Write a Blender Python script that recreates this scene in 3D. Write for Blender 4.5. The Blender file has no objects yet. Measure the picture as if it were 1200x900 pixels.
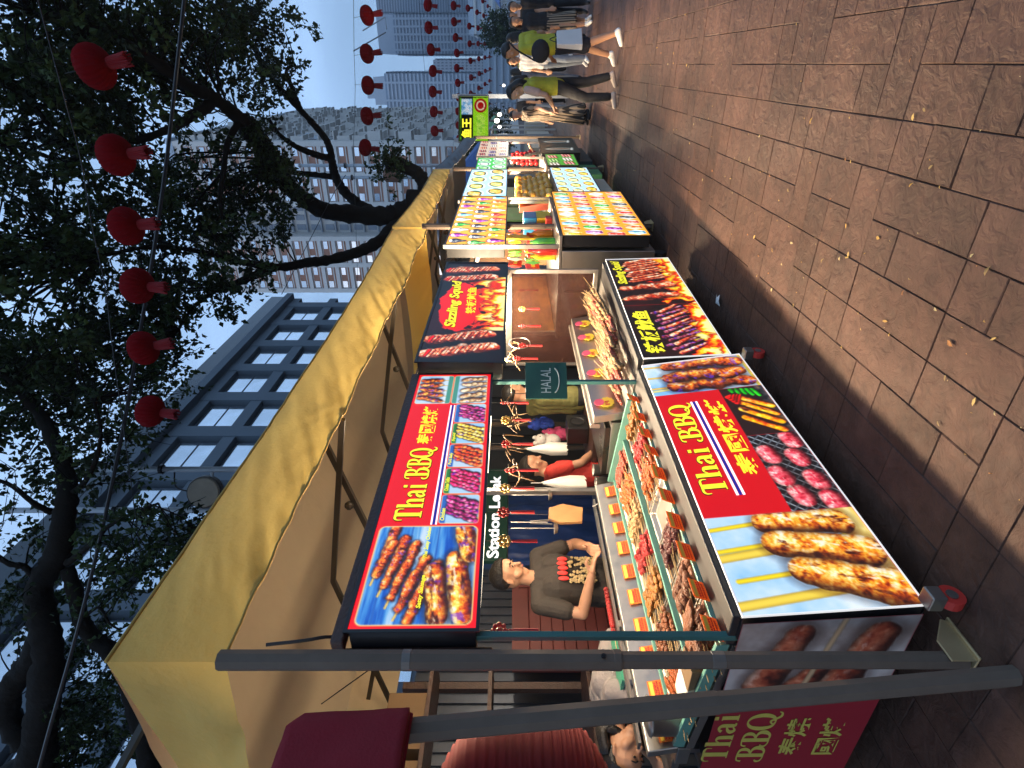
import bpy, bmesh, math, random
import numpy as np
from mathutils import Vector, Matrix
random.seed(7); np.random.seed(7)
R = math.radians
S = bpy.context.scene
COL = S.collection
# ------------------------------------------------------------------ camera geometry (photo is a portrait shot lying on its side)
FPX, HC = 670.0, 1.6
TH = math.atan(375 / FPX)
FWD = Vector((-math.sin(TH), math.cos(TH), 0)); RGT = Vector((math.cos(TH), math.sin(TH), 0)); EYE = Vector((0, 0, HC))
def ray(px, py):
    return FWD + RGT * ((450 - py) / FPX) + Vector((0, 0, 1)) * ((600 - px) / FPX)
def at(px, py, t): return EYE + ray(px, py) * t
def atx(px, py, x):
    d = ray(px, py); return EYE + d * (x / d.x)
def aty(px, py, y):
    d = ray(px, py); return EYE + d * (y / d.y)
def atz(px, py, z):
    d = ray(px, py); return EYE + d * ((z - HC) / d.z)
# ------------------------------------------------------------------ naming / grouping
def tag(o, label=None, cat=None, group=None, kind=None):
    if label: o['label'] = label
    if cat: o['category'] = cat
    if group: o['group'] = group
    if kind: o['kind'] = kind
    return o
def thing(name, label, cat, loc=(0, 0, 0), group=None, rz=0):
    o = bpy.data.objects.new(name, None); COL.objects.link(o); o.location = loc; o.rotation_euler.z = rz
    o.empty_display_size = 0.1
    return tag(o, label, cat, group)
KIDS = {}
def wloc(o):
    v = Vector((0, 0, 0))
    while o is not None:
        v += Vector(o.location); o = o.parent
    return v
def link(o, parent=None):
    COL.objects.link(o)
    if parent is not None:
        o.parent = parent; KIDS.setdefault(parent.name, []).append(o)
    return o
def copy_tree(o, parent=None):
    c = o.copy(); link(c, parent)
    for k in KIDS.get(o.name, []): copy_tree(k, c)
    return c
# ------------------------------------------------------------------ colours / materials
def lin(c):
    return tuple(((v / 255.0) / 12.92 if v / 255.0 <= 0.04045 else ((v / 255.0 + 0.055) / 1.055) ** 2.4) for v in c)
MATS = {}
def mat(name, col, rough=0.6, metal=0.0, var=0.12, vscale=8.0, bump=0.0, bscale=60.0, spec=0.5, emit=None, estr=0.0, alpha=1.0, trans=0.0, transl=0.0, objrand=0.0):
    if name in MATS: return MATS[name]
    m = bpy.data.materials.new(name); m.use_nodes = True; MATS[name] = m
    nt = m.node_tree; b = nt.nodes['Principled BSDF']
    b.inputs['Roughness'].default_value = rough; b.inputs['Metallic'].default_value = metal
    b.inputs['Specular IOR Level'].default_value = spec
    b.inputs['Transmission Weight'].default_value = trans
    tc = nt.nodes.new('ShaderNodeTexCoord')
    if var > 0:
        n = nt.nodes.new('ShaderNodeTexNoise'); n.inputs['Scale'].default_value = vscale; n.inputs['Detail'].default_value = 6; n.inputs['Roughness'].default_value = 0.65
        nt.links.new(tc.outputs['Object'], n.inputs['Vector'])
        r = nt.nodes.new('ShaderNodeMapRange'); r.inputs['From Min'].default_value = 0.25; r.inputs['From Max'].default_value = 0.75
        r.inputs['To Min'].default_value = 1 - var; r.inputs['To Max'].default_value = 1 + var
        nt.links.new(n.outputs['Fac'], r.inputs['Value'])
        mx = nt.nodes.new('ShaderNodeVectorMath'); mx.operation = 'SCALE'; mx.inputs[0].default_value = col[:3]
        nt.links.new(r.outputs['Result'], mx.inputs['Scale'])
        out = mx.outputs['Vector']
        if objrand > 0:
            oi = nt.nodes.new('ShaderNodeObjectInfo'); r2 = nt.nodes.new('ShaderNodeMapRange')
            r2.inputs['To Min'].default_value = 1 - objrand; r2.inputs['To Max'].default_value = 1 + objrand
            nt.links.new(oi.outputs['Random'], r2.inputs['Value'])
            m2 = nt.nodes.new('ShaderNodeVectorMath'); m2.operation = 'SCALE'
            nt.links.new(out, m2.inputs[0]); nt.links.new(r2.outputs['Result'], m2.inputs['Scale']); out = m2.outputs['Vector']
        nt.links.new(out, b.inputs['Base Color'])
        rr = nt.nodes.new('ShaderNodeMapRange'); rr.inputs['To Min'].default_value = max(0.02, rough - 0.12); rr.inputs['To Max'].default_value = min(1, rough + 0.12)
        nt.links.new(n.outputs['Fac'], rr.inputs['Value']); nt.links.new(rr.outputs['Result'], b.inputs['Roughness'])
    else:
        b.inputs['Base Color'].default_value = (*col[:3], 1)
    if bump > 0:
        n2 = nt.nodes.new('ShaderNodeTexNoise'); n2.inputs['Scale'].default_value = bscale; n2.inputs['Detail'].default_value = 5
        nt.links.new(tc.outputs['Object'], n2.inputs['Vector'])
        bp = nt.nodes.new('ShaderNodeBump'); bp.inputs['Strength'].default_value = bump; bp.inputs['Distance'].default_value = 0.02
        nt.links.new(n2.outputs['Fac'], bp.inputs['Height']); nt.links.new(bp.outputs['Normal'], b.inputs['Normal'])
    if emit is not None:
        b.inputs['Emission Color'].default_value = (*emit[:3], 1); b.inputs['Emission Strength'].default_value = estr
    if alpha < 1: b.inputs['Alpha'].default_value = alpha
    if transl > 0:
        tl = nt.nodes.new('ShaderNodeBsdfTranslucent'); ms = nt.nodes.new('ShaderNodeMixShader'); ms.inputs[0].default_value = transl
        tl.inputs['Color'].default_value = (*col[:3], 1)
        o = nt.nodes['Material Output']
        nt.links.new(b.outputs[0], ms.inputs[1]); nt.links.new(tl.outputs[0], ms.inputs[2]); nt.links.new(ms.outputs[0], o.inputs[0])
    return m
def attr_mat(name, strength=0.0, rough=0.5, base=True, bump=0.0, bscale=80):
    """material that takes its colour from the mesh attribute Col; lit sign faces emit it, other things reflect it"""
    if name in MATS: return MATS[name]
    m = bpy.data.materials.new(name); m.use_nodes = True; MATS[name] = m
    nt = m.node_tree; b = nt.nodes['Principled BSDF']; b.inputs['Roughness'].default_value = rough
    a = nt.nodes.new('ShaderNodeAttribute'); a.attribute_name = 'Col'
    if strength > 0:
        nt.links.new(a.outputs['Color'], b.inputs['Emission Color']); b.inputs['Emission Strength'].default_value = strength
        b.inputs['Base Color'].default_value = (0.02, 0.02, 0.02, 1)
    if base and strength == 0: nt.links.new(a.outputs['Color'], b.inputs['Base Color'])
    if bump > 0:
        tc = nt.nodes.new('ShaderNodeTexCoord'); n2 = nt.nodes.new('ShaderNodeTexNoise'); n2.inputs['Scale'].default_value = bscale; n2.inputs['Detail'].default_value = 8
        nt.links.new(tc.outputs['Object'], n2.inputs['Vector'])
        bp = nt.nodes.new('ShaderNodeBump'); bp.inputs['Strength'].default_value = bump; bp.inputs['Distance'].default_value = 0.02
        nt.links.new(n2.outputs['Fac'], bp.inputs['Height']); nt.links.new(bp.outputs['Normal'], b.inputs['Normal'])
    return m
# ------------------------------------------------------------------ mesh builder
class MB:
    def __init__(self): self.v = []; self.f = []; self.m = []
    def add(self, vs, fs, mi=0):
        k = len(self.v); self.v.extend([tuple(p) for p in vs])
        for f in fs: self.f.append(tuple(i + k for i in f)); self.m.append(mi)
        return self
    def hexa(self, c, mi=0):   # 8 corners: bottom loop 0-3, top loop 4-7
        return self.add(c, [(3, 2, 1, 0), (4, 5, 6, 7), (0, 1, 5, 4), (1, 2, 6, 5), (2, 3, 7, 6), (3, 0, 4, 7)], mi)
    def box(self, x0, x1, y0, y1, z0, z1, mi=0):
        return self.hexa([(x0, y0, z0), (x1, y0, z0), (x1, y1, z0), (x0, y1, z0), (x0, y0, z1), (x1, y0, z1), (x1, y1, z1), (x0, y1, z1)], mi)
    def bar(self, p0, p1, w, h, up=(0, 0, 1), mi=0):   # rectangular bar between two points
        p0 = Vector(p0); p1 = Vector(p1); d = (p1 - p0).normalized(); u = Vector(up)
        s = d.cross(u)
        if s.length < 1e-4: s = d.cross(Vector((1, 0, 0)))
        s.normalize(); u = s.cross(d).normalized()
        a = s * w / 2; b = u * h / 2
        return self.hexa([p0 - a - b, p0 + a - b, p1 + a - b, p1 - a - b, p0 - a + b, p0 + a + b, p1 + a + b, p1 - a + b], mi)
    def tube(self, pts, rads, n=8, mi=0, cap=True, jit=0.0, sx=1.0):
        pts = [Vector(p) for p in pts]; N = len(pts)
        if not hasattr(rads, '__len__'): rads = [rads] * N
        ref = Vector((0, 0, 1)); rings = []; k = len(self.v); u = None
        for i in range(N):
            d = (pts[min(i + 1, N - 1)] - pts[max(i - 1, 0)])
            if d.length < 1e-9: d = Vector((0, 0, 1))
            d.normalize()
            if u is None:
                u = d.cross(ref)
                if u.length < 1e-3: u = d.cross(Vector((1, 0, 0)))
            else: u = u - d * u.dot(d)
            if u.length < 1e-6: u = d.orthogonal()
            u.normalize(); w = d.cross(u)
            for j in range(n):
                a = 2 * math.pi * j / n; rr = rads[i] * (1 + (random.uniform(-jit, jit) if jit else 0))
                self.v.append(tuple(pts[i] + (u * math.cos(a) * sx + w * math.sin(a)) * rr))
        for i in range(N - 1):
            for j in range(n):
                j2 = (j + 1) % n
                self.f.append((k + i * n + j, k + i * n + j2, k + (i + 1) * n + j2, k + (i + 1) * n + j)); self.m.append(mi)
        if cap:
            self.f.append(tuple(k + j for j in reversed(range(n)))); self.m.append(mi)
            self.f.append(tuple(k + (N - 1) * n + j for j in range(n))); self.m.append(mi)
        return self
    def ell(self, c, r, n=10, m=6, mi=0, rot=None):
        c = Vector(c); r = (r, r, r) if not hasattr(r, '__len__') else r
        vs = []; fs = []
        for i in range(m + 1):
            ph = math.pi * i / m
            for j in range(n):
                a = 2 * math.pi * j / n
                p = Vector((r[0] * math.sin(ph) * math.cos(a), r[1] * math.sin(ph) * math.sin(a), r[2] * math.cos(ph)))
                if rot is not None: p = rot @ p
                vs.append(c + p)
        for i in range(m):
            for j in range(n):
                j2 = (j + 1) % n; fs.append((i * n + j, (i + 1) * n + j, (i + 1) * n + j2, i * n + j2))
        return self.add(vs, fs, mi)
    def lathe(self, prof, c=(0, 0, 0), n=16, mi=0, rib=0.0, ribn=0):   # prof: (radius, z)
        vs = []; fs = []
        for (r, z) in prof:
            for j in range(n):
                a = 2 * math.pi * j / n; q = r * (1 + (rib * math.cos(a * ribn) if rib else 0))
                vs.append((c[0] + q * math.cos(a), c[1] + q * math.sin(a), c[2] + z))
        for i in range(len(prof) - 1):
            for j in range(n):
                j2 = (j + 1) % n; fs.append((i * n + j, i * n + j2, (i + 1) * n + j2, (i + 1) * n + j))
        return self.add(vs, fs, mi)
    def prism(self, poly, z0, z1, mi=0, fr=None):   # polygon (x,y) extruded; fr maps (x,y,z)->world
        n = len(poly); vs = [(p[0], p[1], z0) for p in poly] + [(p[0], p[1], z1) for p in poly]
        if fr: vs = [fr(*p) for p in vs]
        fs = [tuple(reversed(range(n))), tuple(range(n, 2 * n))] + [(i, (i + 1) % n, n + (i + 1) % n, n + i) for i in range(n)]
        return self.add(vs, fs, mi)
    def build(self, name, mats, parent=None, smooth=False, bevel=0.0, local=False, auto=None):
        me = bpy.data.meshes.new(name); off = Vector((0, 0, 0)) if (parent is None or local) else wloc(parent)
        me.from_pydata([(p[0] - off.x, p[1] - off.y, p[2] - off.z) for p in self.v], [], self.f)
        mats = mats if isinstance(mats, (list, tuple)) else [mats]
        for m in mats: me.materials.append(m)
        if len(mats) > 1: me.polygons.foreach_set('material_index', self.m)
        if smooth: me.polygons.foreach_set('use_smooth', [True] * len(me.polygons))
        me.update(); o = bpy.data.objects.new(name, me); link(o, parent)
        if bevel > 0:
            b = o.modifiers.new('edge', 'BEVEL'); b.width = bevel; b.segments = 2; b.limit_method = 'ANGLE'; b.angle_limit = R(40)
        if auto:
            me.polygons.foreach_set('use_smooth', [True] * len(me.polygons)); me.set_sharp_from_angle(angle=R(auto))
        return o
def mesh_np(name, V, F, mats, parent=None, cols=None, smooth=False, colf=None):
    """large mesh from numpy arrays (all faces the same size); cols = per-vertex linear RGB"""
    me = bpy.data.meshes.new(name); off = np.array(wloc(parent)) if parent is not None else np.zeros(3)
    V = np.asarray(V, np.float32) - off.astype(np.float32); F = np.asarray(F, np.int32); k = F.shape[1]
    me.vertices.add(len(V)); me.vertices.foreach_set('co', V.ravel())
    me.loops.add(F.size); me.loops.foreach_set('vertex_index', F.ravel())
    me.polygons.add(len(F)); me.polygons.foreach_set('loop_start', np.arange(0, F.size, k, dtype=np.int32))
    me.polygons.foreach_set('use_smooth', np.full(len(F), smooth))
    me.update(calc_edges=True)
    if cols is not None:
        a = me.color_attributes.new('Col', 'FLOAT_COLOR', 'POINT'); c = np.ones((len(V), 4), np.float32); c[:, :3] = cols
        a.data.foreach_set('color', c.ravel())
    if colf is not None:
        a = me.color_attributes.new('Col', 'FLOAT_COLOR', 'CORNER'); c = np.ones((len(F), k, 4), np.float32); c[:, :, :3] = np.asarray(colf)[:, None, :]
        a.data.foreach_set('color', c.ravel())
    for m in (mats if isinstance(mats, (list, tuple)) else [mats]): me.materials.append(m)
    return link(bpy.data.objects.new(name, me), parent)
def bez(pts, n=6):
    """Catmull-Rom resampling"""
    P = [Vector(p) for p in pts]; out = []
    for i in range(len(P) - 1):
        a = P[max(i - 1, 0)]; b = P[i]; c = P[i + 1]; d = P[min(i + 2, len(P) - 1)]
        for k in range(n):
            t = k / n
            out.append(0.5 * ((2 * b) + (c - a) * t + (2 * a - 5 * b + 4 * c - d) * t * t + (3 * b - a - 3 * c + d) * t ** 3))
    out.append(P[-1]); return out
# ------------------------------------------------------------------ noise for painted sign faces
def vnoise(X, Y, seed):
    xi = np.floor(X).astype(np.int64); yi = np.floor(Y).astype(np.int64); fx = X - xi; fy = Y - yi
    fx = fx * fx * (3 - 2 * fx); fy = fy * fy * (3 - 2 * fy)
    def h(a, b):
        n = (a * 374761393 + b * 668265263 + seed * 982451653) & 0x7fffffff
        n = ((n ^ (n >> 13)) * 1274126177) & 0x7fffffff
        return ((n ^ (n >> 16)) & 0xffff) / 65535.0
    return (h(xi, yi) * (1 - fx) + h(xi + 1, yi) * fx) * (1 - fy) + (h(xi, yi + 1) * (1 - fx) + h(xi + 1, yi + 1) * fx) * fy
def fbm(X, Y, s, seed=0, oc=4):
    o = 0; a = 0.5; tot = 0
    for k in range(oc):
        o = o + a * vnoise(X * s * 2 ** k + 17.3 * k, Y * s * 2 ** k + 9.1 * k, seed + k); tot += a; a *= 0.55
    return o / tot
class Canvas:
    """a printed sign face: a fine grid whose points carry the print's colours (sRGB 0-255 while painting)"""
    def __init__(self, W, H, res=0.005, col=(200, 30, 40)):
        self.W, self.H = W, H; self.nx = int(W / res) + 1; self.ny = int(H / res) + 1
        x = np.linspace(0, W, self.nx); y = np.linspace(0, H, self.ny); self.X, self.Y = np.meshgrid(x, y)
        self.C = np.zeros((self.ny, self.nx, 3)); self.C[:] = col; self.res = res
        self.clip = np.ones_like(self.X)
    def put(self, mask, col):
        m = (np.clip(mask, 0, 1) * self.clip)[..., None]
        self.C = self.C * (1 - m) + np.asarray(col, float) * m
    def aa(self, d): return np.clip(0.5 - d / (1.4 * self.res), 0, 1)
    def setclip(self, x0=None, x1=None, y0=0, y1=0, r=0.0):
        if x0 is None: self.clip = np.ones_like(self.X)
        else: self.clip = self.aa(self.rr(x0, x1, y0, y1, r))
    def rr(self, x0, x1, y0, y1, r=0.0):
        qx = np.abs(self.X - (x0 + x1) / 2) - (x1 - x0) / 2 + r; qy = np.abs(self.Y - (y0 + y1) / 2) - (y1 - y0) / 2 + r
        return np.hypot(np.maximum(qx, 0), np.maximum(qy, 0)) + np.minimum(np.maximum(qx, qy), 0) - r
    def rect(self, x0, x1, y0, y1, col, r=0.0): self.put(self.aa(self.rr(x0, x1, y0, y1, r)), col)
    def ramp(self, v, cols):
        cols = np.asarray(cols, float); k = len(cols) - 1; v = np.clip(v, 0, 1) * k; i = np.minimum(v.astype(int), k - 1); f = (v - i)[..., None]
        return cols[i] * (1 - f) + cols[i + 1] * f
    def ramprect(self, x0, x1, y0, y1, cols, s=8, seed=1, r=0.0, ax=1.0, ay=1.0):
        n = fbm(self.X * ax, self.Y * ay, s, seed, 5); n = (n - 0.5) * 2.0 + 0.5
        self.put(self.aa(self.rr(x0, x1, y0, y1, r)), self.ramp(n, cols))
    def cap(self, p0, p1, r0, r1=None):
        r1 = r0 if r1 is None else r1
        dx, dy = p1[0] - p0[0], p1[1] - p0[1]; L = math.hypot(dx, dy) + 1e-9
        t = np.clip(((self.X - p0[0]) * dx + (self.Y - p0[1]) * dy) / L / L, 0, 1)
        qx = self.X - p0[0] - t * dx; qy = self.Y - p0[1] - t * dy
        s = (-qx * dy + qy * dx) / L
        return np.hypot(qx, qy) - (r0 + (r1 - r0) * t), t, s / np.maximum(r0 + (r1 - r0) * t, 1e-6)
    def stick(self, p0, p1, w, col=(214, 180, 110)):
        d, t, s = self.cap(p0, p1, w); self.put(self.aa(d), np.array(col, float) * (0.75 + 0.35 * (1 - s * s))[..., None])
    def meat(self, p0, p1, r0, r1, cols, seed, sc=30, lump=0.18, spec=0.55, char=0.0, purple=0.0, shade=0.62):
        """one sausage / wing / lump with a browned, glossy, blotchy print"""
        d, t, s = self.cap(p0, p1, r0, r1)
        d = d + (fbm(self.X, self.Y, 0.9 / max(r0, r1), seed + 5, 3) - 0.5) * lump * 2 * max(r0, r1)
        dx, dy = p1[0] - p0[0], p1[1] - p0[1]; L = math.hypot(dx, dy) + 1e-9
        A = (self.X * dx + self.Y * dy) / L; B = (-self.X * dy + self.Y * dx) / L
        n = .5 * fbm(A * 1.3, B * .8, sc, seed, 4) + .3 * fbm(A, B, sc * 2.6, seed + 3, 3) + .2 * np.clip(.5 + .6 * (s - .1), 0, 1); n = (n - 0.5) * 2.2 + 0.5
        c = self.ramp(n, cols)
        lit = shade + (1.25 - shade) * np.clip(1 - (s - 0.25) ** 2, 0, 1); edge = np.clip(-d / (0.35 * max(r0, r1)), 0, 1) ** 0.6
        c = c * (lit * (0.55 + 0.45 * edge))[..., None]
        if char > 0:
            k = .85 * np.clip((fbm(A * .6, B * 1.5, sc * 0.9, seed + 31, 4) - 0.64 + char * 0.15) * 6, 0, 1)[..., None]; c = c * (1 - k) + np.array((56, 22, 14.)) * k
        if purple > 0:
            k = np.clip((fbm(self.X, self.Y, sc * 1.2, seed + 47, 4) - 0.68 + purple * 0.14) * 7, 0, 1)[..., None]; c = c * (1 - 0.7 * k) + np.array((104, 72, 190.)) * 0.7 * k
        h = np.clip((fbm(A * .7, B * 1.6, sc * 1.7, seed + 13, 4) - 0.56) * 6, 0, 1) * np.clip(1.1 - np.abs(s - 0.3) * 1.3, 0, 1) * spec
        c = c + (np.array((255, 246, 232.)) - c) * h[..., None]
        sh = np.clip(1 - np.abs(d - r0 * 0.12) / (r0 * 0.5), 0, 1) * 0.35
        self.put(sh, (40, 24, 20)); self.put(self.aa(d), c)
    def skewer(self, p0, p1, n, r, cols, seed, stick=True, **k):
        dx, dy = p1[0] - p0[0], p1[1] - p0[1]; L = math.hypot(dx, dy); ux, uy = dx / L, dy / L
        rng = random.Random(seed)
        if stick: self.stick((p0[0] - ux * r * 5.0, p0[1] - uy * r * 5.0), p1, r * 0.16)
        for i in range(n):
            f = (i + 0.5) / n; q = rng.uniform(-.18, .18) * r
            c = (p0[0] + dx * f - uy * q, p0[1] + dy * f + ux * q); h = L / n * 0.34; a = rng.uniform(-.5, .5)
            vx, vy = ux * math.cos(a) - uy * math.sin(a), ux * math.sin(a) + uy * math.cos(a)
            self.meat((c[0] - vx * h, c[1] - vy * h), (c[0] + vx * h, c[1] + vy * h), r * rng.uniform(.82, 1.08), r * rng.uniform(.82, 1.08), cols, seed * 7 + i * 3, **k)
    def ellipse(self, cx, cy, rx, ry, rot=0.0):
        c, s = math.cos(rot), math.sin(rot); u = ((self.X - cx) * c + (self.Y - cy) * s) / rx; v = (-(self.X - cx) * s + (self.Y - cy) * c) / ry
        return (np.hypot(u, v) - 1) * min(rx, ry)
    def flames(self, x0, x1, h, seed=3, base=0.0, cols=((0, 0, 0), (120, 14, 6), (214, 50, 8), (250, 140, 20), (255, 214, 70), (255, 244, 170))):
        n = fbm(self.X * 1.6 + 0.25 * fbm(self.X, self.Y, 9, seed + 9), self.Y * 0.7, 9, seed, 5)
        v = np.clip(1.12 - (self.Y - base) / h + (n - 0.5) * 2.4, 0, 1) * np.clip(n * 2.2 - 0.15, 0.2, 1.0)
        m = self.aa(self.rr(x0, x1, base, base + h * 1.7)) * np.clip(v * 3.2 - 0.15, 0, 1); self.put(m, self.ramp(v, cols))
    def build(self, name, frame, parent, strength=1.08, back=0.0, gain=1.0):
        """frame(u,v,d) -> world point"""
        ny, nx = self.ny, self.nx
        o = frame(0, 0, back); e1 = (frame(self.W, 0, back) - o) / self.W; e2 = (frame(0, self.H, back) - o) / self.H; e3 = (frame(self.W, self.H, back) - o - e1 * self.W - e2 * self.H) / (self.W * self.H)
        U = self.X.ravel()[:, None]; V = self.Y.ravel()[:, None]
        P = np.array(o)[None] + U * np.array(e1)[None] + V * np.array(e2)[None] + U * V * np.array(e3)[None]
        i = np.arange(ny * nx).reshape(ny, nx); F = np.stack([i[:-1, :-1], i[:-1, 1:], i[1:, 1:], i[1:, :-1]], -1).reshape(-1, 4)
        c = np.clip(self.C.reshape(-1, 3) / 255.0 * gain, 0, 1)
        if strength > 0: g = c.mean(1, keepdims=True); c = np.clip(g + (c - g) * 1.22, 0, 1); c = np.clip(c + .22 * (c - .5) * (1 - np.abs(2 * c - 1)) * 1.6, 0, 1)
        c = np.where(c <= 0.04045, c / 12.92, ((c + 0.055) / 1.055) ** 2.4)
        m = attr_mat('lit_print' if strength == 1.08 else 'lit_print_%g' % strength, strength, rough=0.35) if strength > 0 else attr_mat('dull_print', 0, rough=0.55)
        return mesh_np(name, P, F, m, parent, cols=c, smooth=True)
# ------------------------------------------------------------------ lettering
def text_mesh(body, size, bold=0.0, shear=0.0, spacing=1.0, depth=0.0):
    c = bpy.data.curves.new('lettering', 'FONT'); c.body = body; c.size = 1.0; c.offset = bold; c.shear = shear; c.space_character = spacing; c.resolution_u = 3
    o = bpy.data.objects.new('lettering', c); COL.objects.link(o)
    dg = bpy.context.evaluated_depsgraph_get(); me = bpy.data.meshes.new_from_object(o.evaluated_get(dg))
    v = [(p.co.x, p.co.y) for p in me.vertices]; f = [tuple(q.vertices) for q in me.polygons]
    bpy.data.objects.remove(o); bpy.data.curves.remove(c); bpy.data.meshes.remove(me)
    return v, f
def fit_text(mb, body, frame, x0, x1, y0, y1, d=0.002, mi=0, bold=0.0, shear=0.0, spacing=1.0):
    """letters stretched into the box x0..x1, y0..y1 of a face"""
    v, f = text_mesh(body, 1, bold, shear, spacing)
    if not v: return
    a = min(p[0] for p in v); b = max(p[0] for p in v); c = min(p[1] for p in v); e = max(p[1] for p in v)
    mb.add([frame(x0 + (p[0] - a) / (b - a) * (x1 - x0), y0 + (p[1] - c) / (e - c) * (y1 - y0), d) for p in v], f, mi)
def strokes(mb, glyph, frame, ox, oy, s, sx, d, mi=0, slant=0.0, grow=0.0):
    """ornate thick-and-thin serif capitals drawn as strokes: list of polylines [(x,y,w)...]"""
    for st in glyph:
        P = [Vector((p[0], p[1], 0)) for p in st]; W = [p[2] + grow for p in st]; vs = []
        if len(P) > 2:
            Q = bez(P, 5); ww = []
            for i in range(len(W) - 1): ww += [W[i] + (W[i + 1] - W[i]) * k / 5 for k in range(5)]
            ww.append(W[-1]); P, W = Q, ww
        for i, p in enumerate(P):
            t = (P[min(i + 1, len(P) - 1)] - P[max(i - 1, 0)]).normalized(); n = Vector((-t.y, t.x, 0)) * W[i] / 2
            for q in (p + n, p - n): vs.append(frame(ox + (q.x + slant * q.y) * s * sx, oy + q.y * s, d))
        mb.add(vs, [(2 * i + 1, 2 * i + 3, 2 * i + 2, 2 * i) for i in range(len(P) - 1)], mi)
        d += 0.0004
GL = {
 'T': (0.62, [[(.30, .02, .2), (.30, .95, .2)], [(.12, .02, .05), (.48, .02, .05)], [(-.02, .68, .03), (-.02, .86, .05), (.08, .955, .10), (.3, .955, .09), (.52, .955, .10), (.62, .86, .05), (.62, .68, .03)]]),
 'h': (0.56, [[(.12, .02, .17), (.12, 1.0, .17)], [(-.02, .025, .05), (.26, .025, .05)], [(0.0, .98, .05), (.12, .98, .05)], [(.20, .48, .04), (.30, .62, .06), (.43, .56, .16), (.45, .35, .17), (.45, .02, .17)], [(.32, .025, .05), (.58, .025, .05)]]),
 'a': (0.50, [[(.08, .52, .13), (.16, .63, .09), (.28, .62, .12), (.35, .5, .16), (.35, .2, .17), (.37, .06, .12), (.47, .04, .05)], [(.30, .36, .05), (.14, .30, .12), (.06, .17, .16), (.14, .04, .10), (.30, .13, .04)]]),
 'i': (0.30, [[(.13, .02, .17), (.13, .64, .17)], [(0, .025, .05), (.27, .025, .05)], [(.02, .62, .05), (.13, .62, .05)], [(.05, .84, .15), (.21, .84, .15)]]),
 'B': (0.66, [[(.24, .03, .17), (.24, .97, .17)], [(.36, .04, .05), (.12, .03, .05), (-.04, .10, .07), (-.06, .22, .10), (.02, .29, .04)], [(-.04, .78, .08), (.0, .93, .06), (.16, .975, .05), (.36, .965, .06), (.5, .90, .12), (.545, .76, .16), (.48, .60, .10), (.3, .52, .04)], [(.3, .52, .04), (.48, .50, .08), (.60, .40, .15), (.61, .24, .18), (.50, .07, .10), (.32, .03, .05)]]),
 'Q': (0.72, [[(.34, .02, .05), (.14, .12, .12), (.05, .35, .17), (.05, .62, .17), (.14, .87, .12), (.34, .98, .05), (.53, .87, .12), (.62, .62, .17), (.62, .35, .17), (.53, .12, .12), (.34, .02, .05)], [(.24, .12, .05), (.36, .20, .08), (.46, .06, .09), (.58, -.10, .10), (.72, -.10, .07), (.78, .0, .03)]]),
}
def ornate(mb, word, frame, x0, x1, y0, h, d, mi=0, grow=0.0):
    tot = sum(.32 if c == ' ' else GL[c][0] + .08 for c in word) - .08; sx = (x1 - x0) / (tot * h); x = x0
    for c in word:
        if c == ' ': x += .32 * h * sx; continue
        strokes(mb, GL[c][1], frame, x, y0, h, sx, d, mi, grow=grow); x += (GL[c][0] + .08) * h * sx
# ================================================================== camera, light, sky
cam = bpy.data.objects.new('camera', bpy.data.cameras.new('camera')); COL.objects.link(cam)
cam.data.sensor_fit = 'HORIZONTAL'; cam.data.sensor_width = 36; cam.data.lens = 36 * FPX / 1200; cam.data.clip_end = 5000; cam.data.clip_start = 0.05
mx = Matrix(((0, RGT.x, -FWD.x, 0), (0, RGT.y, -FWD.y, 0), (-1, 0, 0, HC), (0, 0, 0, 1))); cam.matrix_world = mx
S.camera = cam
S.view_settings.view_transform = 'Standard'; S.view_settings.look = 'None'; S.view_settings.gamma = 1; S.view_settings.exposure = 0
S.render.engine = 'CYCLES'; S.cycles.use_denoising = True; S.cycles.max_bounces = 5; S.cycles.diffuse_bounces = 3; S.cycles.transparent_max_bounces = 8
S.cycles.sample_clamp_indirect = 4
W = bpy.data.worlds.new('World'); S.world = W; W.use_nodes = True
nt = W.node_tree; bg = nt.nodes['Background']
sky = nt.nodes.new('ShaderNodeTexSky'); sky.sky_type = 'NISHITA'; sky.sun_disc = False
SUN_EL, SUN_AZ = R(4.0), R(200)
sky.sun_elevation = SUN_EL; sky.sun_rotation = SUN_AZ; sky.air_density = 1.0; sky.dust_density = 0.6; sky.ozone_density = 3.0
tcw = nt.nodes.new('ShaderNodeTexCoord'); nz = nt.nodes.new('ShaderNodeTexNoise'); nz.inputs['Scale'].default_value = 2.2; nz.inputs['Detail'].default_value = 7; nz.inputs['Distortion'].default_value = 0.6
mp = nt.nodes.new('ShaderNodeMapping'); mp.inputs['Scale'].default_value = (1, 1, 2.6)
nt.links.new(tcw.outputs['Generated'], mp.inputs['Vector']); nt.links.new(mp.outputs['Vector'], nz.inputs['Vector'])
rg = nt.nodes.new('ShaderNodeMapRange'); rg.inputs['From Min'].default_value = 0.38; rg.inputs['From Max'].default_value = 0.72; rg.inputs['To Min'].default_value = 0.45; rg.inputs['To Max'].default_value = 0.95
nt.links.new(nz.outputs['Fac'], rg.inputs['Value'])
cl = nt.nodes.new('ShaderNodeMix'); cl.data_type = 'RGBA'; cl.inputs['B'].default_value = (4.9, 7.5, 11.6, 1)     # thin evening cloud deck
nt.links.new(rg.outputs['Result'], cl.inputs['Factor']); nt.links.new(sky.outputs['Color'], cl.inputs['A']); nt.links.new(cl.outputs['Result'], bg.inputs['Color'])
bg.inputs['Strength'].default_value = 0.128
sl = bpy.data.lights.new('sun', 'SUN'); sl.energy = 0.12; sl.angle = R(25); sl.color = (1.0, 0.86, 0.72)
so = bpy.data.objects.new('sun', sl); COL.objects.link(so)
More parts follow.
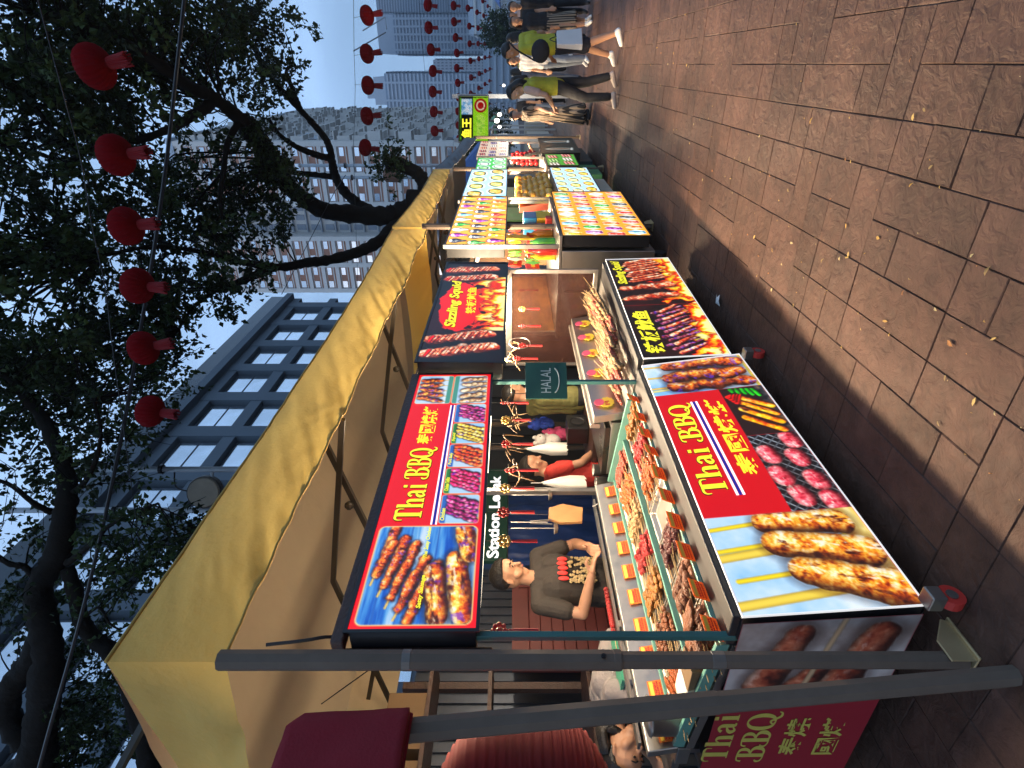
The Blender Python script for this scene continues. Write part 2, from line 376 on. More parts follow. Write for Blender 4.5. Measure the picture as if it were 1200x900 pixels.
so.rotation_euler = (R(90) - SUN_EL, 0, R(180) - SUN_AZ)
# ================================================================== ground and paving
m_ground = mat('ground_dark', (0.075, 0.05, 0.042), 0.8, var=0.25, vscale=0.6)
g = MB(); g.add([(-700, -150, -0.03), (700, -150, -0.03), (700, 1000, -0.03), (-700, 1000, -0.03)], [(0, 1, 2, 3)])
tag(g.build('ground', m_ground), kind='structure')
m_pave = attr_mat('paver_stone', 0, 0.62); nt = m_pave.node_tree; b = nt.nodes['Principled BSDF']; b.inputs['Specular IOR Level'].default_value = 0.32
tc = nt.nodes.new('ShaderNodeTexCoord')
n1 = nt.nodes.new('ShaderNodeTexNoise'); n1.inputs['Scale'].default_value = 9; n1.inputs['Detail'].default_value = 9; n1.inputs['Roughness'].default_value = 0.7
n0 = nt.nodes.new('ShaderNodeTexNoise'); n0.inputs['Scale'].default_value = 1.5; n0.inputs['Detail'].default_value = 7; n0.inputs['Roughness'].default_value = .62
nt.links.new(tc.outputs['Object'], n1.inputs['Vector']); nt.links.new(tc.outputs['Object'], n0.inputs['Vector'])
mr = nt.nodes.new('ShaderNodeMapRange'); mr.inputs['From Min'].default_value = .3; mr.inputs['From Max'].default_value = .7; mr.inputs['To Min'].default_value = .62; mr.inputs['To Max'].default_value = 1.36
mr0 = nt.nodes.new('ShaderNodeMapRange'); mr0.inputs['From Min'].default_value = .3; mr0.inputs['From Max'].default_value = .7; mr0.inputs['To Min'].default_value = .58; mr0.inputs['To Max'].default_value = 1.25
nt.links.new(n1.outputs['Fac'], mr.inputs['Value']); nt.links.new(n0.outputs['Fac'], mr0.inputs['Value'])
ml = nt.nodes.new('ShaderNodeMath'); ml.operation = 'MULTIPLY'; nt.links.new(mr.outputs[0], ml.inputs[0]); nt.links.new(mr0.outputs[0], ml.inputs[1])
sc = nt.nodes.new('ShaderNodeVectorMath'); sc.operation = 'SCALE'
nt.links.new(nt.nodes['Attribute'].outputs['Color'], sc.inputs[0]); nt.links.new(ml.outputs[0], sc.inputs['Scale']); nt.links.new(sc.outputs[0], b.inputs['Base Color'])
n2 = nt.nodes.new('ShaderNodeTexNoise'); n2.inputs['Scale'].default_value = 16; n2.inputs['Detail'].default_value = 10; n2.inputs['Roughness'].default_value = 0.6; n2.inputs['Distortion'].default_value = 0.8
nt.links.new(tc.outputs['Object'], n2.inputs['Vector']); bp = nt.nodes.new('ShaderNodeBump'); bp.inputs['Strength'].default_value = 0.55; bp.inputs['Distance'].default_value = 0.03
nt.links.new(n2.outputs['Fac'], bp.inputs['Height']); nt.links.new(bp.outputs['Normal'], b.inputs['Normal'])
def pavers():
    rng = random.Random(11); V = []; F = []; C = []
    def block(x0, y0, nx, ny, c):
        occ = [[False] * ny for _ in range(nx)]; sizes = [(1, 2), (1, 2), (2, 2), (2, 1), (2, 1), (1, 1), (1, 1), (1, 3)]
        for j in range(ny):
            for i in range(nx):
                if occ[i][j]: continue
                rng.shuffle(sizes)
                for (a, bb) in sizes + [(1, 1)]:
                    if i + a <= nx and j + bb <= ny and all(not occ[i + p][j + q] for p in range(a) for q in range(bb)): break
                for p in range(a):
                    for q in range(bb): occ[i + p][j + q] = True
                yield x0 + i * c, y0 + j * c, a * c, bb * c
    for bx in range(-7, 17):
        for by in range(-2, 34):
            for (x, y, w, h) in block(bx * 0.6 - 0.2, by * 1.2 + 0.17 + (0.0 if bx % 2 else 0.2), 3, 6, 0.2):
                gp = 0.0004 + rng.random() * 0.0011; iv = 0.0042; z = rng.uniform(-0.0012, 0.0012); k = len(V)
                e = lambda s=0.0035: rng.uniform(-s, s)
                for (px, py) in ((x + gp, y + gp), (x + w - gp, y + gp), (x + w - gp, y + h - gp), (x + gp, y + h - gp)): V.append((px + e(.001), py + e(.001), -0.0045))
                for (px, py) in ((x + iv, y + iv), (x + w - iv, y + iv), (x + w - iv, y + h - iv), (x + iv, y + h - iv)): V.append((px + e(.002), py + e(.002), z + rng.uniform(-.0012, .0012)))
                F += [(k + 4, k + 5, k + 6, k + 7), (k, k + 1, k + 5, k + 4), (k + 1, k + 2, k + 6, k + 5), (k + 2, k + 3, k + 7, k + 6), (k + 3, k, k + 4, k + 7)]
                t = rng.random(); q = rng.uniform(.86, 1.12); col = tuple(q * v for v in ((.080 + .010 * t), .039 + .006 * t, .025 + .006 * t)); C += [col] + [tuple(.92 * v for v in col)] * 4
    tag(mesh_np('pavement', V, F, m_pave, colf=C), kind='structure')
pavers()
gb = MB(); gb.add([(-4.4, -3, -0.012), (10.2, -3, -0.012), (10.2, 42, -0.012), (-4.4, 42, -0.012)], [(0, 1, 2, 3)])
tag(gb.build('paving_bed', mat('joint_sand', (0.026, 0.016, 0.012), 0.95, var=0.3, vscale=30)), kind='structure')
m_farpave = mat('far_paving', (0.075, 0.043, 0.03), 0.75, var=0.3, vscale=1.5)
gf = MB(); gf.add([(-30, 41.4, -0.008), (10.2, 41.4, -0.008), (10.2, 300, -0.008), (-30, 300, -0.008)], [(0, 1, 2, 3)])
tag(gf.build('path', m_farpave), kind='structure')
# fallen yellow leaves: nobody could count them
def litter():
    rng = random.Random(5); V = []; F = []; C = []
    for i in range(470):
        if rng.random() < 0.80:
            y = 1.2 + 12 * rng.random() ** 1.3; x = -1.2 + abs(rng.gauss(0, 0.75)) * (0.6 + 0.1 * y)
        else: y = rng.uniform(1, 20); x = rng.uniform(-1.5, 3)
        # leaves gather in the joints
        if rng.random() < 0.5: x = round((x + .2) / .2) * .2 - .2 + rng.gauss(0, .01)
        a = rng.random() * 6.28; L = rng.choice((.004, .006, .008, .011, .016)) * rng.uniform(.8, 1.2); w = L * rng.uniform(.28, .55); z = .004 + rng.random() * .003; k = len(V); h = rng.uniform(0, .008)
        ca, sa = math.cos(a), math.sin(a)
        for (u, v, q) in ((-L, 0, 0), (-L * .2, -w, h), (L * .5, -w * .7, h), (L, 0, h * .4), (L * .5, w * .7, h), (-L * .2, w, h)): V.append((x + u * ca - v * sa, y + u * sa + v * ca, z + q))
        F += [(k, k + 1, k + 2, k + 5), (k + 2, k + 3, k + 4, k + 5)]
        c = rng.choice([(.42, .25, .05), (.5, .34, .10), (.36, .15, .04), (.5, .40, .18), (.25, .17, .06)]); C += [c, c]
    tag(mesh_np('fallen_leaves', V, F, attr_mat('leaf_litter', 0, .7), colf=C), 'small yellow fallen leaves scattered over the brown paving', 'leaves', kind='stuff')
litter()
def sheet(name, fn, nu, nv, m, parent=None, smooth=True):
    u = np.linspace(0, 1, nu + 1); v = np.linspace(0, 1, nv + 1); U, Vv = np.meshgrid(u, v); P = fn(U, Vv).reshape(-1, 3)
    i = np.arange((nu + 1) * (nv + 1)).reshape(nv + 1, nu + 1); F = np.stack([i[:-1, :-1], i[:-1, 1:], i[1:, 1:], i[1:, :-1]], -1).reshape(-1, 4)
    return mesh_np(name, P, F, m, parent, smooth=smooth)
sp = MB(); p = atz(842, 352, 0.012)
sp.add([p + Vector(v) for v in ((-.03, -.05, 0), (.01, -.035, .012), (.05, -.01, .002), (.02, .01, .014), (.035, .05, .004), (-.01, .03, .01), (-.04, .045, .002), (-.02, 0, .012))], [(0, 1, 7), (1, 2, 3), (1, 3, 7), (3, 4, 5), (3, 5, 7), (5, 6, 7), (6, 0, 7)])
tag(sp.build('paper_scrap', mat('paper_white', (.75, .75, .72), .8)), 'torn white scrap of paper on the shaded paving', 'litter')
# ================================================================== buildings
m_blue = mat('render_blue', (0.105, 0.135, 0.165), 0.75, var=0.10, vscale=0.7)
m_blue2 = mat('render_blue_dark', (0.065, 0.085, 0.115), 0.7, var=0.12, vscale=1)
m_glass = mat('window_glass', (0.80, 0.84, 0.88), 0.10, metal=1.0, var=0.15, vscale=0.4)
m_frame = mat('window_frame', (0.10, 0.12, 0.15), 0.5)
bx, y_end, y_st, zt = -18.6, 48.0, -14.0, 21.4
blue = thing('office_building', 'blue grey building with a grid of deep window bays, beyond the yellow canopy', 'building', (bx - 8, 20, 0))
w = MB(); w.box(bx - 18, bx, y_st, y_end, 0, zt); w.build('wall', m_blue2, blue)
gm = MB(); Y = 46.45
while Y > y_st: gm.box(bx + .004, bx + .48, Y - .50, Y + .50, 0, zt - .46); Y -= 3.9
for k in range(0, 7):
    z = zt - .80 - 3.2 * k; gm.box(bx + .002, bx + .44, y_st, y_end, z - .34, z + .34)
gm.build('facade_grid', m_blue, blue)
rm = MB(); rm.box(bx - 18, bx + .9, y_st, y_end + .1, zt - .452, zt + .1); rm.box(bx - 18, bx - 5, y_st, y_end - 3, zt + .104, zt + 3.4); rm.build('roof', m_blue, blue)
rl = MB(); rl.box(bx + .55, bx + .60, y_st, y_end, zt + .104, zt + 1.5); rl.build('railing', mat('dark_glass', (.03, .045, .06), .15, var=.1), blue)
wf = None
for k in range(6):
    zc = zt - 2.40 - 3.2 * k
    if zc < 3.5: continue
    Y = 44.5
    for i in range(12):
        if wf is None:
            wf = MB().box(0, .10, -1.30, 1.30, -1.2, 1.2).build('window', m_frame, None, local=True)
            MB().box(.102, .14, -1.2, 1.2, .06, 1.1).build('pane', m_glass, wf, local=True); MB().box(.102, .14, -1.2, 1.2, -1.1, -.06).build('pane', m_glass, wf, local=True)
            wf.parent = blue; KIDS.setdefault(blue.name, []).append(wf); c = wf
        else: c = copy_tree(wf, blue)
        c.location = (bx + .004 - blue.location.x, Y - blue.location.y, zc); Y -= 3.9
# paler block standing behind it
m_pale = mat('pale_cladding', (0.42, 0.50, 0.58), 0.7, var=0.08, vscale=.5)
pb = thing('glass_block', 'pale block with long window bands rising behind the blue grey building', 'building', (-42, 8, 0))
w = MB(); w.box(-60, -38, -30, 36, 0, 52); w.build('wall', m_pale, pb)
w = MB()
for k in range(14): w.box(-37.996, -37.9, -30, 35.4, 5 + k * 3.4, 7 + k * 3.4)
w.build('window_bands', m_glass, pb)
# white and brown apartment block
m_white = mat('white_render', (0.68, 0.66, 0.62), 0.8, var=0.08, vscale=.25)
m_brown = mat('brown_panel', (0.40, 0.19, 0.12), 0.8, var=0.25, vscale=.6)
m_recess = mat('recess_grey', (0.30, 0.33, 0.38), 0.8, var=0.2, vscale=.5)
m_dark = mat('opening_dark', (0.03, 0.035, 0.04), 0.4)
xr, yf, zt = -12.9, 119.0, 67.0; FL = 3.0
wb = thing('apartment_block', 'tall white apartment block with brown window panels behind the big tree', 'building', (-28, 150, 0))
w = MB()
w.box(-43.5, -31.2, yf, 201, 0, zt); w.box(-25.2, xr, yf, 201, 0, zt); w.box(-31.2, -25.2, yf + 3.2, 201, 0, zt - 1)
w.build('wall', m_white, wb)
w = MB(); w.box(-44, -30.8, yf - .5, yf + 20, zt, zt + 1.2); w.box(-25.6, xr + .5, yf - .5, 201.5, zt, zt + 1.2); w.box(-24, -17, yf + 4, yf + 14, zt + 1.2, zt + 5); w.build('roof', m_pale, wb)
ribs = MB()
for (a, bb) in ((-43.5, -31.2), (-25.2, xr)):
    for k in range(0, 23): ribs.box(a, bb, yf - .55, yf - .003, k * FL - .45, k * FL + .35)
    for q in (a + .5, (a + bb) / 2, bb - .5): ribs.box(q - .45, q + .45, yf - .60, yf - .002, 0, zt - .1)
ribs.build('facade_grid', m_white, wb)
win = None; cnt = 0
for (a, bb) in ((-43.5, -31.2), (-25.2, xr)):
    mid = (a + bb) / 2
    for (p0, p1) in ((a + .95, mid - .45), (mid + .45, bb - .95)):
        for k in range(3, 22):
            if win is None:
                hw = (p1 - p0) / 2 - .02
                win = MB().box(-hw, hw, -.12, 0, -.72, 1.25).build('window', m_brown, None, local=True)
                MB().box(-hw + .1, -hw * .35, -.2, -.122, .15, 1.15).build('pane', m_glass, win, local=True); MB().box(hw * .25, hw - .2, -.18, -.122, .25, 1.1).build('pane', m_glass, win, local=True)
                MB().box(-hw, hw, -.35, -.122, -.3, -.12).build('sill', m_white, win, local=True)
                win.parent = wb; KIDS.setdefault(wb.name, []).append(win); c = win
            else: c = copy_tree(win, wb)
            c.location = ((p0 + p1) / 2 - wb.location.x, yf - .003 - wb.location.y, k * FL + 1.05)
rec = MB()
for k in range(3, 22):
    for q in (-30.2, -28.2, -26.3): rec.box(q - .55, q + .55, yf + 3.0, yf + 3.196, k * FL + .3, k * FL + 2.1)
    rec.box(-31.1, -25.3, yf + 2.5, yf + 3.19, k * FL - .3, k * FL - .1)
rec.build('recess_windows', m_recess, wb)
led = MB(); rng = random.Random(4)
for k in range(2, 22):
    y = yf + 1.0
    while y < 199:
        L = rng.choice((2.2, 3.2, 4.0)); d = rng.uniform(.7, 1.7)
        led.box(xr + .003, xr + d, y, y + L, k * FL + .1, k * FL + .32, 0)
        if rng.random() < .6: led.box(xr + .004, xr + d - .1, y + .1, y + .25, k * FL + .32, k * FL + 2.6, 0)
        led.box(xr + .002, xr + .12, y + .4, y + L - .3, k * FL + .9, k * FL + 2.4, 1)
        if rng.random() < .5: led.box(xr + .125, xr + .7, y + .5, y + 1.4, k * FL + .34, k * FL + 1.1, 2)
        y += L + rng.uniform(.4, 1.4)
led.build('service_ledges', [m_white, m_dark, m_pale], wb)
# towers far down the street
def tower(name, label, Y, py0, py1, pxt, floors, mwall, mband, depth=30, crown=None, vert=0, round_top=0.0, ratio=.45):
    a = aty(600, py1, Y).x; c = aty(600, py0, Y).x; zt = aty(pxt, (py0 + py1) / 2, Y).z
    r = thing(name, label, 'building', ((a + c) / 2, Y + depth / 2, 0)); w = MB(); w.box(a, c, Y, Y + depth, 0, zt); w.build('wall', mwall, r)
    bd = MB(); fh = zt / floors
    for k in range(floors):
        cut = 0.0
        if round_top and k > floors * .84: cut = (c - a) * round_top * ((k - floors * .84) / (floors * .16)) ** 2
        bd.box(a - .6 + cut * 0, c + .6, Y - .8, Y - .004, k * fh, k * fh + fh * ratio); bd.box(c + .004, c + .8, Y - .8, Y + depth, k * fh, k * fh + fh * ratio)
        bd.box(a - .8, a - .004, Y - .8, Y + depth, k * fh, k * fh + fh * ratio)
    for q in range(vert):
        x = a + (c - a) * (q + .5) / vert; bd.box(x - .5, x + .5, Y - 1.0, Y - .002, 0, zt)
    bd.build('balcony_bands', mband, r)
    if crown:
        cm = MB()
        for (f0, f1, h) in crown: cm.box(a + (c - a) * f0, a + (c - a) * f1, Y + .5 + f0 * 4, Y + depth - 1 - f0 * 5, zt + .003 + f0 * .01, zt + h)
        cm.build('crown', mband, r)
    return r
m_tw1 = mat('tower_glass_blue', (0.20, 0.27, 0.36), 0.35, var=.1, vscale=.05); m_tw2 = mat('tower_band_pale', (0.44, 0.50, 0.57), .8, var=.06, vscale=.05)
m_tw3 = mat('tower_band_grey', (0.33, 0.39, 0.46), .8, var=.06, vscale=.05); m_tw4 = mat('tower_glass_dark', (0.13, 0.185, 0.26), .35, var=.1, vscale=.05)
tower('apartment_tower', 'tall tower with pale balcony bands, nearest the white block', 330, 86, 128, 452, 34, m_tw1, m_tw2, 34, crown=[(.12, .9, 6), (.3, .72, 10)], vert=2)
tower('residential_tower', 'dark banded tower with a flat grey cap, right of the pale banded tower', 360, 17, 63, 462, 36, m_tw4, m_tw3, 40, crown=[(.0, 1.0, 9)], vert=5)
tower('high_rise', 'tallest tower with fine horizontal bands, cut by the edge of the view', 420, -25, 14, 440, 52, m_tw4, m_tw3, 40)
tower('office_tower', 'small far tower seen between the two banded towers', 480, 70, 84, 508, 20, m_tw4, m_tw2, 25, vert=4)
tower('mall_podium', 'low pale building with a flat white roof in front of the towers', 300, -40, 40, 548, 6, m_tw2, m_white, 25, ratio=.3)
tower('low_block', 'low grey building at the end of the street', 260, 40, 120, 566, 5, m_tw3, m_tw2, 25, ratio=.3)
tower('bridge_hall', 'long white hall low on the skyline at the right', 240, -60, 16, 572, 4, m_white, m_tw2, 20, ratio=.4)

# ---- evening air: far things fade to blue
hz = MB(); hz.box(-720, 720, -170, 1020, -1.03, 190); o = hz.build('haze', bpy.data.materials.new('evening_air')); tag(o, kind='stuff')
hm_ = o.data.materials[0]; hm_.use_nodes = True; hm_.node_tree.nodes.clear(); ho = hm_.node_tree.nodes.new('ShaderNodeOutputMaterial'); hv = hm_.node_tree.nodes.new('ShaderNodeVolumePrincipled')
hv.inputs['Color'].default_value = (.80, .88, 1, 1); hv.inputs['Density'].default_value = .0006; hm_.node_tree.links.new(hv.outputs[0], ho.inputs['Volume'])
# ================================================================== printed light boxes
BROWN = ((58, 24, 12), (122, 54, 22), (176, 92, 36), (214, 142, 66), (240, 196, 128))
SATAY = ((70, 26, 14), (140, 58, 24), (190, 92, 40), (222, 136, 70), (240, 186, 130))
PURPL = ((52, 16, 40), (110, 30, 78), (160, 50, 110), (196, 92, 140), (236, 170, 190))
MAGEN = ((90, 12, 46), (150, 22, 74), (196, 44, 100), (222, 100, 140), (240, 180, 190))
YELLO = ((120, 84, 28), (180, 140, 50), (216, 184, 84), (238, 216, 130), (250, 240, 190))
SQUID = ((96, 26, 18), (170, 58, 36), (222, 118, 84), (246, 190, 160), (255, 238, 226))
DARKS = ((24, 8, 16), (66, 26, 40), (120, 56, 74), (170, 104, 120), (226, 190, 200))
SAUS = ((110, 30, 20), (176, 70, 28), (222, 128, 40), (240, 182, 90), (250, 222, 160))
m_black = mat('black_paint', (0.012, 0.012, 0.014), 0.35, var=.2, vscale=12)
m_rim = mat('lit_rim', (0.8, 0.8, 0.8), 0.4, var=0, emit=(1, .97, .9), estr=.7)
m_yel = mat('lit_yellow', (0.8, 0.7, 0.05), .5, var=0, emit=lin((244, 236, 40)), estr=1.1)
m_navy = mat('lit_navy', (0.02, 0.03, 0.3), .5, var=0, emit=lin((24, 30, 130)), estr=1.0)
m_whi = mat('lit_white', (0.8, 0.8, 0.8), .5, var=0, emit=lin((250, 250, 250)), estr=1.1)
m_grn = mat('lit_outline', (0.03, 0.03, 0.03), .5, var=0, emit=lin((70, 20, 20)), estr=.6)
class Face:
    def __init__(s, nb, fb, nt, ft):
        s.p = [Vector(q) for q in (nb, fb, nt, ft)]; s.W = (s.p[1] - s.p[0]).length; s.H = (s.p[2] - s.p[0]).length
        s.n = (s.p[1] - s.p[0]).cross(s.p[2] - s.p[0]).normalized()
    def __call__(s, u, v, d=0.0):
        a, b = u / s.W, v / s.H; p = s.p
        return p[0] * ((1 - a) * (1 - b)) + p[1] * (a * (1 - b)) + p[2] * ((1 - a) * b) + p[3] * (a * b) + s.n * d
def lightbox(name, label, cat, F, cv, depth=0.12, rim=0.012, m=None, back=None, group=None, strength=1.08):
    t = thing(name, label, cat, (F.p[0] + F.p[1]) / 2, group)
    h = MB(); bk = back if back else Vector((-depth, 0, 0)); q = F.p; i = Vector((-.004, 0, 0))
    h.hexa([q[0] + bk, q[0] + i, q[1] + i, q[1] + bk, q[2] + bk, q[2] + i, q[3] + i, q[3] + bk]); h.build('housing', m or m_black, t, bevel=.004)
    cv.build('print', F, t, strength)
    if rim:
        r = MB(); Wd, H = F.W, F.H
        def strip(u0, u1, v0, v1): r.hexa([F(u0, v0, -.003), F(u1, v0, -.003), F(u1, v0, .006), F(u0, v0, .006), F(u0, v1, -.003), F(u1, v1, -.003), F(u1, v1, .006), F(u0, v1, .006)])
        strip(-rim, Wd + rim, -rim, 0); strip(-rim, Wd + rim, H, H + rim); strip(-rim, 0, 0, H); strip(Wd, Wd + rim, 0, H)
        r.build('rim', m_black if rim > .013 else m_rim, t)
    return t
def wood(c, x0, x1, y0, y1, cols, n, seed, horiz=True):
    c.setclip(x0, x1, y0, y1)
    c.ramprect(x0, x1, y0, y1, cols, 9, seed, ax=.25 if horiz else 2.5, ay=2.5 if horiz else .25)
    for i in range(1, n):
        if horiz: y = y0 + (y1 - y0) * i / n; c.rect(x0, x1, y - .003, y + .003, np.array(cols[0]) * .8)
        else: x = x0 + (x1 - x0) * i / n; c.rect(x - .003, x + .003, y0, y1, np.array(cols[0]) * .8)
SKYW = ((120, 160, 206), (150, 190, 230), (190, 215, 240), (220, 234, 248))
# ---- Thai BBQ front light box
F1 = Face((-1.708, 1.415, .106), (-1.632, 3.303, .140), (-1.772, 1.415, .752), (-1.718, 3.303, .752)); Wd, H = F1.W, F1.H
c = Canvas(Wd, H, .0045, (196, 22, 38))
a, b_ = .505, 1.52
c.setclip(0, a, 0, H); c.ramprect(0, a, 0, H, ((150, 190, 232), (186, 214, 240), (226, 238, 248)), 5, 3)
for x in (.10, .33): c.stick((x - .06, H), (x + .02, 0), .022, (214, 186, 96))
c.ramprect(0, a, 0, .10, ((196, 150, 70), (226, 190, 110), (240, 220, 160)), 9, 4, ax=.3, ay=3)
c.rect(0, a, .10, .115, (236, 224, 120))
for k, (x0, y0, x1, y1, r) in enumerate([(.455, .40, .43, .11, .072), (.335, .385, .265, .085, .088), (.185, .33, .085, .05, .090)]):
    c.stick((x0 - .03, y0 + .28), (x0, y0), .012, (216, 190, 60))
    c.meat((x0, y0), (x1, y1), r * .8, r, ((86, 30, 12), (160, 84, 24), (206, 140, 60), (236, 190, 130), (252, 236, 214)), 60 + k, 30, spec=.85, char=.12, purple=.0)
c.setclip(a, b_, 0, H); c.rect(a, b_, 0, H, (186, 20, 36))
yb = H * .40
c.setclip(a, 1.06, 0, yb); c.rect(a, 1.06, 0, yb, (24, 24, 28))
for k in range(24):
    c.stick((a - .3 + k * .05, 0), (a - .04 + k * .05, yb), .0045, (150, 156, 164)); c.stick((a - .1 + k * .05, 0), (a - .36 + k * .05, yb), .0035, (110, 116, 124))
for k, (x, y) in enumerate([(.60, .17), (.74, .205), (.90, .20), (.69, .06), (.86, .075), (1.0, .05), (.55, .05)]):
    c.meat((x - .022, y), (x + .022, y + .008), .052, .052, ((120, 30, 44), (180, 70, 84), (216, 120, 126), (244, 196, 196)), 80 + k, 34, spec=.8, lump=.1)
c.setclip(1.06, b_, 0, yb); c.rect(1.06, b_, 0, yb, (44, 26, 22)); c.ramprect(1.06, b_, 0, .05, ((30, 30, 34), (70, 70, 76), (120, 100, 80)), 30, 9)
for k, (x0, y0, x1, y1) in enumerate([(1.09, .05, 1.22, .20), (1.16, .035, 1.30, .19), (1.235, .03, 1.37, .18), (1.31, .03, 1.42, .17)]):
    c.meat((x0, y0), (x1, y1), .026, .026, ((150, 60, 10), (214, 120, 20), (240, 170, 40), (252, 214, 110)), 90 + k, 22, lump=.05, char=.3, shade=.5)
for k in range(4): c.meat((1.37 + .02 * k, .20 + .01 * k), (1.45, .15 + .02 * k), .02, .006, ((120, 8, 8), (200, 20, 16), (230, 60, 40)), 100 + k, 10, lump=.05, spec=.3)
for k in range(5): c.meat((1.42 + .015 * k, .05 + .035 * k), (1.48 + .005 * k, .07 + .03 * k), .014, .02, ((10, 80, 16), (30, 140, 34), (70, 190, 60)), 110 + k, 14, spec=.2)
c.setclip(b_, Wd, 0, H); c.ramprect(b_, Wd, 0, H, ((140, 186, 236), (180, 212, 242), (216, 234, 250)), 5, 21)
c.stick((b_ + .05, H), (b_ + .09, 0), .012, (206, 204, 150)); c.rect(b_, Wd, .0, .02, (230, 216, 120))
for k, (x0, y0, x1, y1) in enumerate([(1.60, .50, 1.60, .05), (1.72, .52, 1.70, .07), (1.85, .5, 1.83, .05)]):
    c.skewer((x0, y0), (x1, y1), 5, .062, BROWN, 120 + k, spec=.7, purple=.75, sc=26)
c.setclip()
t1 = lightbox('light_box', 'long lit Thai BBQ light box on the stall front, below the kebab trays', 'light box', F1, c, .13, .004)
l = MB(); f = lambda u, v, d: F1(u, v, d)
ornate(l, 'Thai BBQ', f, .655, 1.40, .485, .120, .0016, 1, .05); ornate(l, 'Thai BBQ', f, .655, 1.40, .485, .120, .005, 0)
fit_text(l, '泰國燒烤', f, .76, 1.43, .285, .385, .003, 0, bold=.022)
l.build('lettering', [m_yel, m_grn], t1)
s = MB()
for (v0, v1, mi) in ((.418, .430, 0), (.432, .446, 1), (.448, .460, 0)): s.add([F1(.63, v0, .003), F1(1.42, v0, .003), F1(1.42, v1, .003), F1(.63, v1, .003)], [(0, 1, 2, 3)], mi)
s.build('flag_stripe', [m_whi, m_navy], t1)
# ---- Thai BBQ header
F2 = Face((-1.835, 1.412, 1.735), (-1.775, 3.300, 1.738), (-1.842, 1.412, 2.214), (-1.780, 3.300, 2.205)); Wd, H = F2.W, F2.H
c = Canvas(Wd, H, .0045, (214, 30, 44))
BL = ((40, 90, 160), (90, 140, 200), (150, 184, 222), (196, 214, 236))
c.setclip(.018, .535, .018, H - .018, .02) if False else None
c.rect(.016, .530, .016, H - .016, (240, 214, 150), .03); c.clip = c.aa(c.rr(.021, .525, .021, H - .021, .027))
k0 = c.clip.copy(); c.ramprect(0, .55, 0, H, BL, 9, 5, ax=.25, ay=3); c.clip = k0
for y in (.09, .19, .31, .40): c.rect(0, .53, y - .003, y + .003, (60, 100, 160))
for k in range(5):
    x0, y0 = .035 + .055 * k, .262 + .040 * k; x1, y1 = x0 + .27 - .02 * (k % 2), y0 - .085 + .012 * k
    c.stick((x0 - .05, y0 + .016), (x1, y1), .005); c.meat((x0, y0), (x1, y1), .019, .026, SATAY, 140 + k, 46, spec=.45, lump=.34, purple=.25, char=.2); c.meat((x0 + .07, y0 - .012), (x0 + .17, y0 - .04), .021, .023, SATAY, 160 + k, 52, spec=.6, lump=.4, purple=.2)
for k, (x0, y0, x1, y1, r) in enumerate([(.055, .15, .27, .185, .046), (.06, .055, .33, .10, .048), (.36, .045, .50, .075, .045)]):
    c.meat((x0, y0), (x1, y1), r * .95, r, ((96, 30, 14), (160, 66, 26), (214, 128, 52), (244, 200, 120), (252, 236, 196)), 150 + k, 26, lump=.16, char=.5, purple=.35, spec=.8)
c.setclip(); c.rect(.535, 1.52, .235, H - .016, (204, 24, 40)); c.rect(.535, 1.52, .014, .20, (204, 24, 40))
for i, (pal, bgc) in enumerate([(PURPL, (170, 200, 232)), (MAGEN, (176, 204, 236)), (((120, 30, 14), (180, 60, 24), (220, 110, 50), (240, 170, 110)), (190, 210, 236)), (YELLO, (160, 196, 236)), (PURPL, (176, 204, 236))]):
    x0 = .545 + i * .2; x1 = x0 + .188
    c.rect(x0 - .003, x1 + .003, .017, .203, (236, 208, 150), .018); c.clip = c.aa(c.rr(x0, x1, .020, .200, .016)); c.rect(x0, x1, .02, .2, bgc)
    c.rect(x0, x1, .172, .2, (60, 120, 70) if i % 2 else (70, 110, 170))
    for k in range(5): c.skewer((x0 + .01 + .03 * k, .025 + .012 * (k % 2)), (x0 + .075 + .026 * k, .165), 6, .0165, pal, 200 + i * 17 + k, spec=.45, purple=.35, sc=36)
    c.setclip()
for i, (pal, y0, y1) in enumerate([(BROWN, .245, H - .018), (BROWN, .022, .235)]):
    x0, x1 = 1.545, Wd - .018
    c.rect(x0 - .003, x1 + .003, y0 - .003, y1 + .003, (236, 208, 150), .02); c.clip = c.aa(c.rr(x0, x1, y0, y1, .018)); c.ramprect(x0, x1, y0, y1, ((150, 180, 216), (190, 212, 236), (220, 230, 244)), 7, 31 + i, ax=.4, ay=2)
    for k in range(5):
        if i == 0: c.skewer((x0 + .03 + .06 * k, y0 + .06 + .006 * k), (x0 + .07 + .05 * k, y1 - .02), 4, .024, BROWN, 300 + k, spec=.6, purple=.7)
        else: c.skewer((x0 + .05 + .06 * k, y0 + .01), (x0 + .02 + .064 * k, y0 + .15), 4, .024, ((110, 80, 60), (170, 130, 96), (206, 180, 146), (236, 222, 200)), 320 + k, spec=.5, purple=.2)
    c.rect(x0, x1, y1 - .03 if i else y0, y1 if i else y0 + .03, (90, 140, 130)); c.setclip()
t2 = lightbox('header_sign', 'long lit Thai BBQ header sign with framed satay pictures, hung over the nearest stall', 'sign', F2, c, .15, .014)
l = MB(); f = lambda u, v, d: F2(u, v, d)
ornate(l, 'Thai BBQ', f, .565, 1.10, .285, .125, .0016, 1, .05); ornate(l, 'Thai BBQ', f, .565, 1.10, .285, .125, .005, 0)
fit_text(l, '泰國燒烤', f, 1.14, 1.51, .30, .395, .003, 0, bold=.02)
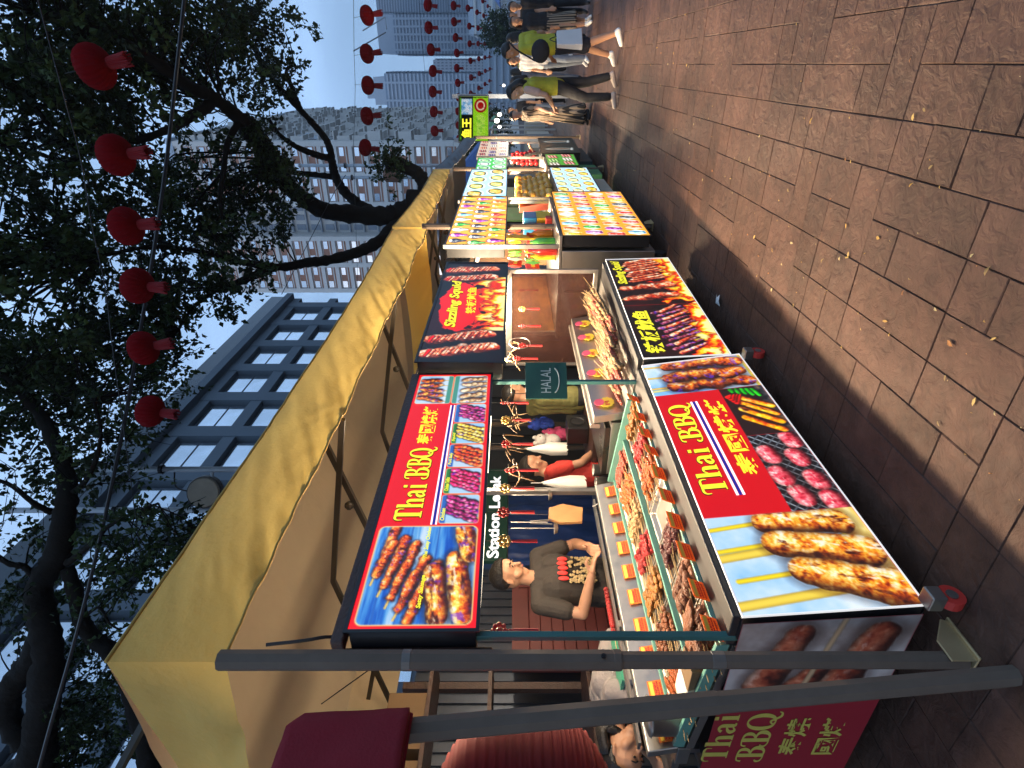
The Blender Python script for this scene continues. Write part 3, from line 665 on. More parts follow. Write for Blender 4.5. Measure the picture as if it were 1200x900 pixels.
for (w_, x0, x1, y0, y1) in (('Satay Sausage', .09, .25, .215, .238), ('Thai Satay Chicken', .34, .52, .222, .245), ('Chicken', .56, .64, .176, .196), ('Chicken Tailkin', .76, .86, .176, .196), ('Pork Belly', .96, 1.06, .176, .196), ('Squid', 1.16, 1.24, .176, .196)):
    fit_text(l, w_, f, x0, x1, y0, y1, .003, 0, bold=.03, shear=.2)
l.build('lettering', [m_yel, m_grn], t2)
s = MB()
for (v0, v1, mi) in ((.206, .214, 0), (.215, .227, 1), (.228, .236, 0)): s.add([F2(.535, v0, .003), F2(1.52, v0, .003), F2(1.52, v1, .003), F2(.535, v1, .003)], [(0, 1, 2, 3)], mi)
s.build('flag_stripe', [m_whi, m_navy], t2)
m_wood = mat('dark_wood', (0.060, 0.028, 0.020), 0.45, var=.35, vscale=14, bump=.3)
r = MB(); r.bar(F2(-.05, H + .03, -.03), F2(Wd + .02, H + .03, -.03), .06, .05); r.bar(F2(-.035, -.06, -.12), F2(-.035, H + .03, -.12), .06, .05)
r.build('wood_rail', m_wood, t2, bevel=.008)
# ---- sizzling squid header
F3 = Face((-1.712, 3.352, 1.665), (-1.600, 5.134, 1.650), (-1.706, 3.352, 2.225), (-1.598, 5.134, 2.185)); Wd, H = F3.W, F3.H
c = Canvas(Wd, H, .005, (18, 12, 16))
c.ramprect(0, Wd, 0, H, ((10, 8, 12), (20, 12, 16), (50, 16, 20)), 4, 41)
c.flames(.45, 1.45, .26, 5); c.flames(.62, 1.3, .20, 8); c.ramprect(.5, 1.4, .10, .34, ((60, 8, 6), (150, 24, 12), (90, 16, 10)), 14, 44) if False else None
d = c.ellipse(.90, .36, .44, .165) + (fbm(c.X, c.Y, 12, 51) - .5) * .07; c.put(c.aa(d), (214, 30, 34))
for k, (x0, y0, x1, y1) in enumerate([(.10, .50, .22, .07), (.30, .50, .40, .10), (1.40, .50, 1.46, .12), (1.60, .52, 1.64, .12)]):
    c.skewer((x0, y0), (x1, y1), 7, .062, SQUID, 400 + k, spec=.75, sc=30, lump=.4, stick=True)
    for q in range(7): c.meat((x0 + (x1 - x0) * q / 7 - .03, y0 + (y1 - y0) * q / 7), (x0 + (x1 - x0) * q / 7 + .05, y0 + (y1 - y0) * q / 7 - .03), .012, .016, SQUID, 430 + q + 9 * k, 40, spec=.8)
    c.meat((x0 - .02, y0 + .02), (x0 + .05, y0 + .0), .012, .016, ((150, 10, 10), (220, 30, 30)), 450 + k, 10)
c.flames(.5, 1.42, .12, 15)
t3 = lightbox('header_sign', 'black header sign with flames reading Sizzling Squid over the second stall', 'sign', F3, c, .14, .016)
l = MB(); f = lambda u, v, d: F3(u, v, d)
def slanted(mb, word, F, x0, x1, y0, y1, rise, d, mi, **k): fit_text(mb, word, lambda u, v, dd: F(u, v + rise * (u - x0) / (x1 - x0), dd), x0, x1, y0, y1, d, mi, **k)
slanted(l, 'Sizzling Squid', F3, .49, 1.36, .335, .445, .03, .002, 1, bold=.075, shear=.22); slanted(l, 'Sizzling Squid', F3, .49, 1.36, .335, .445, .03, .004, 0, bold=.035, shear=.22)
slanted(l, '铁板魷鱼', F3, .72, 1.22, .225, .305, .02, .004, 0, bold=.02)
l.build('lettering', [m_yel, m_grn], t3)
# ---- sizzling squid front light box
F4 = Face((-1.650, 3.345, .177), (-1.553, 5.134, .174), (-1.682, 3.345, .740), (-1.569, 5.134, .740)); Wd, H = F4.W, F4.H
c = Canvas(Wd, H, .005, (14, 9, 12)); hm = .80
c.ramprect(0, Wd, 0, H, ((8, 6, 8), (20, 10, 12), (52, 18, 14)), 5, 61)
c.setclip(0, hm, 0, H); c.flames(0, hm, .17, 21)
for k in range(16):
    x = .12 + k * .042; c.meat((x - .07 + .01 * (k % 3), .30 + .03 * (k % 3)), (x + .05, .10 + .02 * (k % 4)), .024, .014, DARKS if k % 3 else SQUID, 500 + k, 36, spec=.6, purple=.65, lump=.3)
c.flames(0, hm, .085, 23)
c.setclip(hm, Wd, 0, H); c.rect(hm, hm + .012, 0, H, (110, 16, 14)); c.flames(hm, Wd, .19, 27)
for k, (x0, y0, x1, y1) in enumerate([(.93, .50, 1.0, .12), (1.13, .50, 1.18, .12)]):
    c.skewer((x0, y0), (x1, y1), 7, .055, SQUID, 540 + k, spec=.7, lump=.4)
for k in range(12):
    x = 1.30 + .04 * k; c.meat((x - .03, .42 - .02 * (k % 3)), (x + .05, .12 + .02 * (k % 4)), .026, .018, SQUID if k % 2 else ((70, 20, 14), (140, 50, 30), (200, 110, 80), (236, 180, 150)), 560 + k, 36, spec=.55, lump=.3)
c.flames(hm, Wd, .08, 29); c.setclip()
t4 = lightbox('light_box', 'lit light box with grilled squid above flames on the front of the second stall', 'light box', F4, c, .13, .004)
l = MB(); f = lambda u, v, d: F4(u, v, d)
fit_text(l, '铁板魷鱼', f, .06, .70, .40, .53, .002, 1, bold=.06, shear=.1); fit_text(l, '铁板魷鱼', f, .06, .70, .40, .53, .004, 0, bold=.03, shear=.1)
fit_text(l, 'Sizzling Squid', f, 1.22, 1.74, .435, .535, .002, 1, bold=.06, shear=.25); fit_text(l, 'Sizzling Squid', f, 1.22, 1.74, .435, .535, .004, 0, bold=.03, shear=.25)
l.build('lettering', [m_yel, m_grn], t4)
# ---- drinks stall (third)
def menu(W_, H_, bgc, cols, rows, n, seed, kind):
    c = Canvas(W_, H_, .008, bgc); rng = random.Random(seed)
    for i in range(n):
        for j in range(rows):
            x = (i + .5) * W_ / n + (.5 - j % 2) * W_ / n * .3; y = (j + .5) * H_ / rows; rx, ry = W_ / n * .46, H_ / rows * .44; col = rng.choice(cols)
            if kind == 'cone':      # tall cups and cones
                c.put(c.aa(c.ellipse(x, y + ry * .2, rx * .85, ry * .6)), col)
                c.meat((x, y - ry * .8), (x, y + ry * .3), rx * .3, rx * .75, (np.array(col) * .6, np.array(col), np.array((250, 246, 236))), seed * 31 + i * 7 + j, 26, spec=.5)
                c.put(c.aa(c.ellipse(x, y + ry * .75, rx * .5, ry * .18)), (250, 250, 245))
            elif kind == 'hex':
                q = np.maximum(np.abs(c.X - x) / rx, 0) + 0 * c.Y; dd = np.maximum(np.abs(c.X - x) * .87 / rx + np.abs(c.Y - y) * .5 / ry, np.abs(c.Y - y) / ry) - .92
                c.put(c.aa(dd * min(rx, ry)), np.array(col) * .22 + np.array((236, 244, 240)) * .78)
                c.meat((x - rx * .1, y - ry * .6), (x + rx * .1, y + ry * .5), rx * .3, rx * .42, (np.array(col) * .5, np.array(col), np.array((250, 250, 240))), seed * 31 + i * 7 + j, 40, spec=.5, lump=.3); c.rect(x - rx * .5, x + rx * .5, y - ry * .85, y - ry * .66, np.array(col) * .7)
            elif kind == 'bowl':
                c.put(c.aa(c.ellipse(x, y, rx, ry)), (236, 240, 246)); c.put(c.aa(c.ellipse(x, y, rx * .86, ry * .8)), (40, 110, 60))
                for k in range(4): c.meat((x - rx * .5 + k * rx * .25, y - ry * .3), (x - rx * .2 + k * rx * .2, y + ry * .35), rx * .22, rx * .22, (np.array(col) * .6, np.array(col), np.array((255, 244, 214))), seed * 31 + i * 7 + j * 3 + k, 20, spec=.5)
            else:
                for k in range(3): c.meat((x - rx * .7, y + ry * (-.5 + .5 * k)), (x + rx * .7, y + ry * (-.3 + .5 * k)), ry * .24, ry * .24, (np.array(col) * .4, np.array(col), np.array((255, 240, 230))), seed * 31 + i * 7 + j * 3 + k, 22, spec=.5)
    return c
BR = ((210, 60, 50), (60, 150, 60), (240, 190, 40), (230, 110, 40), (150, 60, 150), (120, 180, 220), (250, 250, 240), (60, 60, 70))
m_steel = mat('brushed_steel', (0.44, 0.41, 0.37), 0.34, metal=.92, var=.12, vscale=5)
F5 = Face((-1.510, 5.760, .205), (-1.440, 7.650, .205), (-1.510, 5.760, 1.085), (-1.440, 7.650, 1.085))
lightbox('light_box', 'tall lit menu box of many drinks in hexagons on the steel cabinet', 'light box', F5, menu(F5.W, F5.H, (214, 150, 70), BR, 4, 10, 71, 'hex'), .12, .014, strength=1.55)
F6 = Face((-1.600, 5.760, 1.675), (-1.500, 7.650, 1.665), (-1.600, 5.760, 2.270), (-1.500, 7.650, 2.235))
t = lightbox('header_sign', 'orange lit header sign with rows of cold drinks and cones over the third stall', 'sign', F6, menu(F6.W, F6.H, (236, 170, 80), BR, 3, 10, 73, 'cone'), .14, .014, strength=1.55)
F7 = Face((-1.475, 7.780, .43), (-1.430, 9.55, .43), (-1.475, 7.780, 1.0), (-1.430, 9.55, 1.0))
lightbox('light_box', 'lit menu box with green rimmed bowls of fish balls on the fourth stall', 'light box', F7, menu(F7.W, F7.H, (170, 206, 240), ((240, 200, 90), (236, 170, 60), (250, 230, 160)), 3, 5, 75, 'bowl'), .12, .014, strength=1.55)
F8 = Face((-1.520, 7.780, 1.68), (-1.460, 9.55, 1.68), (-1.520, 7.780, 2.25), (-1.460, 9.55, 2.23))
lightbox('header_sign', 'pale blue lit header sign with two bowls of fish balls over the fourth stall', 'sign', F8, menu(F8.W, F8.H, (176, 212, 244), ((240, 200, 90), (236, 170, 60), (60, 90, 200)), 2, 4, 77, 'bowl'), .14, .014, strength=1.55)
F9 = Face((-1.46, 10.0, .50), (-1.42, 11.0, .50), (-1.46, 10.0, 1.0), (-1.42, 11.0, 1.0))
lightbox('light_box', 'small green lit menu box between the fish ball stall and the dark oyster stall', 'light box', F9, menu(F9.W, F9.H, (90, 150, 70), ((220, 120, 120), (240, 220, 200), (120, 190, 90)), 2, 3, 79, 'bar'), .12, .014)
F10 = Face((-1.52, 10.0, 1.70), (-1.48, 11.0, 1.70), (-1.52, 10.0, 2.2), (-1.48, 11.0, 2.2))
lightbox('header_sign', 'small green lit header sign just past the third canopy post', 'sign', F10, menu(F10.W, F10.H, (80, 160, 80), ((220, 230, 160), (120, 200, 120), (240, 240, 240)), 2, 3, 81, 'bowl'), .14, .014, strength=1.55)
F11 = Face((-1.42, 11.2, .35), (-1.36, 13.0, .35), (-1.42, 11.2, 1.05), (-1.36, 13.0, 1.05))
c = Canvas(F11.W, F11.H, .01, (22, 46, 48))
for x in (.45, 1.35):
    c.put(c.aa(c.ellipse(x, .35, .12, .27, .15)), (190, 200, 196)); c.put(c.aa(c.ellipse(x, .35, .07, .20, .15)), (120, 90, 70)); c.meat((x - .1, .12), (x + .12, .1), .04, .03, ((150, 160, 160), (220, 226, 226)), 601, 20)
lightbox('light_box', 'dark teal menu box with pale oysters on the last stall before the pedestrians', 'light box', F11, c, .12, .014, strength=.55)
F12 = Face((-1.48, 11.2, 1.68), (-1.42, 13.0, 1.68), (-1.48, 11.2, 2.25), (-1.42, 13.0, 2.25))
lightbox('header_sign', 'lit header sign crowded with plates of seafood over the last stall', 'sign', F12, menu(F12.W, F12.H, (210, 190, 170), ((150, 60, 40), (220, 120, 80), (240, 220, 200), (90, 60, 110)), 3, 5, 83, 'bar'), .14, .014)
F13 = Face((-1.43, 11.6, 1.02), (-1.62, 12.9, 1.02), (-1.50, 11.6, 1.36), (-1.72, 12.9, 1.36))
lightbox('menu_board', 'small tilted picture menu standing on top of the dark teal box', 'menu board', F13, menu(F13.W, F13.H, (236, 220, 210), ((200, 40, 40), (240, 160, 150)), 3, 6, 85, 'bar'), .05, .014, strength=.9)
# ---- unlit end board of the nearest stall (faces the viewer's left)
FE = Face((-2.98, 1.398, .11), (-1.735, 1.398, .11), (-2.98, 1.398, .755), (-1.79, 1.398, .755)); Wd, H = FE.W, FE.H
c = Canvas(Wd, H, .006, (150, 22, 40)); c.setclip(.80, Wd, 0, H); c.ramprect(.8, Wd, 0, H, ((150, 130, 120), (190, 176, 168), (206, 196, 190)), 6, 91)
for k, (x0, y0, x1, y1, r) in enumerate([(.86, .50, 1.16, .42, .075), (.88, .20, 1.15, .12, .085), (.83, .36, .95, .3, .06)]): c.meat((x0, y0), (x1, y1), r, r * .8, ((70, 22, 14), (130, 50, 30), (170, 90, 60), (206, 150, 120)), 620 + k, 16, spec=.4)
c.stick((.80, .34), (Wd, .27), .012, (196, 160, 120)); c.setclip()
te = thing('side_banner', 'maroon printed banner with Thai BBQ in yellow on the end of the nearest stall', 'banner', (-2.4, 1.4, .1))
c.build('print', FE, te, 0)
m_dy = mat('print_yellow', (0.55, 0.46, 0.08), .6, var=.1)
l = MB(); f = lambda u, v, d: FE(u, v, d)
ornate(l, 'Thai', f, .30, .66, .545, .11, .002); ornate(l, 'BBQ', f, .30, .66, .385, .12, .002)
fit_text(l, '泰燒', f, .34, .62, .235, .335, .003, 0, bold=.02); fit_text(l, '國烤', f, .34, .62, .085, .185, .003, 0, bold=.02)
l.build('lettering', m_dy, te)
# ================================================================== canopies
m_yc = mat('yellow_canvas', (0.68, 0.475, 0.12), 0.7, var=.08, vscale=2.5, bump=.35, bscale=28, transl=.28)
m_hem = mat('canvas_hem', (0.42, 0.25, 0.05), 0.8, var=.1)
m_yc2 = mat('tan_canvas', (0.46, 0.36, 0.225), 0.8, var=.12, vscale=1.2, bump=.5, bscale=9, transl=.2)
m_gc = mat('grey_canvas', (0.16, 0.18, 0.20), 0.8, var=.15, vscale=2, bump=.25, bscale=18)
m_post = mat('grey_post', (0.15, 0.115, 0.088), 0.6, metal=.0, spec=.15, var=.12, vscale=9)
m_truss = mat('truss_bar', (0.045, 0.038, 0.03), 0.5, metal=.2, var=.2, vscale=10)
m_foot = mat('foot_plate', (0.62, 0.48, 0.26), 0.4, metal=.6, var=.1)
def octpost(mb, p0, p1, w):
    mb.tube([p0, p1], [w / 2 * 1.08] * 2, n=8)
def make_canopy(label, y0, y1, xa, xb, zt0, zt1, zb0, zb1, mcloth, minner, posts, depth=3.0, seed=0, peak=3.9, mid=True):
    r = thing('canopy', label, 'canopy', ((xa + xb) / 2 - depth / 2, (y0 + y1) / 2, 0))
    L = y1 - y0; ym = (y0 + y1) / 2
    def wr(a, b, s): return fbm(a, b, 1.0, seed + s, 4) - .5
    def front(U, V):
        y = y0 + U * L; x = xa + (xb - xa) * U; zt = zt0 + (zt1 - zt0) * U - .05 * np.sin(np.pi * U); zb = zb0 + (zb1 - zb0) * U - .03 * np.sin(np.pi * U) + wr(U * 14, V * 0, 2) * .018
        z = zb + (zt - zb) * V
        k = np.minimum(1, 14 * np.minimum(U, 1 - U))
        dx = (wr((U * L - V * .55) * 2.6, V * 1.1, 3) * .08 + wr((U * L - V * .8) * 7, V * 1.1, 4) * .045 + np.abs(wr((U * L - V * 1.0) * 13, V * 1.2, 5)) * .04 + wr((U * L + V * .5) * 22, V * 2, 6) * .014) * (0.25 + .75 * (1 - V)) * k + .03 * np.sin(np.pi * V) * k
        return np.stack([x + dx, y, z], -1)
    def roof(U, V):
        # hipped roof: V 0 = front eave, 1 = back eave
        y = y0 + U * L; xf = xa + (xb - xa) * U; x = xf - depth * V; zt = zt0 + (zt1 - zt0) * U - .05 * np.sin(np.pi * U) * (1 - np.minimum(1, 4 * V))
        h = np.minimum(np.minimum(V, 1 - V) * 2, np.minimum(U, 1 - U) * L / 1.5); h = np.minimum(h, 1)
        z = zt + (peak - zt) * h + wr(U * 8, V * 5, 7) * .05 * np.minimum(1, 6 * np.minimum(V, 1 - V))
        return np.stack([x, y, z], -1)
    def endv(yy, sgn):
        def fn(U, V):
            x0_ = xa if sgn < 0 else xb; z1 = zt0 if sgn < 0 else zt1; z0 = zb0 if sgn < 0 else zb1
            x = x0_ - depth * U; zb = z0 + wr(U * 9, V * 0, 11) * .06 - .04 * np.sin(np.pi * U); z = zb + (z1 - .10 * np.sin(np.pi * U) - zb) * V
            k = np.minimum(1, 10 * np.minimum(U, 1 - U))
            return np.stack([x, yy + sgn * ((wr(U * 8 - V * 1.2, V * 1.1, 13) * .16 + .05) * (1.1 - V) * k), z], -1)
        return fn
    sheet('valance', front, 220, 20, mcloth, r); sheet('roof_cloth', roof, 60, 40, minner, r)
    sheet('valance', endv(y0, -1), 60, 12, mcloth, r)
    def back(U, V):
        y = y0 + U * L; x = (xa + (xb - xa) * U - depth) + wr(U * 20, V * 2, 15) * .05; return np.stack([x, y, 2.6 + .4 * V + 0 * U], -1)
    sheet('valance', back, 60, 6, minner, r)
    # rear cloth wall, from the eave down to head height
    hm = MB(); Us = np.linspace(0, 1, 71); e = front(Us[None], np.zeros((1, 71)))[0]; hm.tube([tuple(p) for p in e], .006, n=5)
    t_ = front(Us[None], np.ones((1, 71)))[0]; hm.tube([tuple(p) for p in t_], .008, n=5)
    hm.build('hem', m_hem if mcloth is m_yc else mcloth, r, smooth=True)
    for (px, py) in posts:
        pm = MB(); octpost(pm, (px, py, 1.22), (px, py, 2.62 if mcloth is m_yc else 2.5), .064); octpost(pm, (px, py, .02), (px, py, 1.24), .054)
        pm.lathe([(.0325, 1.218), (.0360, 1.224), (.0360, 1.245), (.0325, 1.25)], (px, py, 0), n=8)
        p_ = pm.build('post', m_post, r)
        fm = MB(); fm.box(px - .05, px + .05, py - .03, py + .14, .001, .010); fm.prism([(py - .03, .01), (py + .13, .01), (py + .14, .03), (py + .05, .10), (py - .03, .10)], px + .033, px + .040, fr=lambda a, b, c: (c, a, b)); fm.build('foot', m_foot, p_, bevel=.003)
        tm_ = MB(); tm_.lathe([(.0285, 0), (.0305, .002), (.0305, .045), (.0285, .047)], (px, py, .86), n=8); tm_.lathe([(.034, 0), (.0358, .002), (.0358, .03), (.034, .032)], (px, py, 1.95), n=8); tm_.build('tape_band', mat('tape_grey', (.16, .14, .12), .4, var=.2), p_)
        bm_ = MB(); bm_.tube([(px + .033, py - .01, 1.285), (px + .042, py - .01, 1.285)], .008, n=8); bm_.build('bolt', m_black, p_)
    for q in (0.02, .98):
        bx_ = (xa if q < .5 else xb) - depth + .05; pm = MB(); octpost(pm, (bx_, y0 + q * L, .01), (bx_, y0 + q * L, 2.9), .06); pm.build('post', m_post, r)
    if mid:
        tr = MB()
        for yy in (y0 + L * .30, y0 + L * .64):
            xf = xa + (xb - xa) * (yy - y0) / L - .06
            tr.bar((xf, yy, 2.60), (xf - 1.35, yy, 2.86), .028, .034); tr.bar((xf, yy + .05, 2.80), (xf - 1.35, yy + .05, 2.46), .028, .034)
            tr.bar((xf - 1.35, yy, 2.86), (xf - 2.8, yy, 2.60), .028, .034); tr.bar((xf - 1.35, yy + .05, 2.46), (xf - 2.8, yy + .05, 2.80), .028, .034)
            tr.ell((xf - .68, yy + .02, 2.66), .03, 8, 5)
        tr.bar((xa - 1.4, y0 + .1, peak - .25), (xb - 1.4, y1 - .1, peak - .25), .035, .035)
        tr.build('truss', m_truss, r)
    return r
P1, P2, P3 = (-1.815, 1.27), (-1.61, 6.54), (-1.60, 10.55)
make_canopy('wide yellow pop-up canopy covering the Thai BBQ stall and the squid stall', 1.27, 6.50, -1.825, -1.63, 3.02, 2.95, 2.615, 2.56, m_yc, m_yc2, [P1, P2], seed=3)
make_canopy('smaller yellow canopy further on, covering the drinks and fish ball stalls', 6.60, 10.52, -1.63, -1.60, 2.97, 2.97, 2.60, 2.68, m_yc, m_yc2, [P3], depth=2.8, seed=21)
make_canopy('low grey canopy at the far end of the stall row', 10.62, 14.6, -1.60, -1.52, 2.95, 2.72, 2.66, 2.42, m_gc, m_gc, [(-1.5, 14.5)], depth=2.6, seed=33, peak=3.2, mid=False)
# ---- neighbouring maroon stall: leaning post, cloth, ribbed red lantern
m_mar = mat('maroon_cloth', (0.23, 0.006, 0.016), 0.85, var=.12, vscale=5, bump=.2, bscale=120)
m_redc = mat('red_cloth', (0.20, 0.006, 0.009), 0.9, var=.15, vscale=6)
a_, b2 = atx(480, 856, -1.70), atx(1196, 791, -1.70)
lp = thing('leaning_post', 'grey metal tent post leaning in front of the upright canopy post', 'post', (b2.x, b2.y, 0))
m = MB(); d = (a_ - b2).normalized(); m.tube([b2, b2 + d * 1.02], .032, n=8); m.build('lower_tube', m_post, lp); m = MB(); m.tube([b2 + d * 1.0, a_ + d * .35], .0345, n=8); m.build('upper_tube', m_post, lp)
c0, c1, c2 = atx(343, 845, -1.665), atx(481, 838, -1.665), atx(345, 898, -1.665)
def cloth(U, V):
    y = c1.y - .02 * V - (1.4) * U; z = c1.z + (c0.z - c1.z) * V + .10 * U * 0; x = -1.665 + .02 * (fbm(U * 12, V * 3, 1, 5) - .5) + .03 * np.sin(3 * U) + 0 * y
    cr = np.clip((.03 - U * 1.4) / .03, 0, 1) * np.clip((V - .9) / .1, 0, 1)
    return np.stack([x, y - .03 * cr, z - .02 * cr], -1)
cv = thing('cloth_cover', 'flat maroon cloth hung at the top of the leaning post', 'cloth', (-1.7, c1.y - .5, c1.z))
o = sheet('front_panel', cloth, 40, 16, m_mar, cv); sd = o.modifiers.new('thick', 'SOLIDIFY'); sd.thickness = .035; sd.offset = -1
m = MB(); m.tube([(-1.665, c1.y + .004, c1.z), (-1.662, c1.y - .5, c1.z + .004), (-1.66, c1.y - 1.4, c1.z)], .008, n=6); m.build('piping', m_mar, cv)
ctr = at(615, 985, 2.02); RAD, HH = at(615, 853, 2.02) - ctr, .335
rl_ = RAD.length
rlan = thing('ribbed_lantern', 'big ribbed maroon cloth lantern hanging at the lower left edge below the maroon cloth', 'lantern', ctr)
m = MB(); prof = []
for i in range(0, 81):
    q = -1 + 2 * i / 80; rr = rl_ * (1 - abs(q) ** 3.4 * .62) + .007 * math.cos(i * math.pi) + .003 * math.sin(i * 1.7); prof.append((max(rr, .05), q * HH))
m.lathe(prof, ctr, n=40); m.build('ribbed_shade', m_redc, rlan, smooth=True)
m = MB(); m.lathe([(.0, HH + .02), (.13, HH + .02), (.14, HH - .01), (.12, HH - .03)], ctr, n=24); m.tube([ctr + Vector((0, 0, HH)), ctr + Vector((0, 0, HH + .35))], .006, n=6); m.build('top_ring', m_mar, rlan)
# ================================================================== stall 1: Thai BBQ counter
m_teal = mat('teal_frame', (0.05, 0.17, 0.16), 0.4, metal=.2, var=.12, vscale=8)
m_mint = mat('mint_edge', (0.13, 0.32, 0.26), 0.35, var=.1, vscale=8)
m_char = mat('charcoal_ledge', (0.014, 0.014, 0.016), 0.5, metal=.0, var=.2, vscale=10)
m_alu = mat('aluminium', (0.36, 0.345, 0.32), 0.36, metal=.9, var=.08, vscale=15)
m_card = mat('orange_card', (0.80, 0.27, 0.05), 0.55, var=.06, transl=.5)
m_cardy = mat('card_yellow', (0.80, 0.52, 0.06), 0.55, var=.05)
m_cardr = mat('card_red', (0.55, 0.03, 0.02), 0.55, var=.05)
def counter(name, label, x0, x1, y0, y1, mbody, zt=.76, legs=True):
    r = thing(name, label, 'food stall', ((x0 + x1) / 2, (y0 + y1) / 2, 0))
    b = MB(); b.box(x1, x0 - .135, y0, y1, .13, zt - .03); b.build('body', mbody, r, bevel=.006)
    if legs:
        for (x, y) in ((x0 - .16, y0 + .10), (x0 - .16, y1 - .10), (x1 + .1, y0 + .1), (x1 + .1, y1 - .1)):
            w = MB(); w.box(x - .03, x + .03, y - .025, y + .025, .08, .128); w.tube([(x - .018, y - .0, .042), (x + .018, y, .042)], .042, n=14); w.build('caster', m_black, r)
    return r
st1 = counter('grill_stall', 'black counter stall under the Thai BBQ header with kebab trays', -1.70, -2.78, 1.425, 3.30, m_black)
m = MB(); m.hexa([(-1.945, 1.425, .742), (-1.785, 1.425, .742), (-1.735, 3.30, .742), (-1.895, 3.30, .742), (-1.945, 1.425, .782), (-1.785, 1.425, .782), (-1.735, 3.30, .782), (-1.895, 3.30, .782)]); m.build('ledge', m_char, st1, bevel=.006)
SL = math.atan2(.075, .70)
def deck(x, y): return .765 + (-1.95 - x) * math.tan(SL)
m = MB(); m.hexa([(-2.66, 1.43, deck(-2.66, 0) - .05), (-1.955, 1.43, deck(-1.955, 0) - .05), (-1.90, 3.295, deck(-1.9, 0) - .05), (-2.66, 3.295, deck(-2.66, 0) - .05), (-2.66, 1.43, deck(-2.66, 0) - .015), (-1.955, 1.43, deck(-1.955, 0) - .015), (-1.9, 3.295, deck(-1.9, 0) - .015), (-2.66, 3.295, deck(-2.66, 0) - .015)]); m.build('deck', m_alu, st1)
for i, xx in enumerate((-1.962, -2.305, -2.645)):
    m = MB(); m.bar((xx, 1.43, deck(xx, 0) + .012), (xx + (.05 if i == 0 else .02), 3.29, deck(xx, 0) + .012), .016, .035); m.build('divider', m_mint, st1, bevel=.003)
m = MB(); m.bar((-1.96, 3.285, deck(-1.96, 0) + .03), (-2.65, 3.285, deck(-2.65, 0) + .03), .02, .07); m.build('divider', m_mint, st1, bevel=.003)
m = MB(); m.bar((-1.96, 1.44, deck(-1.96, 0) + .02), (-2.65, 1.44, deck(-2.65, 0) + .02), .02, .05); m.build('divider', m_mint, st1, bevel=.003)
for (x, y, mm, w) in ((-1.905, 1.435, m_teal, .026), (-1.835, 3.305, m_teal, .026), (-2.74, 3.28, m_alu, .04)):
    m = MB(); m.box(x - w / 2, x + w / 2, y - w / 2, y + w / 2, .70, 1.90); m.build('frame_post', mm, st1, bevel=.003)
m = MB(); m.box(-2.79, -2.665, 1.43, 3.29, .80, .858); m.hexa([(-2.70, 1.43, .858), (-2.655, 1.43, .858), (-2.655, 3.29, .858), (-2.70, 3.29, .858), (-2.735, 1.43, .99), (-2.69, 1.43, .99), (-2.69, 3.29, .99), (-2.735, 3.29, .99)]); m.build('rear_shelf', m_alu, st1, bevel=.004)
for (x, y) in ((-1.655, 1.40), (-1.60, 3.26)):
    m = MB(); m.box(x - .035, x + .03, y - .03, y + .03, .078, .132); c_ = m.build('caster_bracket', m_alu, st1, bevel=.005); m = MB(); m.tube([(x - .018, y, .045), (x + .018, y, .045)], .044, n=18); m.build('wheel', m_cardr, c_); m = MB(); m.tube([(x + .0185, y, .045), (x + .022, y, .045)], .02, n=12); m.build('hub', m_alu, c_)
# price cards
def make_card():
    r = thing('price_card', 'orange price card', 'price card'); m = MB(); m.box(-.052, .052, -.001, .001, 0, .076); m.build('card', m_card, r)
    m = MB(); m.box(-.046, .046, -.003, -.0012, .05, .068); m.build('title_band', m_cardy, r)
    m = MB()
    for z in (.012, .026, .038):
        x = -.042
        while x < .040: w = random.uniform(.004, .011); m.box(x, x + w, -.003, -.0012, z, z + .007); x += w + .004
    m.build('print', m_cardr, r); return r
pc = make_card(); first = True
def put_card(loc, rx, rz, label, group):
    global first
    c = pc if first else copy_tree(pc); first = False
    c.location = loc; c.rotation_euler = (rx, 0, rz); c['label'] = label; c['group'] = group
for i in range(10): put_card((-2.645 + random.uniform(-.002, .002), 1.52 + i * .185 + random.uniform(-.015, .015), .862), R(-15), R(90 + random.uniform(-3, 3)), 'orange price card clipped to the steel rail behind the kebab trays', 'orange price cards on the rear rail')
for i in range(10): put_card((-1.938 + .0265 * (i * .185), 1.50 + i * .185 + random.uniform(-.02, .02), .784), R(22), R(90 + random.uniform(-9, 9)), 'orange price card standing on the black ledge in front of the kebab trays', 'orange price cards on the front ledge')
# ---- trays and skewers
tr = thing('food_tray', 'steel tray', 'tray')
m = MB(); TX, TY, TH_ = .158, .128, .030
def loop(sx, sy, z): return [(-sx, -sy, z), (sx, -sy, z), (sx, sy, z), (-sx, sy, z)]
vs = loop(TX, TY, TH_) + loop(TX - .012, TY - .012, TH_) + loop(TX - .03, TY - .03, .004) + loop(TX - .026, TY - .026, 0) + loop(TX - .004, TY - .004, TH_ - .003)
fs = []
for a, bq in ((0, 1), (1, 2)): fs += [(a * 4 + i, a * 4 + (i + 1) % 4, bq * 4 + (i + 1) % 4, bq * 4 + i) for i in range(4)]
fs.append((8, 9, 10, 11)); fs += [(12 + i, 12 + (i + 1) % 4, 16 + (i + 1) % 4, 16 + i) for i in range(4)] + [(15, 14, 13, 12)] + [(16 + i, 16 + (i + 1) % 4, (i + 1) % 4, i) for i in range(4)]
m.add(vs, fs); m.build('pan', m_alu, tr, bevel=.004)
m_wood_s = mat('bamboo', (0.40, 0.27, 0.115), .6, var=.15, vscale=20, objrand=.12)
def foodmat(n, c, ro=.42, v=.6): return mat(n, c, ro, var=v, vscale=60, bump=.7, bscale=130, spec=.45, objrand=.25)
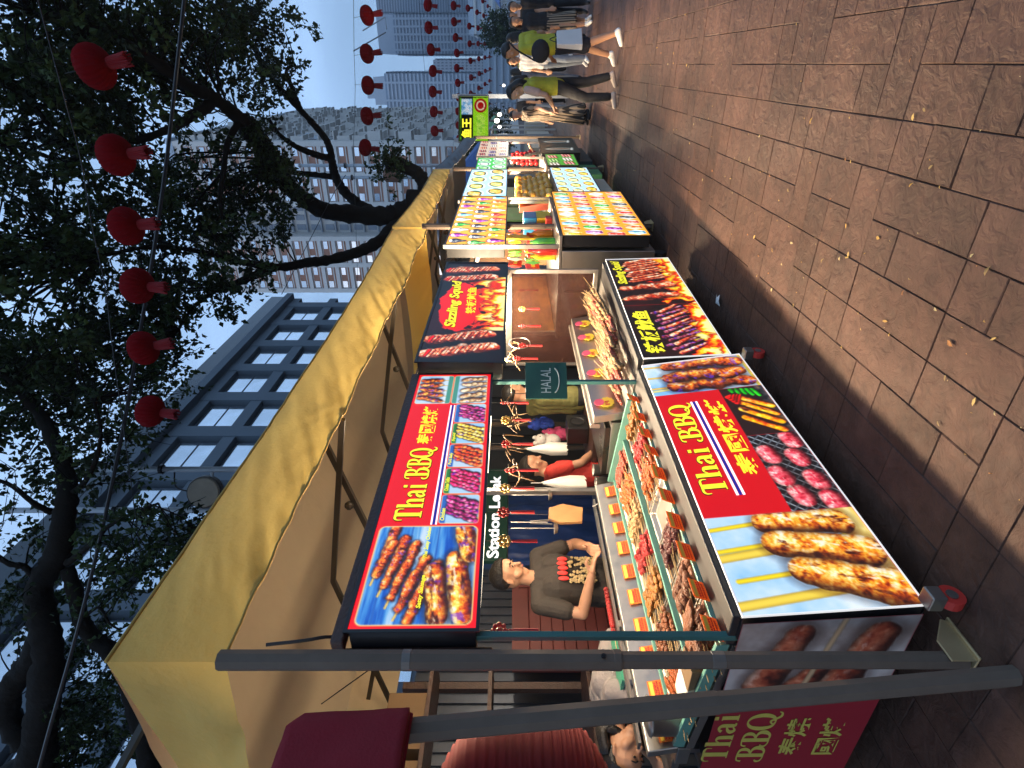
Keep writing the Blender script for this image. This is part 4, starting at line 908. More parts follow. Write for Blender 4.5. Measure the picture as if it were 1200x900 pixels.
FM = {'brown': foodmat('grilled_brown', (.17, .052, .016)), 'orange': foodmat('orange_glaze', (.36, .075, .008)), 'red': foodmat('red_sausage', (.28, .010, .010)), 'dark': foodmat('dark_glaze', (.085, .012, .011)),
      'pale': foodmat('pale_squid', (.34, .20, .085)), 'gold': foodmat('golden_crust', (.28, .11, .016)), 'pink': foodmat('pink_meat', (.36, .065, .04))}
def make_skewer(kind, n, r, L=.135, slim=1.0, seed=1, sl=.115):
    rng = random.Random(seed); t = thing('skewer', 'skewer', 'skewer'); m = MB(); m.tube([(0, -L / 2 - sl, .0), (0, L / 2 + .008, .001)], .0021, n=5); m.build('stick', m_wood_s, t, local=True)
    m = MB()
    for i in range(n):
        y = -L / 2 + L * (i + .5) / n; q = [r * rng.uniform(.8, 1.15), L / n * rng.uniform(.55, .72) * slim, r * rng.uniform(.75, 1.0)]
        rot = Matrix.Rotation(rng.uniform(-.5, .5), 3, 'Z') @ Matrix.Rotation(rng.uniform(-.4, .4), 3, 'X'); k = len(m.v); m.ell((rng.uniform(-.003, .003), y, rng.uniform(0, .003)), q, 10, 7, rot=rot)
        for j in range(k, len(m.v)): v = m.v[j]; m.v[j] = (v[0] + rng.uniform(-.0012, .0012), v[1] + rng.uniform(-.0012, .0012), v[2] + rng.uniform(-.0012, .0012))
    m.build('meat', FM[kind], t, smooth=True, local=True); return t
SK = {k: make_skewer(*a, seed=i + 3) for i, (k, a) in enumerate({'balls_red': ('red', 5, .014), 'balls_dark': ('dark', 5, .0155), 'sausage': ('orange', 2, .0135, .13, 1.1), 'satay': ('brown', 5, .0125), 'pink': ('pink', 4, .013), 'gold': ('gold', 3, .016), 'pale': ('pale', 4, .012), 'orange': ('orange', 5, .013), 'wing': ('brown', 2, .022, .13, 1.1)}.items())}
used = set()
def put_skewer(kind, loc, rz, label, group, ry=0, rx=0, sc=1.0):
    o = SK[kind] if kind not in used else copy_tree(SK[kind]); used.add(kind)
    o.location = loc; o.rotation_euler = (rx, ry, rz); o.scale = (sc,) * 3; o['label'] = label; o['group'] = group
rows = [ # x centre, list from near to far: (kind, count, words)
    (-2.128, ['wing', 'wing', 'balls_dark', None, 'orange', 'balls_red', 'gold', 'satay', None], 'front'),
    (-2.475, ['sausage', 'satay', 'gold', 'balls_red', 'pale', 'sausage', 'pink', 'pale', 'satay'], 'rear')]
ORD = ['nearest', 'second', 'third', 'fourth', 'fifth', 'sixth', 'seventh']
WORDS = {'wing': 'browned chicken piece on a stick', 'balls_dark': 'dark red glazed meat ball skewer', 'orange': 'orange glazed meat skewer', 'balls_red': 'bright red ball skewer', 'gold': 'golden crusted skewer', 'satay': 'brown satay skewer', 'sausage': 'orange sausage skewer', 'pale': 'pale squid skewer', 'pink': 'pink meat skewer'}
ft = True; rng = random.Random(9)
for xc, kinds, rown in rows:
    for i, kd in enumerate(kinds[:7]):
        yc = 1.57 + i * .263; xx = xc + (.02 + .007 * i if rown == 'front' else .004 * i)
        o = tr if ft else copy_tree(tr); ft = False; o.location = (xx, yc, deck(xx, 0) - .010); o.rotation_euler.y = SL
        o['label'] = 'steel tray in the %s row, %s from the near end' % (rown, ORD[i]); o['group'] = 'steel food trays'
        if kd is None: o['label'] = 'empty steel tray in the front row, before the orange skewers'; continue
        n = 5 if kd == 'wing' else 7
        for layer in range(2):
            for j in range(n - layer):
                lx = (j - (n - layer - 1) / 2) * (.245 / n); kx = xx + lx; z = deck(kx, 0) + .010 + layer * .019
                put_skewer(kd, (kx + rng.uniform(-.005, .005), yc + .03 + rng.uniform(-.028, .028), z + rng.uniform(0, .004)), R(-9 + rng.uniform(-15, 15)), '%s in the %s row, %s tray from the near end' % (WORDS[kd], rown, ORD[i]), 'skewers in the %s row, %s tray' % (rown, ORD[i]), ry=SL, rx=R(rng.uniform(-4, 4)), sc=1.05)
for k in SK:
    if k not in used: bpy.data.objects.remove(SK[k])
# flat grilled chicken laid over the nearest front tray
for i, (dx, dy, rz, s) in enumerate([(.03, .05, .4, 1.0), (-.05, -.03, 1.1, .9), (.05, -.09, 2.0, .85)]):
    m = MB(); rg_ = random.Random(70 + i); m.ell((0, 0, 0), (.075 * s, .045 * s, .016), 18, 9)
    m.v = [(v[0] * (1 + .25 * math.sin(9 * v[1] * 12 + i)) + rg_.uniform(-.002, .002), v[1] * (1 + .2 * math.cos(v[0] * 70)) + rg_.uniform(-.002, .002), v[2] + .006 * math.sin(v[0] * 110) * math.cos(v[1] * 90)) for v in m.v]
    o = m.build('grilled_chicken', FM['brown'], smooth=True); o.location = (-2.11 + dx, 1.60 + dy, deck(-2.11, 0) + .058 + .004 * i); o.rotation_euler = (0, SL, rz)
    tag(o, ['largest flattened grilled chicken piece on the nearest front tray', 'grilled chicken piece turned across the nearest front tray', 'small grilled chicken piece at the very near end of the trays'][i], 'grilled meat', 'flat grilled chicken pieces')
# ================================================================== stall 2: squid counter
st2 = counter('grill_stall', 'black counter stall under the Sizzling Squid header with bundled skewers', -1.62, -2.70, 3.36, 5.12, m_black)
m = MB(); m.hexa([(-1.85, 3.36, .735), (-1.695, 3.36, .735), (-1.585, 5.12, .735), (-1.74, 5.12, .735), (-1.85, 3.36, .772), (-1.695, 3.36, .772), (-1.585, 5.12, .772), (-1.74, 5.12, .772)]); m.build('ledge', m_char, st2, bevel=.006)
m = MB(); m.hexa([(-2.12, 3.36, .72), (-1.852, 3.36, .72), (-1.742, 5.12, .72), (-2.12, 5.12, .72), (-2.12, 3.36, .80), (-1.852, 3.36, .775), (-1.742, 5.12, .775), (-2.12, 5.12, .80)]); m.build('skewer_bed', m_alu, st2)
m = MB(); m.hexa([(-2.16, 3.36, .802), (-2.10, 3.36, .802), (-2.10, 5.11, .802), (-2.16, 5.11, .802), (-2.20, 3.36, 1.03), (-2.14, 3.36, 1.03), (-2.14, 5.11, 1.03), (-2.20, 5.11, 1.03)]); m.box(-2.24, -2.203, 3.36, 5.11, .98, 1.05)
m.build('tag_panel', m_steel, st2, bevel=.004)
m = MB(); m.box(-2.66, -2.25, 3.38, 5.10, .90, .94); m.build('hot_plate', mat('hot_plate', (.05, .045, .04), .3, metal=.8, var=.3, vscale=6), st2, bevel=.004)
m = MB(); m.box(-2.66, -2.205, 3.38, 5.10, .731, .899); m.build('hob_box', m_steel, st2, bevel=.004)
gp = thing('glass_partition', 'steel framed glass partition at the far end of the squid counter', 'partition', (-2.15, 5.14, .8))
m = MB(); m.box(-2.66, -1.66, 5.135, 5.165, 1.60, 1.66); m.box(-1.70, -1.66, 5.135, 5.165, .80, 1.60); m.box(-2.66, -2.63, 5.135, 5.165, .80, 1.60); m.box(-2.63, -1.70, 5.135, 5.165, .80, .84); m.build('frame', m_steel, gp, bevel=.003)
m_pane = bpy.data.materials.new('smoky_glass'); m_pane.use_nodes = True; nt = m_pane.node_tree; bs = nt.nodes['Principled BSDF']; bs.inputs['Base Color'].default_value = (.045, .020, .016, 1); bs.inputs['Roughness'].default_value = .12; bs.inputs['Alpha'].default_value = .42
n_ = nt.nodes.new('ShaderNodeTexNoise'); n_.inputs['Scale'].default_value = 3.5; n_.inputs['Detail'].default_value = 5; mrg = nt.nodes.new('ShaderNodeMapRange'); mrg.inputs['From Min'].default_value = .35; mrg.inputs['From Max'].default_value = .7; mrg.inputs['To Min'].default_value = .30; mrg.inputs['To Max'].default_value = .86
nt.links.new(n_.outputs['Fac'], mrg.inputs['Value']); nt.links.new(mrg.outputs[0], bs.inputs['Alpha'])
m = MB(); m.box(-2.63, -1.70, 5.148, 5.153, .84, 1.60); m.build('pane', m_pane, gp)
# star shaped price tags
m_tagy = mat('tag_yellow', (.80, .62, .05), .5, var=.05); m_tagp = mat('tag_pink', (.75, .10, .20), .5, var=.05)
def star(mb, cx, cz, rad, d0, mi, n=11):
    poly = [(cx + rad * (1 if i % 2 else .86) * math.cos(math.pi * i / n), cz + rad * .8 * (1 if i % 2 else .86) * math.sin(math.pi * i / n)) for i in range(2 * n)]
    mb.prism(poly, d0, d0 + .002, mi, fr=lambda a, b, c: (c, a, b))
tg = thing('price_tag', 'tag', 'price tag'); m = MB(); star(m, 0, 0, .072, 0, 0); m.build('yellow_star', m_tagy, tg, local=True); m = MB(); star(m, .01, .052, .048, .0025, 0); m.build('pink_star', m_tagp, tg, local=True)
m = MB()
for k in range(3): m.box(.0022, .0034, -.04 + .02 * k, -.028 + .02 * k, -.02 + .012 * (k % 2), .012)
m.build('print', m_cardr, tg, local=True)
for i, y in enumerate((3.50, 3.95, 4.30, 4.62, 4.92)):
    o = tg if i == 0 else copy_tree(tg); o.location = (-2.108, y, .925); o.rotation_euler = (0, R(-10), 0); o['group'] = 'star price tags on the steel panel'
    o['label'] = 'yellow and pink star price tag on steel, %s from the near end' % ['first', 'second', 'third', 'fourth', 'fifth'][i]
# bundled squid skewers: sticks point away down the street
sq = make_skewer('pink', 5, .015, .15, seed=77, sl=.24); sq2 = make_skewer('pale', 4, .016, .14, seed=78, sl=.22); f1 = f2 = True
rng = random.Random(31)
for i in range(120):
    f = i / 119; y = 3.46 + 1.42 * f + rng.uniform(-.03, .03); x = -1.925 + .075 * f + rng.uniform(-.125, .125); red = rng.random() < .45
    if red: o = sq if f1 else copy_tree(sq); f1 = False
    else: o = sq2 if f2 else copy_tree(sq2); f2 = False
    o.location = (x, y, .825 + rng.uniform(0, .05) + .02 * math.sin(f * 9)); o.rotation_euler = (R(rng.uniform(-12, -3)), 0, R(180 + rng.uniform(-12, 12))); o.scale = (1.15,) * 3
    o['label'] = 'pink squid skewer with a long bare stick heaped on the squid counter' if red else 'pale squid skewer with a long bare stick heaped on the squid counter'; o['group'] = 'squid skewers heaped on the counter'
# ================================================================== stalls 3 to 6
st3 = thing('drinks_stall', 'steel cabinet stall carrying the tall hexagon drinks menu', 'food stall', (-2.0, 6.7, 0))
m = MB(); m.box(-2.62, -1.66, 5.74, 7.66, .14, 1.09); m.build('cabinet', m_steel, st3, bevel=.008)
m = MB(); m.box(-2.635, -1.50, 5.725, 7.67, 1.092, 1.125); m.build('counter_top', m_alu, st3, bevel=.004)
for (x, y) in ((-1.62, 5.76), (-1.56, 7.63), (-2.58, 5.76), (-2.58, 7.63)):
    m = MB(); m.box(x - .02, x + .02, y - .02, y + .02, 1.126, 2.3); m.build('frame_post', m_alu, st3)
m = MB(); m.box(-2.60, -2.57, 5.78, 7.62, 1.13, 2.25); m.build('bounce_panel', mat('back_orange', (.50, .22, .05), .6, var=.2, vscale=3), st3)  # added board that throws warm lamp light back into the drinks stall
m = MB(); m.box(-2.1, -2.08, 5.722, 5.738, .18, 1.05); m.build('door_seam', m_black, st3)
for (x, y) in ((-1.72, 5.85), (-1.72, 7.5), (-2.5, 5.85), (-2.5, 7.5)):
    m = MB(); m.tube([(x - .02, y, .07), (x + .02, y, .07)], .07, n=14); m.build('caster', m_black, st3)
st4 = thing('fish_ball_stall', 'pale counter stall piled with orange fish balls', 'food stall', (-2.0, 8.7, 0))
m_cream = mat('cream_panel', (.5, .44, .34), .6, var=.1, vscale=4)
m = MB(); m.box(-2.5, -1.60, 7.80, 9.55, .14, .99); m.build('body', m_cream, st4); m = MB(); m.box(-2.52, -1.45, 7.79, 9.56, .992, 1.02); m.build('counter_top', m_alu, st4)
m = MB(); m.hexa([(x_ + .70, y_, z_) for x_, y_, z_ in ((-2.4, 7.85, 1.021), (-2.3, 7.85, 1.021), (-2.3, 9.5, 1.021), (-2.4, 9.5, 1.021), (-2.45, 7.85, 1.5), (-2.38, 7.85, 1.5), (-2.38, 9.5, 1.5), (-2.45, 9.5, 1.5))]); m.build('display_rack', mat('rack_red', (.35, .06, .03), .6, var=.2), st4)
for (x, y) in ((-1.56, 7.82), (-1.50, 9.53)):
    m = MB(); m.box(x - .02, x + .02, y - .02, y + .02, 1.021, 2.25); m.build('frame_post', m_alu, st4)
fb = None; rng = random.Random(8); m_ball = mat('fish_ball', (.90, .46, .07), .3, var=.25, vscale=30, spec=.6, objrand=.25)
for i in range(9):
    for j in range(6):
        if fb is None:
            m = MB(); m.ell((0, 0, 0), .062, 12, 8); fb = m.build('fish_ball', m_ball, smooth=True); tag(fb, 'orange fish ball in the heap stacked up the red rack', 'fish ball', 'orange fish balls on the rack'); o = fb
        else: o = copy_tree(fb)
        o.location = (-1.555 + rng.uniform(-.02, .03) - .012 * j, 7.95 + i * .18 + (.09 if j % 2 else 0) + rng.uniform(-.02, .02), 1.085 + j * .082)
m = MB(); m.box(-2.47, -2.44, 7.84, 9.5, 1.03, 2.2); m.build('bounce_panel', mat('back_cream', (.55, .40, .20), .6, var=.2, vscale=3), st4)  # cream board added behind the fish balls to reflect the lamps
st5 = thing('green_stall', 'small green counter stall beyond the third canopy post', 'food stall', (-2, 10.5, 0))
m_gp = mat('green_panel', (.06, .22, .09), .6, var=.15); m = MB(); m.box(-2.4, -1.60, 9.98, 11.02, .1, 1.01); m.build('body', m_gp, st5); m = MB(); m.box(-2.42, -1.47, 9.97, 11.03, 1.012, 1.04); m.build('counter_top', m_alu, st5)
st6 = thing('oyster_stall', 'dark teal counter stall at the far end of the row', 'food stall', (-2, 12.1, 0))
m_dt = mat('dark_teal_panel', (.02, .05, .055), .5, var=.2); m = MB(); m.box(-2.4, -1.56, 11.15, 13.05, .12, 1.02); m.build('body', m_dt, st6)
for (x, y) in ((-1.5, 11.18), (-1.45, 13.02)):
    m = MB(); m.box(x - .02, x + .02, y - .02, y + .02, 1.021, 2.25); m.build('frame_post', m_alu, st6)
m = MB(); m.box(-2.38, -2.35, 11.2, 13.0, 1.03, 2.2); m.build('bounce_panel', mat('back_green', (.10, .20, .10), .6, var=.3, vscale=3), st6)  # added green board, gives the lamps a surface to light behind the counter
m = MB(); m.box(-2.38, -2.35, 10.0, 11.0, 1.05, 2.2); m.build('bounce_panel', m_gp, st5)  # same kind of added reflecting board for the small green stall
# goods on the third and sixth counters
def bottle(col, name, label, loc, s=1.0, group=None):
    t = thing(name, label, 'bottle', loc, group); m = MB(); m.lathe([(0, 0), (.036, 0), (.038, .01), (.038, .14), (.03, .17), (.013, .20), (.013, .225)], n=14); m.v = [(v[0] * s, v[1] * s, v[2] * s) for v in m.v]; m.build('glass', mat('syrup_' + col[0], col[1], .2, var=.05, spec=.6), t, smooth=True, local=True)
    m = MB(); m.lathe([(0, .245), (.016, .245), (.016, .222), (0, .222)], n=12); m.v = [(v[0] * s, v[1] * s, v[2] * s) for v in m.v]; m.build('cap', m_cardr, t, local=True); return t
cols = [('red', (.5, .03, .02)), ('yellow', (.7, .5, .03)), ('green', (.08, .4, .06)), ('purple', (.25, .05, .3)), ('orange', (.7, .22, .02)), ('blue', (.05, .2, .5))]
for i in range(10): bottle(cols[i % 6], 'syrup_bottle', '%s syrup bottle on the steel drinks counter, %s the yellow poster' % (cols[i % 6][0], 'before' if i < 6 else 'past'), (-1.72 - .1 * (i % 2), 5.95 + i * .17, 1.126), 1.25, 'syrup bottles on the drinks counter')
pk = None; rng = random.Random(17)
for i in range(22):
    if pk is None:
        pk = thing('snack_packet', 'p', 'packet'); m = MB(); m.hexa([(-.004, -.05, -.15), (.004, -.05, -.15), (.004, .05, -.15), (-.004, .05, -.15), (-.02, -.055, -.08), (.02, -.055, -.08), (.02, .055, -.08), (-.02, .055, -.08)]); m.hexa([(-.02, -.055, -.08), (.02, -.055, -.08), (.02, .055, -.08), (-.02, .055, -.08), (-.004, -.05, 0), (.004, -.05, 0), (.004, .05, 0), (-.004, .05, 0)])
        pm_ = bpy.data.materials.new('packet_film'); pm_.use_nodes = True; n_ = pm_.node_tree; oi = n_.nodes.new('ShaderNodeObjectInfo'); cr = n_.nodes.new('ShaderNodeValToRGB'); cr.color_ramp.interpolation = 'CONSTANT'
        for q, cc in enumerate([(.55, .03, .02), (.7, .45, .02), (.1, .35, .06), (.7, .2, .02), (.55, .5, .42), (.3, .05, .3)]):
            el = cr.color_ramp.elements[q] if q < 2 else cr.color_ramp.elements.new(q / 6); el.position = q / 6; el.color = (*cc, 1)
        n_.links.new(oi.outputs['Random'], cr.inputs['Fac']); n_.links.new(cr.outputs['Color'], n_.nodes['Principled BSDF'].inputs['Base Color']); n_.nodes['Principled BSDF'].inputs['Roughness'].default_value = .3
        m.build('pouch', pm_, pk, local=True); m = MB(); m.box(.0205, .0215, -.035, .035, -.10, -.06); m.build('sticker', m_cardy, pk, local=True); o = pk
    else: o = copy_tree(pk)
    o.location = (-1.95 + .1 * (i % 2), 5.95 + (i % 11) * .155 + rng.uniform(-.02, .02), 1.64 - .19 * (i // 11)); o.rotation_euler = (R(rng.uniform(-8, 8)), 0, R(rng.uniform(-20, 20)))
    o['label'] = 'bright snack packet hanging in the upper row over the drinks counter' if i < 11 else 'bright snack packet hanging in the lower row over the drinks counter'; o['group'] = 'snack packets in the %s row' % ('upper' if i < 11 else 'lower')
yp = thing('poster', 'tall yellow poster standing on the drinks counter', 'poster', (-1.75, 6.6, 1.126)); m = MB(); m.box(-1.76, -1.74, 6.52, 6.68, 1.13, 1.66); m.build('board', mat('poster_yellow', (.8, .55, .02), .5, var=.08), yp); m = MB(); m.box(-1.738, -1.734, 6.55, 6.65, 1.35, 1.40); m.build('print', m_cardr, yp)
bb = thing('crate', 'blue and yellow plastic box on the drinks counter', 'box', (-1.72, 7.15, 1.126)); m = MB(); m.box(-1.85, -1.62, 7.0, 7.35, 1.127, 1.30); m.build('lower_half', mat('box_yellow', (.75, .5, .02), .4, var=.05), bb, bevel=.01); m = MB(); m.box(-1.85, -1.62, 7.0, 7.35, 1.302, 1.46); m.build('upper_half', mat('box_blue', (.02, .25, .5), .4, var=.05), bb, bevel=.01)
rb = thing('red_tray', 'long red snack tray on the drinks counter', 'tray', (-1.66, 6.3, 1.126)); m = MB(); m.box(-1.68, -1.58, 6.8, 6.95, 1.127, 1.2); m.build('tray_body', m_cardr, rb, bevel=.008)
for i in range(6):
    t = thing('chilli_string', 'red chilli string hanging over the oyster counter', 'garland', (-1.6, 11.4 + i * .24, 1.65), 'red strings over the oyster counter'); m = MB()
    for k in range(6): m.ell((random.uniform(-.03, .03), random.uniform(-.03, .03), -.08 - .085 * k), (.05, .05, .045), 8, 5)
    m.build('beads', mat('bead_red', (.5, .02, .02), .4, var=.1), t, smooth=True, local=True); m = MB(); m.tube([(0, 0, .55), (0, 0, -.5)], .004, n=4); m.build('string', m_black, t, local=True)
# ================================================================== lamps hung behind the header signs
m_lamp = mat('lamp_glow', (.9, .9, .9), .5, var=0, emit=(1.0, .83, .58), estr=14)
LP = thing('work_lamp', 'long white tube lamp', 'lamp')
m = MB(); m.box(-.03, .03, -.33, .33, .012, .05); m.build('housing', m_alu, LP, bevel=.004, local=True); m = MB(); m.tube([(0, -.31, 0), (0, .31, 0)], .013, n=8); m.build('tube', m_lamp, LP, local=True); m = MB(); m.tube([(0, -.25, .05), (0, -.25, .9)], .004, n=4); m.tube([(0, .25, .05), (0, .25, .9)], .004, n=4); m.build('hanger', m_black, LP, local=True)
for i, (x, y, z, e) in enumerate([(-2.46, 2.15, 2.02, 34), (-2.46, 2.95, 2.02, 34), (-2.40, 3.9, 2.02, 34), (-2.35, 4.7, 2.02, 30), (-2.25, 6.2, 2.05, 36), (-2.25, 7.2, 2.05, 36), (-2.15, 8.3, 2.05, 40), (-2.1, 9.2, 2.05, 36), (-2.1, 10.5, 2.05, 36), (-2.05, 12.0, 2.05, 46), (-2.05, 13.6, 2.05, 46)]):
    o = LP if i == 0 else copy_tree(LP); o.location = (x, y, z); o['label'] = 'white tube lamp hung behind the header signs of the stalls'; o['group'] = 'tube lamps behind the header signs'
    ld = bpy.data.lights.new('lamp_light', 'AREA'); ld.shape = 'RECTANGLE'; ld.size = .06; ld.size_y = .6; ld.energy = e * (1.9 if i < 2 else 3.1); ld.color = (1.0, .76, .50); ld.spread = R(180)
    lo = bpy.data.objects.new('lamp_light', ld); COL.objects.link(lo); lo.location = (x + .03, y, z - .03); lo.rotation_euler = (0, R(-64), 0); o.rotation_euler.y = R(-45)

# slim strips added under the headers as fill light on the vendors
m_strip = mat('fill_glow', (.9, .9, .9), .5, var=0, emit=(1.0, .85, .62), estr=6)
SP = thing('fill_strip', 'strip', 'lamp'); m = MB(); m.box(-.02, .02, -.30, .30, 0, .02); m.build('housing', m_black, SP, local=True); m = MB(); m.box(-.012, .012, -.28, .28, -.006, -.001); m.build('tube', m_strip, SP, local=True)
for i, (x, y, z) in enumerate([(-2.02, 1.95, 1.74), (-2.0, 2.85, 1.74), (-1.92, 3.95, 1.68), (-1.85, 4.7, 1.68)]):
    o = SP if i == 0 else copy_tree(SP); o.location = (x, y, z); o['group'] = 'added fill strips under the headers'; o['label'] = 'slim added fill light under the back edge of the first two header signs'
    ld = bpy.data.lights.new('fill_light', 'AREA'); ld.shape = 'RECTANGLE'; ld.size = .04; ld.size_y = .55; ld.energy = 20; ld.color = (1.0, .80, .56)
    lo = bpy.data.objects.new('fill_light', ld); COL.objects.link(lo); lo.location = (x - .02, y, z - .02); lo.rotation_euler = (0, R(78), 0)

m_cab = mat('black_cable', (.012, .012, .013), .5, var=.2)
m = MB(); m.tube(bez([(-1.855, 1.36, 2.5), (-1.87, 1.40, 2.32), (-1.93, 1.50, 2.25), (-1.96, 1.9, 2.28), (-1.95, 2.5, 2.25), (-1.93, 3.2, 2.29), (-1.85, 4.2, 2.24), (-1.76, 5.1, 2.26)], 6), .007, n=6); tag(m.build('power_cable', m_cab), 'black power cable looped along the top of the first two header signs', 'cable')
# ================================================================== behind the stalls
m_corr = mat('corrugated_steel', (.075, .09, .12), .35, metal=.6, var=.2, vscale=3)
cw = MB(); y = -1.5
while y < 4.85: cw.box(-5.32, -5.25, y, y + .055, 0, 2.55); cw.box(-5.32, -5.275, y + .055, y + .11, 0, 2.55); y += .11
tag(cw.build('corrugated_wall', m_corr), 'dark corrugated steel wall behind the Thai BBQ vendor', 'wall')
tb = thing('tarpaulin', 'blue tarpaulin hung behind the stalls below the green sign', 'tarpaulin', (-5.2, 5.4, 0))
m_tarp = mat('blue_tarp', (.012, .05, .22), .45, var=.2, vscale=4, bump=.3, bscale=9)
def tarp(U, V): return np.stack([-5.2 + .07 * (fbm(U * 9, V * 3, 1, 61) - .5) * 2, 4.86 + 1.35 * U, .5 + 1.15 * V], -1)
sheet('tarp_sheet', tarp, 50, 20, m_tarp, tb); m = MB(); m.tube([(-5.18, 4.8, 1.66), (-5.18, 6.3, 1.66)], .014, n=6); m.build('rail', m_alu, tb)
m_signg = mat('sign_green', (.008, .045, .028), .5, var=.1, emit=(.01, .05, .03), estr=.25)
ss = thing('shop_sign', 'green sign with white letters hanging behind the vendor', 'sign', (-5.1, 5.7, 1.8))
m = MB(); m.box(-5.16, -5.11, 4.86, 6.62, 1.66, 2.02); m.build('board', m_signg, ss, bevel=.004)
m = MB(); fit_text(m, 'Station Lepak', lambda u, v, d: Vector((-5.108 + d, 4.90 + u, 1.715 + v)), 0, 1.55, 0, .19, .004, 0, bold=.03); m.build('lettering', m_whi, ss)
dw = thing('partition_wall', 'dark panelled wall closing off the back of the stall row', 'wall', (-5.3, 11, 0)); m = MB(); m.box(-5.36, -5.28, 6.4, 16, 0, 2.5); m.build('panel', mat('dark_panel', (.03, .032, .035), .6, var=.3, vscale=2), dw)
m = MB()
for k in range(8): m.box(-5.277, -5.25, 6.5 + k * 1.2, 6.56 + k * 1.2, 0, 2.5)
m.build('batten', m_char, dw)
rs = thing('folding_screen', 'maroon slatted screen standing behind the vendor in the black shirt', 'screen', (-4.6, 3.6, 0)); m = MB(); m_mw = mat('maroon_wood', (.12, .02, .018), .5, var=.2, vscale=6)
for k in range(12): m.hexa([(-4.62, 3.18, .25 + k * .105), (-4.56, 3.18, .29 + k * .105), (-4.56, 3.98, .29 + k * .105), (-4.62, 3.98, .25 + k * .105), (-4.62, 3.18, .34 + k * .105), (-4.56, 3.18, .385 + k * .105), (-4.56, 3.98, .385 + k * .105), (-4.62, 3.98, .34 + k * .105)])
m.build('slats', m_mw, rs); m = MB(); m.box(-4.63, -4.55, 3.12, 3.18, 0, 1.60); m.box(-4.63, -4.55, 3.98, 4.04, 0, 1.60); m.box(-4.63, -4.55, 3.18, 3.98, 1.54, 1.60); m.build('frame', m_mw, rs)
sh = thing('shelf_rack', 'wooden rack of boxes standing at the near end behind the stall', 'shelf', (-4.3, 2.0, 0))
m = MB()
for (x, y) in ((-4.1, 1.5), (-4.1, 2.9), (-4.5, 1.5), (-4.5, 2.9)): m.box(x - .03, x + .03, y - .03, y + .03, 0, 2.5)
m.build('uprights', m_wood, sh)
for z in (1.0, 1.75, 2.2):
    m = MB(); m.box(-4.53, -4.07, 1.45, 2.95, z, z + .03); m.build('shelf', m_wood, sh)
m_cb = mat('cardboard', (.17, .105, .05), .8, var=.12, vscale=5)
for i, (y, w_, h_, z) in enumerate([(1.62, .3, .3, 2.232), (2.0, .25, .22, 2.232), (2.4, .4, .28, 2.232)]):
    m = MB(); m.box(-4.4, -4.1, y - w_ / 2, y + w_ / 2, z, z + h_); m.box(-4.098, -4.096, y - .02, y + .02, z, z + h_)
    tag(m.build('cardboard_box', m_cb, bevel=.006), 'brown cardboard box on the %s shelf of the wooden rack, %s' % ('top' if i < 3 else 'middle', ['nearest', 'small middle one', 'widest', 'nearest', 'low middle one', 'tall narrow one'][i]), 'box', 'cardboard boxes on the rack')
# ---- goods hung and set around the vendor
def hang(px, py, x): return atx(px, py, x)
p = hang(640, 446, -1.80); ha = thing('halal_sign', 'small dark green HALAL board hanging between the first two stalls', 'sign', p)
hw, hh = .125, .135; p0 = Vector((p.x, p.y, p.z)); nrm = Vector((.75, -.66, 0)).normalized(); ur = Vector((0, 0, 1)).cross(nrm)
hf = lambda u, v, d: p0 + ur * u + Vector((0, 0, 1)) * v + nrm * d
m = MB(); m.hexa([hf(-hw, -hh, -.005), hf(hw, -hh, -.005), hf(hw, -hh, .005), hf(-hw, -hh, .005), hf(-hw, hh, -.005), hf(hw, hh, -.005), hf(hw, hh, .005), hf(-hw, hh, .005)]); m.build('board', mat('board_green', (.015, .075, .06), .35, var=.15), ha)
m = MB(); fit_text(m, 'HALAL', hf, -.085, .085, -.03, .035, .007, 0, bold=.0)
pts = [hf(.09 * math.cos(R(a)), -.04 + .045 * math.sin(R(a)) - .0, .007) for a in range(200, 345, 10)]; m.tube(pts, .004, n=4); m.build('lettering', mat('faded_white', (.42, .52, .50), .5, var=.2), ha)
m = MB(); m.tube([hf(-.09, hh, 0), hf(-.09, hh + .12, 0)], .003, n=4); m.tube([hf(.09, hh, 0), hf(.09, hh + .12, 0)], .003, n=4); m.build('cord', m_black, ha)
m_kred = mat('charm_red', (.50, .02, .02), .5, var=.15); m_gold = mat('charm_gold', (.70, .42, .10), .35, metal=.3, var=.1)
def charm(mk):
    t = thing('knot_charm', 'charm', 'charm'); m = MB()
    for k in range(8):
        a = k * math.pi / 4; m.ell((0, .034 * math.cos(a), .034 * math.sin(a)), (.008, .014, .014), 8, 5)
    m.ell((0, 0, 0), (.012, .018, .018), 8, 5); m.build('flower_knot', mk, t, smooth=True, local=True)
    m = MB(); m.ell((0, 0, -.058), (.010, .010, .012), 8, 5); m.tube([(0, 0, -.06), (0, 0, -.09), (0, 0, -.22)], [.008, .011, .013], n=8); m.build('tassel', m_kred, t, local=True)
    m = MB(); m.tube([(0, 0, .04), (0, 0, .16)], .002, n=4); m.build('cord', m_black, t, local=True); return t
ch = {0: charm(m_kred), 1: charm(m_gold)}; uc = set()
